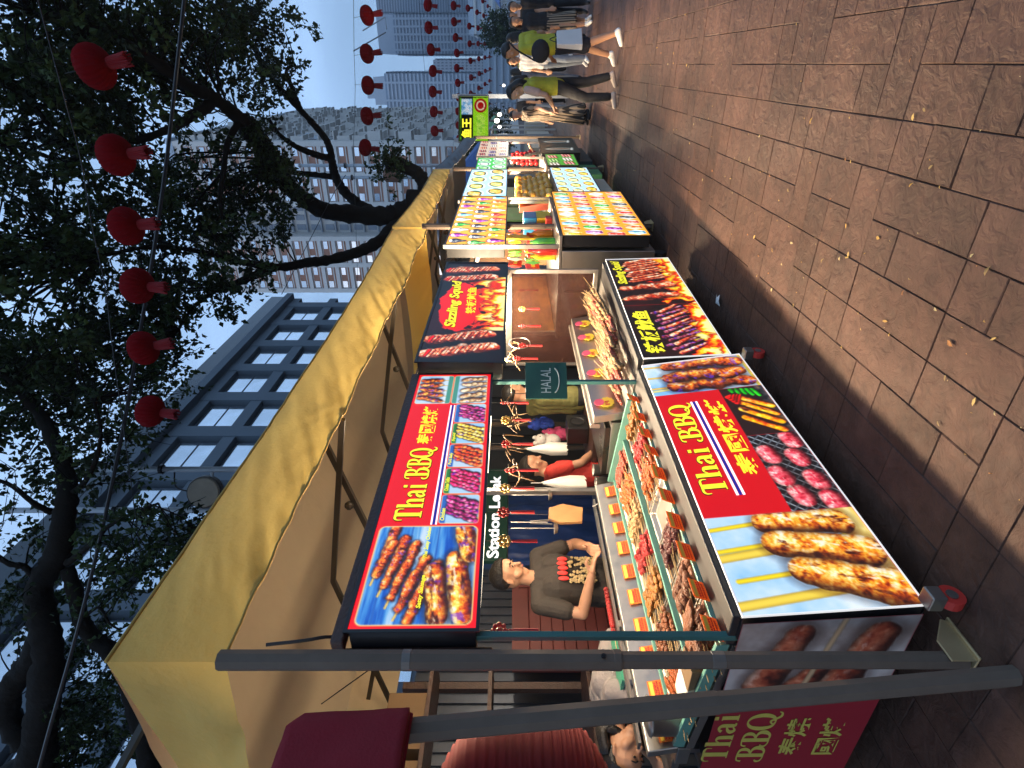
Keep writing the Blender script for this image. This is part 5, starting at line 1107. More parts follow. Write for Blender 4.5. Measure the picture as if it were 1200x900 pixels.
for i, (px, py, k, wd) in enumerate([(585, 739, 0, 'red flower charm hung at the near end of the Thai BBQ header'), (591, 634, 1, 'gold flower charm with red tassel hung beside the vendor head'), (592, 572, 1, 'gold flower charm with red tassel hung in front of the white bags'), (590, 600, 0, 'red flower charm hung beside the brown board'), (598, 551, 0, 'red flower charm hung by the dried grass garland'), (594, 520, 0, 'orange red charm among the dried grass strands'), (593, 492, 1, 'gold charm among the dried grass strands'), (592, 472, 0, 'red charm above the person in olive'), (606, 420, 0, 'red charm hung just past the HALAL board'), (612, 405, 0, 'red charm hung over the squid skewers, near one'), (612, 382, 0, 'red charm hung over the squid skewers, middle one'), (612, 362, 1, 'gold charm hung over the squid skewers'), (612, 340, 0, 'red charm hung over the squid skewers, far one')]):
    o = ch[k] if k not in uc else copy_tree(ch[k]); uc.add(k); o.location = hang(px, py, -2.0 + (.05 if py < 430 else 0)); o['label'] = wd; o.scale = (.72, .72, .72); o['group'] = 'knot charms under the headers'; o.rotation_euler.z = R(random.uniform(-25, 25))
m_straw = mat('dry_straw', (.14, .08, .03), .7, var=.2, vscale=20)
def straw(py0, py1, n, label, seed, px=602):
    rng = random.Random(seed); p = hang(px, (py0 + py1) / 2, -2.0); t = thing('straw_garland', label, 'garland', p); m = MB()
    for k in range(n):
        a = hang(px + rng.uniform(-5, 5), rng.uniform(py0, py1), -2.0 + rng.uniform(-.05, .05)); L = rng.uniform(.06, .15); s = rng.choice((-1, 1)); c = Vector((rng.uniform(-.05, .05), s * L * .6, rng.uniform(-.02, .06))); e = Vector((rng.uniform(-.08, .08), s * L, rng.uniform(-.13, .07)))
        m.tube(bez([a, a + c, a + e], 4), [.005] * 5 + [.0035] * 3 + [.002], n=5)
    m.build('strands', m_straw, t, smooth=True); return t
straw(440, 550, 16, 'dried grass garland hanging from the header above the person in olive', 1); straw(385, 428, 8, 'dried grass garland hanging just past the HALAL board', 2, 604)
wr = thing('wreath_hoop', 'white wire hoop hung past the HALAL board', 'wreath', hang(609, 402, -1.95)); m = MB(); m.tube([Vector((0, .10 * math.cos(a), .085 * math.sin(a))) for a in np.linspace(0, 6.283, 25)], .004, n=5, cap=False); m.build('hoop', m_alu, wr, local=True)
# white plastic bags, brown board, cups
def bag(px0, py, px1, x, label):
    a = hang(px0, py, x); b = hang(px1, py, x); t = thing('plastic_bag', label, 'bag', a); m = MB(); n = 14; rng = random.Random(py)
    prof = [(.012, 0), (.03, -.05), (.05, -.13), (.06, -.2), (.055, b.z - a.z)]; vs = []
    for i, (r, z) in enumerate(prof):
        for j in range(n): q = r * (1 + .3 * math.sin(j * 2.7 + i * .6)); vs.append((a.x + q * .6 * math.cos(6.283 * j / n), a.y + q * math.sin(6.283 * j / n), a.z + z + rng.uniform(-.012, .012)))
    m.add(vs, [(i * n + j, i * n + (j + 1) % n, (i + 1) * n + (j + 1) % n, (i + 1) * n + j) for i in range(4) for j in range(n)]); m.build('film', mat('bag_white', (.75, .72, .66), .5, var=.08, transl=.3), t, smooth=True)
    m = MB(); m.tube([a, a + Vector((0, 0, .09))], .004, n=4); m.build('hook', m_alu, t); return t
bag(636, 566, 686, -2.76, 'bunch of white plastic bags hanging from the stall frame behind the trays')
bag(618, 526, 664, -2.86, 'twisted white plastic bag hanging in front of the person in red')
p = hang(664, 603, -2.74); bd = thing('serving_board', 'brown wooden board hanging behind the trays beside the vendor', 'board', p); m = MB()
poly = [(-.08, -.10), (.06, -.12), (.10, .02), (.06, .12), (-.05, .13), (-.09, .05)]; m.prism(poly, -.012, .012, fr=lambda a, b, c: (p.x + c, p.y + a, p.z + b)); m.build('plank', mat('board_brown', (.34, .17, .06), .5, var=.2, vscale=6), bd, bevel=.004); m = MB(); m.tube([(p.x, p.y, p.z + .12), (p.x, p.y + .01, p.z + .5)], .003, n=4); m.build('cord', m_black, bd)
for i, (px, py) in enumerate(((697, 586), (697, 566), (697, 551))):
    q = hang(px, py, -2.745); t = thing('steel_cup', ['steel cup with a white spoon on the rear shelf, nearest the vendor', 'steel cup between the two others on the rear shelf', 'steel cup on the rear shelf, nearest the person in red'][i], 'cup', (q.x, q.y, .86), 'steel cups on the rear shelf'); m = MB(); m.lathe([(0, 0), (.044, 0), (.047, .11), (.049, .115), (.044, .112), (.041, .01), (0, .008)], n=18); m.build('cup', m_alu, t, smooth=True, local=True)
    if i == 0: m = MB(); m.tube([(0, .01, .05), (.02, -.09, .17)], .004, n=6); m.ell((.0, .015, .04), (.012, .012, .012), 8, 5); m.build('spoon', m_whi if False else mat('spoon_white', (.7, .68, .62), .4, var=0), t, local=True)
# utensils, plush toys and a speaker box in the gap between the two stalls
for i, (py, L, k) in enumerate([(574, .20, 0), (580, .24, 1), (612, .22, 0), (619, .26, 1)]):
    q = hang(604, py, -2.72); t = thing('ladle' if k else 'tongs', ['steel tongs hung just right of the white bags', 'steel ladle hung beside the white bags', 'steel tongs hung left of the brown board', 'steel ladle hung left of the brown board'][i], 'utensil', q); m = MB(); m.tube([(0, 0, .03), (0, 0, -L)], .004, n=5); m.build('handle', m_alu, t, local=True); m = MB()
    if k: m.lathe([(0, -.03), (.03, -.022), (.042, 0), (.038, 0), (.027, -.018), (0, -.025)], (0, 0, -L), n=14)
    else: m.bar((0, -.008, -L + .12), (0, -.02, -L - .03), .012, .004); m.bar((0, .008, -L + .12), (0, .02, -L - .03), .012, .004)
    m.build('bowl' if k else 'jaw', m_alu, t, local=True)
for i, (px, py, col, lab) in enumerate([(634, 516, (.62, .58, .55), 'white plush toy hung behind the dried grass'), (645, 509, (.50, .06, .16), 'pink plush toy hung behind the dried grass'), (628, 497, (.03, .08, .5), 'blue plush toy hung behind the dried grass')]):
    q = hang(px, py, -3.4); t = thing('plush_toy', lab, 'toy', q); mm = mat('plush_%d' % i, col, .9, var=.15, bump=.6, bscale=90); m = MB(); m.ell((0, 0, 0), (.07, .07, .065), 14, 9); m.ell((0, 0, -.12), (.065, .075, .085), 14, 9); m.build('torso', mm, t, smooth=True, local=True)
    for s in (-1, 1): m = MB(); m.ell((0, s * .05, .06), (.02, .026, .03), 8, 6); m.build('ear', mm, t, smooth=True, local=True); m = MB(); m.ell((.02, s * .075, -.09), (.024, .03, .05), 8, 6); m.build('paw', mm, t, smooth=True, local=True); m = MB(); m.ell((.066, s * .024, .012), (.007, .007, .007), 6, 4); m.build('eye', m_black, t, local=True)
q = hang(688, 503, -3.1); t = thing('speaker_box', 'black box standing below the plush toys', 'box', q); m = MB(); m.box(-.09, .09, -.12, .12, 0, .2); m.build('cabinet', m_black, t, local=True, bevel=.008); m = MB(); m.lathe([(.0, 0), (.06, 0), (.07, .006)], n=18); m.v = [(v[2] + .092, v[0], v[1] + .1) for v in m.v]; m.build('grille', m_char, t, local=True)
m = MB(); q2 = hang(690, 503, -3.1); m.box(q2.x - .3, q2.x + .2, q2.y - .4, q2.y + .5, q.z - .045, q.z - .002); tr_ = thing('side_table', 'dark side table under the black box', 'table', (q2.x, q2.y, 0)); m.build('table_top', m_wood, tr_)
for (sx, sy) in ((-.27, -.37), (.17, -.37), (-.27, .47), (.17, .47)): m = MB(); m.box(q2.x + sx - .02, q2.x + sx + .02, q2.y + sy - .02, q2.y + sy + .02, 0, q.z - .046); m.build('leg', m_wood, tr_)
# near end: pot, boxes
t = thing('steel_pot', 'steel pot standing at the near end of the rear shelf', 'pot', (-2.56, 1.515, .85)); m = MB(); m.lathe([(0, 0), (.075, 0), (.08, .01), (.08, .13), (.086, .135), (.078, .132), (.074, .02), (0, .015)], n=24); m.build('pot_body', m_alu, t, smooth=True, local=True); m = MB(); m.lathe([(0, .16), (.03, .158), (.082, .14), (.082, .136)], n=24); m.ell((0, 0, .168), (.014, .014, .012), 8, 5); m.build('lid', m_alu, t, smooth=True, local=True)
for i, (x, y, w_, mm) in enumerate([(-2.36, 1.50, .06, m_whi), (-2.22, 1.50, .05, m_cb)]):
    m = MB(); m.hexa([(x - w_, 1.46, .815), (x + w_, 1.46, .815), (x + w_, 1.57, .815), (x - w_, 1.57, .815), (x - w_ - .012, 1.45, .87), (x + w_ + .012, 1.45, .87), (x + w_ + .012, 1.58, .87), (x - w_ - .012, 1.58, .87)]); tag(m.build('takeaway_box', mat('box_white', (.7, .68, .62), .6, var=.08) if i == 0 else m_cb, bevel=.004), ['white takeaway box at the near end of the trays', 'brown takeaway box at the near end of the trays'][i], 'box')
tb2 = thing('food_tub', 'grey plastic tub behind the steel rail at the near end', 'tub', (-2.95, 2.0, .9)); m = MB(); m.hexa([(-3.05, 1.9, .84), (-2.87, 1.9, .84), (-2.87, 2.2, .84), (-3.05, 2.2, .84), (-3.07, 1.88, 1.0), (-2.85, 1.88, 1.0), (-2.85, 2.22, 1.0), (-3.07, 2.22, 1.0)]); m.build('tub_body', mat('tub_grey', (.4, .4, .38), .5, var=.1), tb2, bevel=.006); m = MB(); m.box(-3.08, -2.84, 1.87, 2.23, 1.003, 1.02); m.build('lid', mat('lid_green', (.05, .3, .18), .5, var=.1), tb2)
wt = thing('work_table', 'steel work table behind the kebab counter', 'table', (-3.4, 2.6, 0)); m = MB(); m.box(-3.10, -2.82, 1.5, 3.3, .80, .835); m.build('table_top', m_alu, wt)
for (x, y) in ((-3.08, 1.53), (-2.84, 1.53), (-3.08, 3.27), (-2.84, 3.27)): m = MB(); m.box(x - .015, x + .015, y - .015, y + .015, 0, .799); m.build('leg', m_alu, wt)
# rod of red candied balls standing by the vendor
cs = {}
for i, (px, py) in enumerate([(722, 705), (725, 722), (730, 735)]):
    q = hang(px, py, -2.78); t = thing('candied_stick', ['stick of red candied balls lying by the vendor, farthest', 'stick of red candied balls lying by the vendor, middle one', 'stick of red candied balls lying by the vendor, nearest'][i], 'skewer', (q.x, q.y, 1.03), 'red candied sticks'); m = MB(); m.tube([(0, -.14, 0), (0, .1, 0)], .0025, n=5); m.build('stick', m_wood_s, t, local=True); m = MB()
    for k in range(6): m.ell((0, -.05 + .028 * k, .0), (.016, .015, .016), 10, 7)
    m.build('balls', FM['red'], t, smooth=True, local=True)
m = MB(); m.box(-2.80, -2.745, 1.5, 3.2, 1.0, 1.014); tag(m.build('drip_rail', m_alu), 'narrow steel rail on top of the rear shelf with red sticks on it', 'rail')
# ================================================================== red lanterns on strings
m_lan = mat('lantern_red', (.27, .006, .010), .9, var=.12, vscale=14, transl=.22, spec=.1, bump=1.0, bscale=130); m_lan2 = mat('tassel_red', (.33, .008, .014), .6, var=.15, vscale=60, transl=.35)
def make_lantern():
    t = thing('red_lantern', 'lantern', 'lantern'); m = MB(); prof = []
    for i in range(25): a = -math.pi / 2 + math.pi * i / 24; prof.append((max(.03, .205 * math.cos(a) ** .8 if math.cos(a) > 0 else .03), .155 * math.sin(a)))
    m.lathe(prof, n=96, rib=.045, ribn=24); m.build('shade', m_lan, t, smooth=True, local=True)
    m = MB(); m.lathe([(0, .158), (.05, .158), (.055, .15), (.055, .14), (0, .14)], n=16); m.lathe([(0, -.14), (.05, -.14), (.055, -.15), (.05, -.16), (0, -.16)], n=16); m.build('cap', m_lan2, t, local=True)
    m = MB(); rng = random.Random(3)
    for k in range(26): a = k * 6.283 / 26; m.tube([(.045 * math.cos(a), .045 * math.sin(a), -.15), (.055 * math.cos(a), .055 * math.sin(a), -.24), (.062 * math.cos(a) + rng.uniform(-.008, .008), .062 * math.sin(a) + rng.uniform(-.008, .008), -.36 + rng.uniform(-.02, .02))], [.011, .010, .007], n=4)
    m.lathe([(.048, -.15), (.05, -.2), (.05, -.33)], n=12); m.build('tassel', m_lan2, t, local=True)
    m = MB(); m.tube([(0, 0, .15), (0, 0, .32)], .004, n=4); m.build('hook', m_black, t, local=True); return t
lan = make_lantern(); lfirst = True
def put_lantern(loc, label, group, sc=1.0):
    global lfirst
    o = lan if lfirst else copy_tree(lan); lfirst = False
    o.location = loc; o.scale = (sc,) * 3; o.rotation_euler = (R(random.uniform(-9, 9)), R(random.uniform(-9, 9)), random.uniform(0, 6)); o['label'] = label; o['group'] = group
rowA = [(115, 78), (140, 182), (152, 265), (165, 335), (172, 408), (180, 482)]
pA = [aty(px - 4, py, 5.2) for px, py in rowA]
for i, p in enumerate(pA): put_lantern(p, 'big red lantern in front of the tree, %s from the top edge of the photo' % ['first', 'second', 'third', 'fourth', 'fifth', 'sixth'][i], 'large red lanterns of the nearest string', .80)
sA = thing('lantern_string', 'thin string carrying the six big red lanterns', 'string', pA[2]); m = MB(); pp = [p + Vector((0, 0, .31)) for p in pA]; pp = [pp[0] + (pp[0] - pp[1]) * 5] + pp + [pp[-1] + (pp[-1] - pp[-2]) * 3]; m.tube(bez(pp, 5), .005, n=5); m.build('wire', m_black, sA)
rowB = [(433, 18), (433, 63), (434, 100), (433, 136), (431, 173)]
pB = [aty(px - 3, py, 15.9) for px, py in rowB]; pB = [pB[0] * 2 - pB[1]] + pB
for i, p in enumerate(pB): put_lantern(p, 'red lantern against the pale sky on the second string, %s' % ['past the frame', 'rightmost', 'second from the right', 'middle', 'fourth from the right', 'leftmost'][i], 'red lanterns of the second string')
def rowx(k, Y, x0, x1, step, z0, sag=.25):
    n = int((x1 - x0) / step); s = thing('lantern_string', 'thin string of small red lanterns across the street, %s from the tree' % (ORD + ['farthest'])[k - 1], 'string', ((x0 + x1) / 2, Y, z0)); P = []
    for i in range(n + 1):
        x = x0 + step * i; f = (x - (x0 - 2)) / (x1 - x0 + 4); z = z0 - sag * 4 * f * (1 - f) + .02 * ((i * 7) % 3); P.append(Vector((x, Y, z + .31))); put_lantern((x, Y + random.uniform(-.04, .04), z), 'small red lantern on the %s string counted from the tree' % ORD[min(k - 1, 6)] if k < 8 else 'tiny red lantern on the farthest string of all', 'red lanterns on the string %d metres off' % Y)
    m = MB(); m.tube([P[0] + Vector((-4, 0, .3))] + P + [P[-1] + Vector((4, 0, .3))], .006, n=4); m.build('wire', m_black, s)
sB = thing('lantern_string', 'string of the red lanterns seen against the open sky', 'string', pB[2]); m = MB(); pp = [p + Vector((0, 0, .31)) for p in pB]; m.tube([pp[0] + Vector((3, 0, .2))] + pp + [pp[-1] + Vector((-5, 0, .5))], .006, n=5); m.build('wire', m_black, sB)
for k, (Y, z0, x1) in enumerate([(25.5, 4.95, 2.6), (36, 4.85, 3.2), (47, 4.8, 4.4), (58, 4.75, 5.2), (70, 4.7, 6.4), (84, 4.7, 7.4)]):
    n0 = -2.4 if k == 0 else -3.6 - .2 * k; rowx(k + 3, Y, n0, x1, .72 if k < 2 else .85 + .1 * k, z0)
# ================================================================== poles, wires, far sign
m_galv = mat('galvanised', (.42, .45, .48), .5, metal=.4, var=.1)
def pole(px_top, py, t_, label, r=.05, lamp=None):
    p = at(px_top, py, t_); b = thing('street_pole', label, 'pole', (p.x, p.y, 0)); m = MB(); m.tube([(p.x, p.y, 0), (p.x, p.y, p.z)], [r * 1.1, r * .9], n=10); m.build('shaft', m_galv, b, smooth=True)
    m = MB(); m.ell((p.x, p.y, p.z), (r * 1.3, r * 1.3, r), 10, 6); m.build('cap', m_galv, b); m = MB(); m.lathe([(r * 1.15, 0), (r * 1.6, .01), (r * 1.6, .06), (r * 1.15, .07)], (p.x, p.y, p.z * .82), n=10); m.build('collar', m_black, b); return p
p1 = pole(77, 550, 9.2, 'right one of two thin grey poles rising above the yellow canopy'); p2 = pole(11, 598, 9.2, 'left one of two thin grey poles rising above the yellow canopy')
q = at(241, 576, 9.2); fl = thing('flood_lamp', 'round drum lamp hung between the two grey poles', 'lamp', q); m = MB(); dv = Vector((.5, -.85, -.15)).normalized(); m.tube([q - dv * .1, q - dv * .06, q + dv * .06, q + dv * .1], [.20, .26, .26, .25], n=24); m.build('drum', mat('lamp_drum', (.10, .09, .075), .5, metal=.3, var=.2), fl); m = MB(); m.tube([q + dv * .101, q + dv * .115], [.235, .225], n=24); m.build('lens', mat('lamp_lens', (.30, .26, .19), .35, var=.15), fl)
m = MB(); m.bar((p1.x, p1.y, q.z - .1), (p2.x, p2.y, q.z - .1), .04, .04); m.build('bracket', m_galv, fl); m = MB(); m.tube(bez([(p1.x, p1.y, q.z + .5), q + Vector((.1, 0, .45)), q + Vector((0, 0, .26))], 6), .012, n=5); m.build('cable', m_black, fl)
p3 = pole(351, 194, 20, 'right one of two far poles in front of the big tree trunk', .06); p4 = pole(361, 208, 20, 'left one of two far poles in front of the big tree trunk', .06)
q = at(459, 205, 20); spk = thing('loudspeaker', 'small brown loudspeaker on the far pole by the tree', 'loudspeaker', q); m = MB(); m.lathe([(.05, -.3), (.26, -.28), (.24, .2), (.1, .3)], q, n=14); m.build('horn', mat('speaker_brown', (.20, .10, .06), .6), spk)
cb = [(215, 8), (206, 91), (196, 181), (181, 290), (162, 402), (144, 504), (117, 632), (90, 742), (56, 862), (30, 960)]
m = MB(); m.tube(bez([at(px, py, 7.0) for px, py in [(224, -80)] + cb], 4), .022, n=6); tag(m.build('overhead_cable', m_black), 'thick black cable sagging across the tree crown', 'cable')
m = MB(); m.tube([at(330, 345, 14), at(392, 225, 14.5), at(405, 205, 15)], .010, n=4); tag(m.build('stay_wire', m_black), 'thin wire slanting in front of the white apartment block', 'cable')
m = MB(); m.tube([at(425, 36, 40), at(451, 20, 40), at(453, 34, 42)], .05, n=4); m.tube([at(414, 60, 40), at(452, 38, 42)], .05, n=4); tag(m.build('guy_wires', m_galv), 'pale guy wires slanting above the flat capped tower', 'cable')
FS = Face(aty(572, 165, 17).to_tuple(), aty(572, 113, 17).to_tuple(), aty(538, 165, 17).to_tuple(), aty(538, 113, 17).to_tuple()); Wd, H = FS.W, FS.H
c = Canvas(Wd, H, .014, (150, 206, 60)); c.rect(0, Wd, H * .52, H, (18, 22, 18)); c.rect(.03, Wd - .03, H - .06, H - .03, (120, 190, 60)); c.ramprect(Wd * .60, Wd * .95, H * .55, H * .92, ((90, 140, 190), (200, 220, 240), (240, 240, 250)), 12, 95)
c.put(c.aa(c.ellipse(Wd * .8, H * .26, .17, .17)), (140, 20, 24)); c.put(c.aa(c.ellipse(Wd * .8, H * .26, .12, .12)), (230, 220, 190)); c.put(c.aa(c.ellipse(Wd * .8, H * .26, .085, .085)), (150, 24, 26)); c.ramprect(.05, Wd * .6, H * .1, H * .4, ((150, 206, 60), (190, 226, 120), (120, 180, 60)), 16, 97)
t = lightbox('shop_sign', 'lit lime and black shop sign with a round red emblem beyond the grey canopy', 'sign', FS, c, .1, .02, back=Vector((0, .14, 0)), strength=.8)
m = MB(); fit_text(m, '鱼王', FS, Wd * .06, Wd * .52, H * .58, H * .92, .012, 0, bold=.03); m.build('lettering', m_yel, t)
m = MB(); m.box(FS.p[0].x - .05, FS.p[0].x + .05, 17.1, 17.2, 0, 3.2); m.box(FS.p[1].x - .05, FS.p[1].x + .05, 17.1, 17.2, 0, 3.2); m.build('post', m_galv, t)
# more stalls far down the street with lit bulbs
m_bulb = mat('bulb_glow', (.9, .9, .9), .5, var=0, emit=(1, .95, .85), estr=9)
for i, (x, y, z) in enumerate([(-1.3, 16.5, 2.0), (-1.4, 20, 2.0), (-2.2, 25, 2.1), (-.9, 31, 2.0)]):
    t = thing('bare_bulb', 'white bulb glowing over the far stalls, %s from the near end' % ORD[i], 'lamp', (x, y, z), 'white bulbs over the far stalls'); m = MB(); m.ell((0, 0, 0), (.055, .055, .07), 12, 8); m.build('bulb', m_bulb, t, smooth=True, local=True); m = MB(); m.tube([(0, 0, .06), (0, 0, .2)], [.03, .025], n=8); m.build('socket', m_black, t, local=True)
    ld = bpy.data.lights.new('bulb_light', 'POINT'); ld.energy = 30; ld.shadow_soft_size = .15; ld.color = (1, .92, .78); lo = bpy.data.objects.new('bulb_light', ld); COL.objects.link(lo); lo.location = (x + .25, y - .3, z - .2)
for i, (x0, x1, y, col, lab) in enumerate([(-5.0, -2.0, 19.0, (.05, .12, .3), 'dark blue canopy stall far down the row'), (-5.2, -2.3, 24.0, (.3, .3, .3), 'pale canopy stall far down the row'), (-5.5, -2.2, 30.0, (.1, .25, .12), 'green canopy stall far down the row'), (3.4, 6.6, 44.0, (.12, .2, .42), 'blue canopy stall on the far right side')]):
    t = thing('far_stall', lab, 'food stall', ((x0 + x1) / 2, y, 0)); mm = mat('far_cloth_%s' % ['navy', 'pale', 'green', 'blue'][i], col, .8, var=.15)
    m = MB(); m.hexa([(x0, y, 2.4), (x1, y, 2.4), (x1, y + 4, 2.4), (x0, y + 4, 2.4), (x0 + 1, y + 1.5, 3.3), (x1 - 1, y + 1.5, 3.3), (x1 - 1, y + 2.5, 3.3), (x0 + 1, y + 2.5, 3.3)]); m.build('roof_cloth', mm, t)
    for (x, yy) in ((x0 + .1, y + .1), (x1 - .1, y + .1), (x0 + .1, y + 3.9), (x1 - .1, y + 3.9)): m = MB(); m.box(x - .03, x + .03, yy - .03, yy + .03, 0, 2.4); m.build('post', m_galv, t)
    m = MB(); m.box(x0 + .4, x1 - .3, y + .3, y + 3.6, 0, .95); m.build('counter', m_cream, t)
# ================================================================== trees
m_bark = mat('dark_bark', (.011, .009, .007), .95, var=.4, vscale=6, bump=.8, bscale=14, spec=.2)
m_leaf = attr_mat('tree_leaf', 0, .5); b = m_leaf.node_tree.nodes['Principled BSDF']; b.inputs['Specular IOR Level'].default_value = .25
nt = m_leaf.node_tree; tl = nt.nodes.new('ShaderNodeBsdfTranslucent'); ms = nt.nodes.new('ShaderNodeMixShader'); ms.inputs[0].default_value = .22
nt.links.new(nt.nodes['Attribute'].outputs['Color'], tl.inputs['Color']); nt.links.new(b.outputs[0], ms.inputs[1]); nt.links.new(tl.outputs[0], ms.inputs[2]); nt.links.new(ms.outputs[0], nt.nodes['Material Output'].inputs[0])
def limb(mb, pts, w0, w1, t=None, n=9, bump=.16, seed=0):
    """pts: (px, py, depth); w: width in photo pixels at the start and the end"""
    P = [at(*p) for p in pts]; Q = bez(P, 7); N = len(Q); rng = random.Random(seed); k = len(mb.v)
    d = [pts[0][2] + (pts[-1][2] - pts[0][2]) * i / (N - 1) for i in range(N)]
    rad = [(w0 + (w1 - w0) * (i / (N - 1)) ** .8) / 2 / FPX * d[i] for i in range(N)]
    mb.tube(Q, [r * (1 + rng.uniform(-bump, bump) * .7) for r in rad], n=n, jit=bump * .5)
    return Q, rad
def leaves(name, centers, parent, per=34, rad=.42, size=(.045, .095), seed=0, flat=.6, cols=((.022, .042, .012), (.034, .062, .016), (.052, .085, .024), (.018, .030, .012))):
    rng = np.random.default_rng(seed); C = np.repeat(np.asarray(centers, float), per, 0); n = len(C)
    # leaf sprays: leaves sit along short twigs radiating from each clump centre
    tw = rng.normal(size=(len(centers), 5, 3)); tw[..., 2] *= flat; tw /= np.linalg.norm(tw, axis=-1, keepdims=True)
    pick = rng.integers(0, 5, n); dirs = tw[np.repeat(np.arange(len(centers)), per), pick]
    rr = rad * rng.uniform(.12, 1.0, (n, 1)) ** .8; P = C + dirs * rr + rng.normal(size=(n, 3)) * .05 * rad / .42
    a = dirs + rng.normal(size=(n, 3)) * .7; a[:, 2] -= .25; a /= np.linalg.norm(a, axis=1, keepdims=True)
    up = rng.normal(size=(n, 3)) * .6 + np.array([0, 0, 1.0]); s = np.cross(a, up); s /= np.linalg.norm(s, axis=1, keepdims=True) + 1e-9
    L = rng.uniform(size[0], size[1], (n, 1)); w = L * rng.uniform(.36, .52, (n, 1)); nn = np.cross(s, a) * L * .18
    V = np.stack([P - a * L * .5, P - s * w * .9 + nn - a * L * .1, P + a * L * .62 - nn, P + s * w * .9 + nn - a * L * .1], 1).reshape(-1, 3)
    F = np.arange(n * 4).reshape(n, 4); pal = np.array(cols); base = pal[rng.integers(0, len(pal), len(centers))]; c = np.repeat(base, per, 0) * rng.uniform(.65, 1.35, (n, 1))
    return mesh_np(name, V, F, m_leaf, parent, colf=c)
def crown_points(blobs, n, seed, thr=.44, sc=.55):
    """clump centres inside a union of world-space balls (pixel, pixel, depth, radius in metres, weight), thinned by noise so that gaps open"""
    rng = random.Random(seed); W_ = [b[4] for b in blobs]; out = []
    while len(out) < n:
        px, py, t, r, w = rng.choices(blobs, W_)[0]; c = at(px, py, t)
        v = Vector((rng.gauss(0, 1), rng.gauss(0, 1), rng.gauss(0, 1))).normalized() * (r * rng.random() ** .42)
        p = c + v; q = fbm(np.array([p.x + .37 * p.z]), np.array([p.y + .61 * p.z]), sc, 77, 3)[0]
        if q > thr + rng.uniform(-.06, .06): out.append(p)
    return out
def twigs(mb, limbs, pts, every, seed, r0=.028):
    rng = random.Random(seed); L = [p for (Q, rad) in limbs for p in Q]; A = np.array([tuple(p) for p in L])
    for i, p in enumerate(pts):
        if i % every: continue
        k = int(np.argmin(((A - np.array(tuple(p))) ** 2).sum(1))); a = L[k]; d = p - a
        if d.length > 2.6 or d.length < .2: continue
        mid = a + d * .5 + Vector((rng.uniform(-.22, .22), rng.uniform(-.22, .22), .10 * d.length + rng.uniform(-.2, .2))) * d.length * .8; r = r0 * min(1, .4 + d.length / 3)
        mb.tube(bez([a, mid, p], 4), [r * (1 - .82 * i_ / 8) for i_ in range(9)], n=4, cap=False)
        for q in range(2):
            e = p + Vector((rng.uniform(-.4, .4), rng.uniform(-.4, .4), rng.uniform(-.25, .3))); mb.tube([mid + (p - mid) * .5, e], [.008, .003], n=3, cap=False)
# ---- big tree behind the far canopy
tr1 = thing('big_tree', 'big dark tree with thick mossy limbs rising behind the far canopy, crown over the lanterns', 'tree', (*at(480, 240, 16).xy, 0))
tm = MB(); LB = []; b0 = at(480, 240, 16)
base = [(b0.x + .1, b0.y, 0), (b0.x + .1, b0.y, 2.0), (b0.x + .04, b0.y, 3.4), (b0.x, b0.y, 4.5)]
tm.tube(bez(base, 6), [.62] * 6 + [.50] * 6 + [.40] * 7, n=14, jit=.05)
LB.append(limb(tm, [(492, 240, 16), (468, 250, 16), (449, 253, 15.9), (412, 251, 15.6), (378, 246, 15), (352, 230, 14.4), (332, 212, 13.8), (316, 186, 13.2), (302, 162, 12.6), (284, 142, 12), (264, 125, 11.5), (243, 111, 11), (223, 102, 10.6), (181, 72, 10), (144, 49, 9.6), (100, 30, 9.3), (40, 14, 9)], 27, 9, n=12, seed=1))
LB.append(limb(tm, [(330, 210, 13.8), (316, 186, 13.3), (302, 163, 12.7), (285, 143, 12.1)], 25, 22, n=10, bump=.35, seed=12))
LB.append(limb(tm, [(252, 116, 11.2), (240, 128, 11), (227, 134, 10.9), (208, 148, 10.7), (189, 155, 10.6), (168, 163, 10.5), (151, 166, 10.4), (125, 172, 10.3), (106, 176, 10.3), (76, 188, 10.2), (40, 178, 10), (0, 165, 10)], 13, 4, seed=2))
LB.append(limb(tm, [(106, 176, 10.3), (85, 172, 10), (60, 150, 9.8), (35, 120, 9.6), (0, 98, 9.4)], 8, 4, seed=3))
LB.append(limb(tm, [(448, 253, 15.9), (430, 245, 15.9), (419, 238, 15.9), (406, 227, 15.9), (397, 215, 15.8), (392, 203, 15.8), (389, 189, 15.7), (387, 176, 15.6), (381, 162, 15.5), (366, 144, 15.2), (351, 128, 15), (335, 111, 14.8), (321, 94, 14.6), (310, 78, 14.4), (302, 64, 14.2), (290, 46, 14), (283, 34, 14)], 14, 4, seed=4))
LB.append(limb(tm, [(351, 128, 15), (345, 112, 15), (341, 99, 15), (336, 90, 15), (337, 80, 15), (347, 76, 15)], 8, 3, seed=5))
LB.append(limb(tm, [(386, 185, 15.7), (372, 182, 15.4), (351, 174, 15), (338, 166, 14.8), (327, 157, 14.6), (315, 140, 14.4)], 9, 4, seed=6))
LB.append(limb(tm, [(391, 207, 15.8), (370, 205, 15.6), (340, 201, 15.2), (326, 196, 15)], 8, 5, seed=7))
LB.append(limb(tm, [(478, 256, 16), (460, 268, 15.8), (450, 278, 15.6), (432, 290, 15.2), (412, 298, 14.8), (385, 305, 14.2), (359, 308, 13.6), (340, 312, 13.2), (321, 313, 12.8), (292, 309, 12.2), (264, 302, 11.7), (238, 296, 11.3), (211, 291, 11), (170, 290, 10.6), (120, 300, 10.2)], 18, 4, seed=8))
LB.append(limb(tm, [(321, 313, 12.8), (300, 322, 12.4), (282, 330, 12), (262, 336, 11.7), (244, 346, 11.4), (225, 362, 11.2), (210, 385, 11)], 12, 3, seed=9))
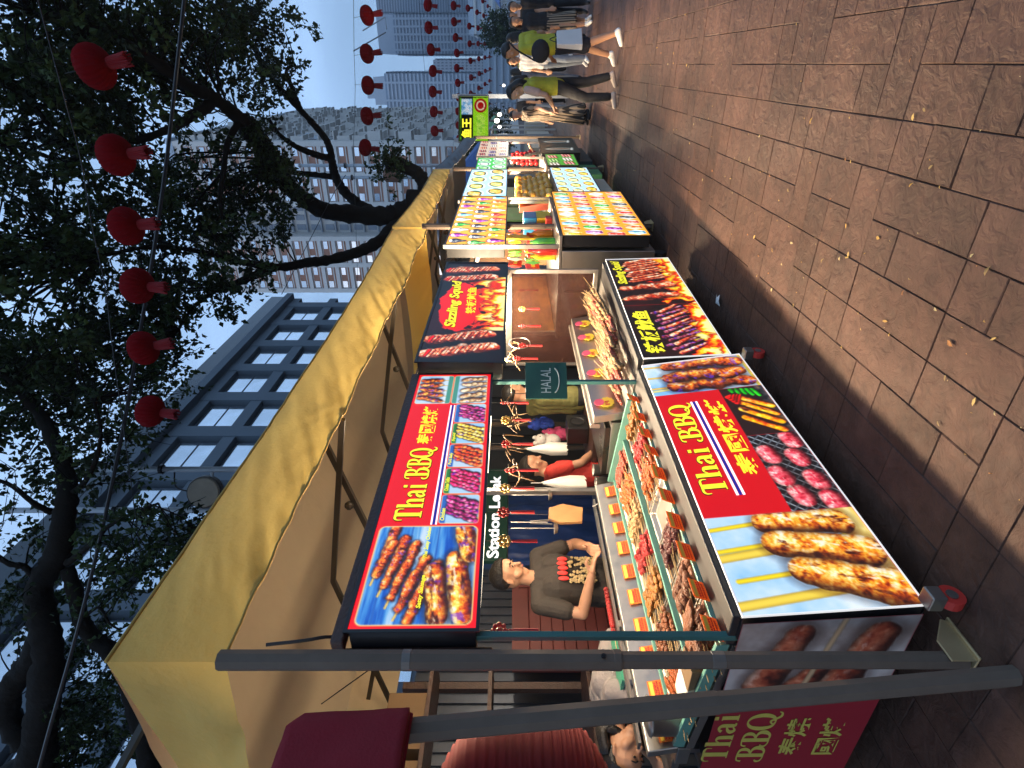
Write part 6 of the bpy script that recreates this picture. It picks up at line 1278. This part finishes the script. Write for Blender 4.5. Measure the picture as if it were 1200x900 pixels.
LB.append(limb(tm, [(500, 232, 16), (497, 216, 15.9), (490, 204, 15.8), (478, 197, 15.8), (464, 192, 15.8), (452, 192, 15.8)], 17, 14, n=11, seed=10))
LB.append(limb(tm, [(282, 140, 12), (268, 165, 11.6), (262, 200, 11.4), (258, 235, 11.2), (262, 262, 11.2)], 9, 3, seed=11))
blobs = [(60, 40, 9.5, 2.0, 2), (150, 40, 10.5, 2.0, 2), (240, 40, 12, 2.0, 2), (300, 40, 13.6, 1.5, 1), (60, 130, 10, 2.2, 2), (150, 120, 11, 2.0, 2), (235, 110, 12.4, 1.9, 1.6), (60, 230, 10, 2.2, 2), (150, 220, 11.5, 2.2, 2), (240, 220, 12.4, 2.0, 2), (290, 235, 13, 1.3, 1.1), (60, 330, 10, 2.1, 2), (150, 320, 11, 2.0, 1.8), (240, 300, 11.8, 1.6, 1.5), (50, 420, 10, 1.9, 1.5), (115, 400, 10.8, 1.5, 1.2), (195, 360, 11.2, 1.2, .8), (310, 75, 14, 1.0, .55), (318, 120, 14.6, .7, .35), (265, 345, 11.4, .6, .3)]
pts = crown_points(blobs, 900, 5, thr=.515, sc=.8) + crown_points([(-90, 60, 8.5, 2.4, 1), (-110, 220, 8.5, 2.4, 1), (-110, 380, 8, 2.2, 1), (-330, 150, 7, 2.6, 1), (-330, 330, 7, 2.6, 1), (-60, -120, 10, 2.6, 1), (60, -110, 11, 2.2, .8)], 620, 6, thr=.44)  # second set: more crown out of view, added to cut sky light on the paving
twigs(tm, LB, pts, 2, 3)
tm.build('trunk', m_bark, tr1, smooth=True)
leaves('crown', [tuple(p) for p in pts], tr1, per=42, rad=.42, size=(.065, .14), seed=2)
ep = [tuple(at(456, 192, 15.7) + Vector((random.gauss(0, .22), random.gauss(0, .25), random.gauss(.1, .3)))) for _ in range(34)] + [tuple(at(470, 184, 15.7) + Vector((random.gauss(0, .35), random.gauss(0, .2), random.gauss(.1, .12)))) for _ in range(22)]
fe = thing('fern_clump', 'dark fern clump growing on the stub of the big tree trunk', 'plant', at(460, 190, 15.7)); leaves('fronds', ep, fe, per=22, rad=.22, size=(.05, .12), seed=4)
moss = []
for (px, py, t_) in [(332, 200, 13.6), (322, 190, 13.2), (312, 178, 13), (302, 165, 12.6), (295, 150, 12.3), (320, 205, 13.6), (340, 215, 14)]:
    for _ in range(16): moss.append(tuple(at(px + random.gauss(0, 7), py + random.gauss(0, 7), t_ - .2)))
mo = thing('moss_fern', 'shaggy ferns growing along the thickest limb of the big tree', 'plant', at(312, 178, 13)); leaves('fronds', moss, mo, per=16, rad=.16, size=(.04, .10), seed=6)
# ---- nearer tree at the lower left
tr2 = thing('near_tree', 'nearer dark tree with a forked trunk behind the left end of the yellow canopy', 'tree', (*at(60, 1000, 8.5).xy, 0))
tm = MB(); LB = []; tb_ = at(45, 905, 8.0); g0 = at(60, 1010, 8.8)
tm.tube(bez([(g0.x, g0.y, 0), (g0.x + .02, g0.y, 2.5), (g0.x + .1, g0.y, 4.8), (tb_ + (at(0, 1000, 8.4) - tb_) * .35)[:], tb_[:]], 6), [.42] * 10 + [.36] * 8 + [.30] * 7, n=12, jit=.04)
LB.append(limb(tm, [(40, 912, 8.0), (44, 880, 7.9), (49, 840, 7.8), (56, 780, 7.6), (52, 731, 7.5), (45, 690, 7.5), (67, 649, 7.5), (75, 605, 7.5), (79, 572, 7.6), (72, 534, 7.7), (60, 510, 7.8), (49, 489, 7.9), (30, 465, 8), (12, 443, 8), (-30, 420, 8)], 42, 7, n=11, seed=21))
LB.append(limb(tm, [(30, 870, 7.9), (8, 835, 7.8), (16, 800, 7.7), (36, 772, 7.6), (48, 740, 7.5)], 28, 22, n=10, seed=22))
LB.append(limb(tm, [(178, 912, 8.3), (174, 885, 8.2), (166, 850, 8.1), (155, 812, 8.0), (146, 782, 7.9), (128, 762, 7.8), (110, 748, 7.8), (96, 728, 7.7), (88, 694, 7.6), (78, 665, 7.55)], 28, 15, n=10, seed=23))
LB.append(limb(tm, [(172, 892, 8.3), (186, 884, 8.3), (191, 876, 8.3)], 14, 12, seed=24))
LB.append(limb(tm, [(78, 660, 7.5), (92, 650, 7.4), (108, 636, 7.3), (130, 615, 7.2), (160, 600, 7.1), (185, 590, 7.0)], 8, 3, seed=25))
LB.append(limb(tm, [(76, 580, 7.6), (95, 570, 7.5), (112, 540, 7.4), (118, 505, 7.4), (110, 470, 7.4)], 8, 3, seed=26))
LB.append(limb(tm, [(50, 690, 7.5), (30, 665, 7.4), (10, 660, 7.3), (-20, 640, 7.2)], 9, 5, seed=27))
LB.append(limb(tm, [(94, 728, 7.7), (115, 712, 7.6), (128, 730, 7.5), (140, 738, 7.5)], 5, 2, seed=28))
LB.append(limb(tm, [(60, 600, 7.5), (40, 590, 7.3), (15, 570, 7.2), (-10, 560, 7.1)], 8, 4, seed=29))
g0 = at(178, 905, 8.3); tm.tube(bez([(g0.x - .8, g0.y - .5, 0), (g0.x - .7, g0.y - .4, 3), (g0.x - .2, g0.y - .2, 5.2), g0[:]], 6), [.30] * 6 + [.25] * 6 + [.19] * 7, n=10, jit=.04)
blobs = [(40, 470, 8.2, 1.3, 1.4), (110, 480, 8.2, 1.2, 1.2), (180, 440, 8.8, .7, .5), (30, 560, 7.8, 1.2, 1.1), (110, 560, 7.8, 1.0, .9), (170, 620, 7.4, .75, .7), (30, 650, 7.6, 1.0, .7), (120, 660, 7.6, .8, .6), (20, 740, 7.8, .9, .5), (110, 800, 8.4, .8, .7), (75, 860, 8.6, .6, .35), (120, 860, 8.8, .6, .5), (150, 700, 8.0, .6, .4), (190, 660, 7.6, .4, .25)]
pts = crown_points(blobs, 330, 8, thr=.49, sc=.9); twigs(tm, LB, pts, 2, 5, r0=.018)
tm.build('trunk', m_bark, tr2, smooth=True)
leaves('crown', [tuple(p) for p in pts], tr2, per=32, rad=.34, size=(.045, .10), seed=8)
# ---- distant trees along the street
def far_tree(name, label, x, y, h, r, seed, group='trees far down the street'):
    rng = random.Random(seed); t = thing(name, label, 'tree', (x, y, 0), group); m = MB(); m.tube(bez([(x, y, 0), (x + .1, y, h * .3), (x, y, h * .6)], 5), [.25 - .012 * i for i in range(11)], n=8)
    P = []
    for _ in range(int(110 * r)):
        v = Vector((rng.gauss(0, 1), rng.gauss(0, 1), rng.gauss(0, .75))).normalized() * r * rng.random() ** .4; P.append((x + v.x, y + v.y, h * .72 + v.z))
    for p in P[::14]: m.tube([(x, y, h * .5), p], [.07, .02], n=4)
    m.build('trunk', m_bark, t); leaves('crown', P, t, per=20, rad=.6, size=(.12, .26), seed=seed)
far_tree('street_tree', 'dark street tree far off behind the lime shop sign', -6.5, 36, 5.2, 2.2, 51)
far_tree('street_tree', 'dark street tree far off at the end of the stall row', -5.5, 52, 5.0, 2.4, 52)
far_tree('street_tree', 'small far street tree beside the low grey building', 3.0, 70, 4.2, 2.0, 53)
# ================================================================== people: one continuous body each (limbs fused, then coloured by what covers them)
SKIN = mat('skin_tan', (.42, .22, .13), .5, var=.08, vscale=20, spec=.4); SKIN2 = mat('skin_light', (.52, .31, .21), .5, var=.08, vscale=20, spec=.4)
m_hair = mat('black_hair', (.012, .010, .009), .45, var=.3, vscale=40, bump=.4, bscale=90)
m_eye = mat('eye_dark', (.015, .010, .008), .2, var=0); m_lip = mat('lip', (.30, .10, .075), .5, var=.05)
def cloth(n, c, r=.85): return mat('cloth_' + n, c, r, var=.18, vscale=7, bump=1.0, bscale=9)
def dist_seg(P, a, b, ra, rb):
    d = b - a; L2 = max(float(d @ d), 1e-9); t = np.clip(((P - a) @ d) / L2, 0, 1); return np.linalg.norm(P - a - t[:, None] * d, axis=1) - (ra + (rb - ra) * t)
def skeleton(h=1.72, **ov):
    k = h / 1.72; J = dict(pel=(0, 0, .93), waist=(0, 0, 1.10), chest=(0, .0, 1.30), neck=(0, -.01, 1.46), head=(0, .02, 1.60),
        shL=(-.175, -.01, 1.41), elL=(-.23, -.03, 1.13), wrL=(-.22, .06, .90), shR=(.175, -.01, 1.41), elR=(.23, -.03, 1.13), wrR=(.22, .06, .90),
        hiL=(-.085, 0, .90), knL=(-.10, .02, .49), anL=(-.10, 0, .085), toL=(-.12, .15, .035), hiR=(.085, 0, .90), knR=(.10, .02, .49), anR=(.10, 0, .085), toR=(.12, .15, .035), face=(0, 1, 0))
    J.update(ov); return {a: (Vector(v) * k if a != 'face' else Vector(v).normalized()) for a, v in J.items()}
def person(label, loc, rz, J, top, bottom, shoe, skin=SKIN, sleeve=.55, voxel=.010, hair='short', pants=1.0, skirt=None, features=False, vest=None, group=None, fat=1.0, legs=True):
    root = thing('person', label, 'person', loc, group, rz); S_ = []; mats = [skin, top, bottom, shoe] + ([vest] if vest else [])
    def c(a, b, ra, rb, mi): S_.append((Vector(a), Vector(b), ra, rb, mi))
    def L(a, b, t): return Vector(a) + (Vector(b) - Vector(a)) * t
    side = (J['shR'] - J['shL']).normalized(); f = fat
    c(J['waist'], J['chest'], .104 * f, .110 * f, 1); c(J['chest'], J['chest'] + (J['neck'] - J['chest']) * .6, .110 * f, .070, 1); c(J['pel'], J['waist'], .108 * f, .104 * f, 1)
    for s in (-1, 1):
        o = side * s * .062 * f; c(J['pel'] + o * 1.1, J['waist'] + o, .105 * f, .098 * f, 2 if True else 1); c(J['waist'] + o, J['chest'] + o * 1.2, .102 * f, .112 * f, 1)
        c(L(J['pel'], J['waist'], .35) + o * 1.1, J['waist'] + o, .112 * f, .105 * f, 1); c(J['chest'] + o * 1.2, L(J['chest'], J['neck'], .55) + o * 1.3, .108 * f, .062, 1)
    c(J['shL'], J['shR'], .060, .060, 1); c(J['neck'] - (J['neck'] - J['chest']) * .35, L(J['neck'], J['head'], .55), .054, .050, 0)
    hd = J['head']; fc = J['face']; upv = (J['head'] - J['neck']).normalized(); upv = (upv - fc * upv.dot(fc)).normalized() if abs(upv.dot(fc)) < .95 else Vector((0, 0, 1)); sd = fc.cross(upv)
    c(hd + upv * .035 - fc * .025, hd + upv * .035 + fc * .02, .088, .080, 0); c(hd - upv * .03 + fc * .025, hd - upv * .085 + fc * .045, .066, .038, 0); c(hd - upv * .02 - fc * .01, hd + upv * .04, .076, .082, 0)
    c(hd + fc * .092 + upv * .005, hd + fc * .108 - upv * .028, .008, .013, 0)
    for s in (-1, 1):
        c(hd + sd * s * .080 + upv * .015, hd + sd * s * .086 - upv * .02, .014, .010, 0); c(hd + sd * s * .05 - upv * .03 + fc * .05, hd + sd * s * .03 - upv * .05 + fc * .06, .026, .022, 0)
        c(hd + sd * s * .036 + upv * .032 + fc * .078, hd + sd * s * .016 + upv * .030 + fc * .085, .011, .010, 0)
    for a in ('L', 'R'):
        sh, el, wr = J['sh' + a], J['el' + a], J['wr' + a]; c(sh, el, .046, .037, 0); c(el, L(el, wr, .35), .037, .039, 0); c(L(el, wr, .35), wr, .039, .026, 0)
        if sleeve > 0:
            q = L(sh, el, min(sleeve, 1)); c(sh, q, .062, .060 if sleeve < 1 else .050, 1)
            if sleeve > 1: c(el, L(el, wr, sleeve - 1), .050, .040, 1)
        d = (wr - el).normalized(); bend = J.get('hand' + a, d); bend = Vector(bend).normalized(); pal = bend.cross(Vector((0, 0, 1))); pal = pal.normalized() if pal.length > .1 else Vector((1, 0, 0)); nr = pal.cross(bend)
        curl = J.get('curl' + a, Vector((0, 0, -1))); curl = Vector(curl).normalized()
        for k in range(4):
            o = pal * (k - 1.5) * .021; b0 = wr + bend * .085 + o; ln = (.064, .074, .068, .052)[k]; c(wr + bend * .015 + o * .7, b0, .016, .012, 0); m1 = b0 + (bend * .85 + curl * .3).normalized() * ln * .5; c(b0, m1, .0098, .0092, 0); c(m1, m1 + (bend * .5 + curl * .75).normalized() * ln * .5, .0092, .0075, 0)
        th = J.get('thumb' + a, -pal if a == 'L' else pal); b0 = wr + bend * .025 + Vector(th) * .022; m1 = b0 + (bend * .6 + Vector(th) * .8).normalized() * .042; c(wr + bend * .01, b0, .017, .016, 0); c(b0, m1, .014, .011, 0); c(m1, m1 + (bend * .95 + curl * .25).normalized() * .032, .011, .008, 0)
        if legs:
            hi, kn, an, to = J['hi' + a], J['kn' + a], J['an' + a], J['to' + a]; pk = pants
            c(hi, kn, .084, .056, 0); c(kn, L(kn, an, .3), .055, .056, 0); c(L(kn, an, .3), an, .056, .038, 0)
            if pk > 0:
                q = L(hi, kn, min(pk * 2, 1)); c(hi, q, .098, .098 - .026 * min(pk * 2, 1) if pk > .5 else .095, 2)
                if pk > .5: c(kn, L(kn, an, (pk - .5) * 2), .072, .060, 2)
            c(an + Vector((0, 0, -.02)), to, .044, .034, 3); c(an, an + (an - to).normalized() * .03 + Vector((0, 0, -.03)), .045, .042, 3)
    if skirt: # (hem height, hem radius): flared dress or skirt
        n = 9
        for i in range(n):
            a = 2 * math.pi * i / n; c(J['waist'] + Vector((math.cos(a) * .05, math.sin(a) * .03, -.05)), Vector((J['pel'].x + math.cos(a) * skirt[1], J['pel'].y + math.sin(a) * skirt[1] * .8, skirt[0])), .06, .05, 2)
    m = MB()
    for (a, b, ra, rb, mi) in S_:
        if (b - a).length > 1e-4:
            d = (b - a).normalized(); pts = []; rr = []
            for q in (-.995, -.8, -.45): pts.append(a + d * q * ra); rr.append(ra * math.sqrt(1 - q * q))
            pts.append(a); rr.append(ra); pts.append(b); rr.append(rb)
            for q in (.45, .8, .995): pts.append(b + d * q * rb); rr.append(rb * math.sqrt(1 - q * q))
            m.tube(pts, rr, n=14)
        else: m.ell(a, ra, 14, 9)
    tmp = m.build('tmp_body', [skin]); rm_ = tmp.modifiers.new('r', 'REMESH'); rm_.mode = 'VOXEL'; rm_.voxel_size = voxel; sm = tmp.modifiers.new('s', 'SMOOTH'); sm.factor = .5; sm.iterations = 3 if voxel > .007 else 4
    dg = bpy.context.evaluated_depsgraph_get(); me = bpy.data.meshes.new_from_object(tmp.evaluated_get(dg)); bpy.data.objects.remove(tmp); me.name = 'body'
    me.materials.clear()
    for q in mats: me.materials.append(q)
    n = len(me.polygons); C = np.empty(n * 3); me.polygons.foreach_get('center', C); C = C.reshape(-1, 3); best = np.full(n, 9.0); idx = np.zeros(n, int)
    for (a, b, ra, rb, mi) in S_:
        d = dist_seg(C, np.array(a), np.array(b), ra, rb) - (.004 if mi else 0); k = d < best; best[k] = d[k]; idx[k] = mi
    if vest: k = (idx == 1) & (np.abs(C @ np.array(side) - float(J['chest'] @ side)) < .19); idx[k] = 4
    me.polygons.foreach_set('material_index', idx.astype(np.int32)); me.polygons.foreach_set('use_smooth', [True] * n); me.update()
    link(bpy.data.objects.new('body', me), root)
    hm = MB(); rng = random.Random(len(label)); h0 = hd + upv * .045 - fc * .012; R3 = Matrix((sd, fc, upv)).transposed(); q = len(hm.v); hm.ell((0, 0, 0), (.100, .112, .098), 22, 14)
    for i in range(q, len(hm.v)):
        v = Vector(hm.v[i]); s_ = 1 + .03 * math.sin(v.x * 90) * math.sin(v.z * 80 + v.y * 60)
        lim = -.012 + .05 * max(0, v.y) / .1 + (.0 if hair != 'short' else .0)
        if v.y > .01: v.z = max(v.z, .022 + .24 * (v.y - .01) - .3 * max(0, abs(v.x) - .06)); v.y = min(v.y, .098)
        else: v.z = max(v.z, -.052 if hair == 'short' else -.085)
        hm.v[i] = tuple(h0 + (R3 @ (v * s_)))
    if hair == 'long':
        for i in range(16):
            a = math.pi * (i / 15) ; o = sd * math.cos(a) * .085 - fc * (.03 + .06 * math.sin(a)); p0 = h0 + o - upv * .02; hm.tube(bez([p0, p0 - upv * .12 - fc * .02, p0 + Vector((0, 0, -.27)) - fc * .03 + o * .25], 4), [.026] * 6 + [.02, .014, .006], n=6)
    if hair == 'bun': hm.ell(h0 - fc * .12 + upv * .03, (.05, .05, .05), 12, 8)
    if hair == 'tail': hm.tube(bez([h0 - fc * .10, h0 - fc * .17 - upv * .06, h0 - fc * .15 - upv * .26], 5), [.03] * 5 + [.028] * 3 + [.02, .014, .006], n=8)
    hm.build('hair', m_hair, root, local=True, smooth=True)
    if features:
        e = MB()
        for s in (-1, 1): e.ell(hd + sd * s * .032 + upv * .018 + fc * .092, (.011, .006, .0065), 10, 6, rot=R3)
        e.build('eyes', m_eye, root, local=True, smooth=True); e = MB()
        for s in (-1, 1): e.tube([hd + sd * s * .014 + upv * .036 + fc * .100, hd + sd * s * .032 + upv * .041 + fc * .099, hd + sd * s * .052 + upv * .034 + fc * .087], [.0042, .005, .003], n=6)
        e.build('eyebrows', m_hair, root, local=True); e = MB(); e.tube([hd - upv * .052 - sd * .022 + fc * .093, hd - upv * .051 + fc * .103, hd - upv * .052 + sd * .022 + fc * .093], [.003, .0058, .003], n=6); e.build('lips', m_lip, root, local=True, smooth=True)
    return root
m_pr = mat('shirt_print_red', (.55, .035, .03), .8, var=.15); m_prg = mat('shirt_print_gold', (.36, .26, .12), .8, var=.6, vscale=60)
# ---- vendor in the black printed T-shirt, hands on the counter rail
V0 = Vector((-3.12, 2.78, 0)); rzv = R(-98)
J = skeleton(1.74, shL=(-.19, .02, 1.40), shR=(.19, .02, 1.40), elL=(-.27, .06, 1.13), elR=(.27, .05, 1.13), wrL=(-.10, .25, 1.075), wrR=(.11, .25, 1.07), chest=(0, .03, 1.29), neck=(0, .03, 1.45), head=(-.01, .065, 1.595), face=(-.30, .88, -.36), handL=(.75, .6, -.2), handR=(-.75, .6, -.2), curlL=(0, .3, -1), curlR=(0, .3, -1), thumbL=(0, .4, .9), thumbR=(0, .4, .9))
v = person('vendor with cropped hair in a dark printed T-shirt, hands together over the kebab counter', V0, rzv, J, cloth('black_tee', (.030, .024, .020)), cloth('dark_trousers', (.02, .02, .025)), m_black, voxel=.0055, sleeve=.62, features=True)
pm = MB()
def fr_(u, w, d): return Vector((u, .155 + d - .9 * u * u, w))
for k in range(5): pm.ell((-.08 + .038 * k, .152 - 1.2 * (-.08 + .038 * k) ** 2, 1.255 + .006 * (k % 2)), (.019, .006, .036), 8, 6)
pm.build('shirt_lettering', m_pr, v, local=True, smooth=True)
pm = MB(); rng = random.Random(4)
for k in range(110): a = rng.uniform(-.10, .10); w_ = rng.uniform(1.04, 1.215); pm.ell((a, .150 - 1.2 * a * a, w_), (.012, .006, .011), 6, 4)
pm.build('shirt_graphic', m_prg, v, local=True, smooth=True)
# ---- vendor in red, side on
J = skeleton(1.58, face=(.35, .9, -.3), head=(.01, .07, 1.58), elL=(-.23, .06, 1.12), wrL=(-.12, .20, .98), elR=(.23, .06, 1.12), wrR=(.12, .20, .98))
person('person in a bright red shirt working behind the rear shelf', (-3.36, 4.28, -.06), R(-40), J, cloth('red_shirt', (.50, .035, .025)), cloth('dark_trousers', (.02, .02, .025)), m_black, voxel=.009, hair='bun')
J = skeleton(1.70, face=(.1, .95, -.25), head=(.01, .08, 1.585), elR=(.24, .10, 1.14), wrR=(.16, .32, 1.10), elL=(-.24, .10, 1.14), wrL=(-.14, .30, 1.10))
person('person in an olive shirt seen side on behind the HALAL board', (-3.00, 5.02, 0), R(-25), J, cloth('olive_shirt', (.20, .19, .06)), cloth('dark_trousers', (.02, .02, .025)), m_black, voxel=.009)
# ---- person in grey bent over the near end of the counter, dark hair falling
J = skeleton(1.64, pel=(0, -.30, .88), waist=(0, -.22, 1.02), chest=(0, .0, 1.09), neck=(0, .20, 1.10), head=(0, .34, 1.05), shL=(-.17, .10, 1.09), shR=(.17, .10, 1.09), elL=(-.24, .18, .93), wrL=(-.12, .33, .88), elR=(.24, .18, .93), wrR=(.12, .33, .88), hiL=(-.085, -.30, .86), hiR=(.085, -.30, .86), knL=(-.1, -.28, .48), knR=(.1, -.28, .48), anL=(-.1, -.32, .085), anR=(.1, -.32, .085), toL=(-.11, -.17, .035), toR=(.11, -.17, .035), face=(-.62, .42, -.66))
person('person in a grey top bent low over the near end, dark hair tied back', (-3.14, 2.03, 0), R(172), J, cloth('grey_top', (.24, .21, .20)), cloth('dark_trousers', (.02, .02, .025)), m_black, skin=SKIN, voxel=.007, hair='long', features=True, sleeve=.8)
# ---- pedestrians
def walk(s, a=.22, **k): return dict(knL=(-.09, .10 * s + .04, .50), anL=(-.09, a * s, .10), toL=(-.10, a * s + .15, .04 if s > 0 else .02), knR=(.09, -.06 * s + .03, .49), anR=(.09, -a * s, .12), toR=(.10, -a * s + .14, .04), **k)
m_wshoe = mat('white_trainer', (.72, .70, .67), .6, var=.05); m_lime = cloth('lime_vest', (.46, .42, .035)); m_pinkt = cloth('pale_pink', (.52, .36, .30)); m_wht = cloth('white_tee', (.55, .55, .56)); m_navyc = cloth('navy_shorts', (.014, .016, .028)); m_blk = cloth('black_cloth', (.015, .015, .018)); m_den = cloth('grey_denim', (.16, .19, .24))
m_str = cloth('striped_dress', (.16, .12, .085))
w_ = m_str.node_tree; tcx = w_.nodes.new('ShaderNodeTexCoord'); wv = w_.nodes.new('ShaderNodeTexWave'); wv.inputs['Scale'].default_value = 7; wv.bands_direction = 'X'; cr = w_.nodes.new('ShaderNodeValToRGB'); cr.color_ramp.elements[0].color = (.02, .017, .015, 1); cr.color_ramp.elements[0].position = .35; cr.color_ramp.elements[1].color = (.30, .23, .16, 1); cr.color_ramp.elements[1].position = .55
w_.links.new(tcx.outputs['Object'], wv.inputs['Vector']); w_.links.new(wv.outputs['Fac'], cr.inputs['Fac']); w_.links.new(cr.outputs['Color'], w_.nodes['Principled BSDF'].inputs['Base Color'])
gp_ = atz(728, 52, 0); J = skeleton(1.76, **walk(-1, .20, elL=(-.20, -.06, 1.14), wrL=(-.13, .10, 1.02), elR=(.23, -.05, 1.13), wrR=(.20, .12, .98), face=(-.55, .8, -.2), head=(-.02, .08, 1.585), neck=(0, .03, 1.46)))
pa = person('man in a lime yellow top and dark shorts with white trainers, carrying a white bag', gp_, R(62), J, m_lime, m_navyc, m_wshoe, pants=.46, voxel=.010, features=True)
bg_ = thing('shopping_bag', 'white shopping bag held by the man in the lime yellow top', 'bag', at(682, 46, 8.15)); m = MB(); m.hexa([(-.16, -.05, 0), (.16, -.05, 0), (.16, .05, 0), (-.16, .05, 0), (-.14, -.03, .36), (.14, -.03, .36), (.14, .03, .36), (-.14, .03, .36)]); m.build('bag_body', mat('bag_paper', (.66, .64, .62), .7, var=.06), bg_, local=True, bevel=.01); m = MB(); m.tube(bez([(-.06, 0, .36), (0, 0, .46), (.06, 0, .36)], 5), .006, n=5); m.build('handle', m_black, bg_, local=True); bg_.rotation_euler.z = R(50)
sb = thing('shoulder_bag', 'black shoulder bag hanging at the side of the man in lime yellow', 'bag', at(640, 60, 8.05)); m = MB(); m.ell((0, 0, .08), (.15, .07, .13), 14, 9); m.build('bag_body', m_blk, sb, local=True, smooth=True); m = MB(); m.tube(bez([(-.12, 0, .15), (.02, .05, .42), (.12, .12, .52)], 5), .012, n=5); m.build('strap', m_blk, sb, local=True)
gq = atz(725, 101, 0); J = skeleton(1.68, **walk(1, .12, elR=(.22, .06, 1.12), wrR=(.12, .24, 1.02), elL=(-.22, .06, 1.12), wrL=(-.10, .26, 1.0), face=(-.4, .85, -.35), head=(-.01, .075, 1.585)))
person('woman with long dark hair in a lime and pale pink top and black trousers', gq, R(75), J, m_pinkt, m_blk, mat('sandal_pale', (.55, .45, .38), .6, var=.05), skin=SKIN2, pants=.92, vest=m_lime, hair='long', voxel=.010)
gr = atz(691, 134, 0); J = skeleton(1.64, face=(-.8, .4, -.2)); person('woman in a long striped brown dress standing at the last stall', gr, R(120), J, m_str, m_str, m_blk, skin=SKIN2, skirt=(.14, .20), pants=0, voxel=.012, hair='tail')
gs = atz(690, 70, 0); J = skeleton(1.70, **walk(1, .1)); person('man in a white T-shirt and grey jeans behind the two lime yellow tops', gs, R(150), J, m_wht, m_den, m_wshoe, voxel=.012, pants=.95)
gs = atz(688, 96, 0); J = skeleton(1.62, **walk(-1, .1)); person('person in grey denim half hidden behind the woman in lime and pink', gs + Vector((0, .6, 0)), R(10), J, cloth('grey_knit', (.25, .25, .27)), m_den, m_blk, voxel=.012, pants=.95, hair='long')
for i, (px, py, rz, top, bot, hair, lab) in enumerate([(693, 26, 200, m_blk, m_str, 'long', 'woman in black with a striped skirt at the top edge of the photo'), (690, 8, 170, m_blk, m_blk, 'short', 'person all in black at the top edge of the photo'), (690, 45, 20, m_blk, m_den, 'long', 'long haired person in black behind the man in lime yellow'), (672, 60, 190, m_wht, m_den, 'short', 'far person in a white shirt walking toward the stalls'), (665, 85, 0, m_den, m_blk, 'long', 'far person in a grey blue top seen between the pedestrians'), (664, 112, 20, m_wht, m_blk, 'tail', 'far person in a white top near the hanging white bulbs'), (660, 18, 180, m_pinkt, m_den, 'short', 'far person in a pale pink shirt at the right'), (668, 130, 185, m_blk, m_den, 'short', 'far person in a black shirt beside the striped dress'), (655, 75, 10, m_lime, m_blk, 'short', 'farthest person in a yellow top'), (654, 100, 175, m_blk, m_blk, 'long', 'farthest person in dark clothes near the bulbs')]):
    J = skeleton(1.64 + .03 * (i % 4), **walk(1 if i % 2 else -1, .12)); person(lab, atz(px, py, 0), R(rz), J, top, bot, m_wshoe if i % 3 == 0 else m_blk, voxel=.013 if i < 3 else .018, pants=.95 if bot is not m_str else 0, hair=hair, skirt=(.35, .17) if bot is m_str else None)
gv = atz(690, 152, 0); J = skeleton(1.62, elR=(.22, .1, 1.18), wrR=(.14, .3, 1.28)); person('vendor with bare arms leaning out of the last stall', (-1.9, 13.6, 0), R(-70), J, m_blk, m_blk, m_blk, voxel=.012, sleeve=.2)
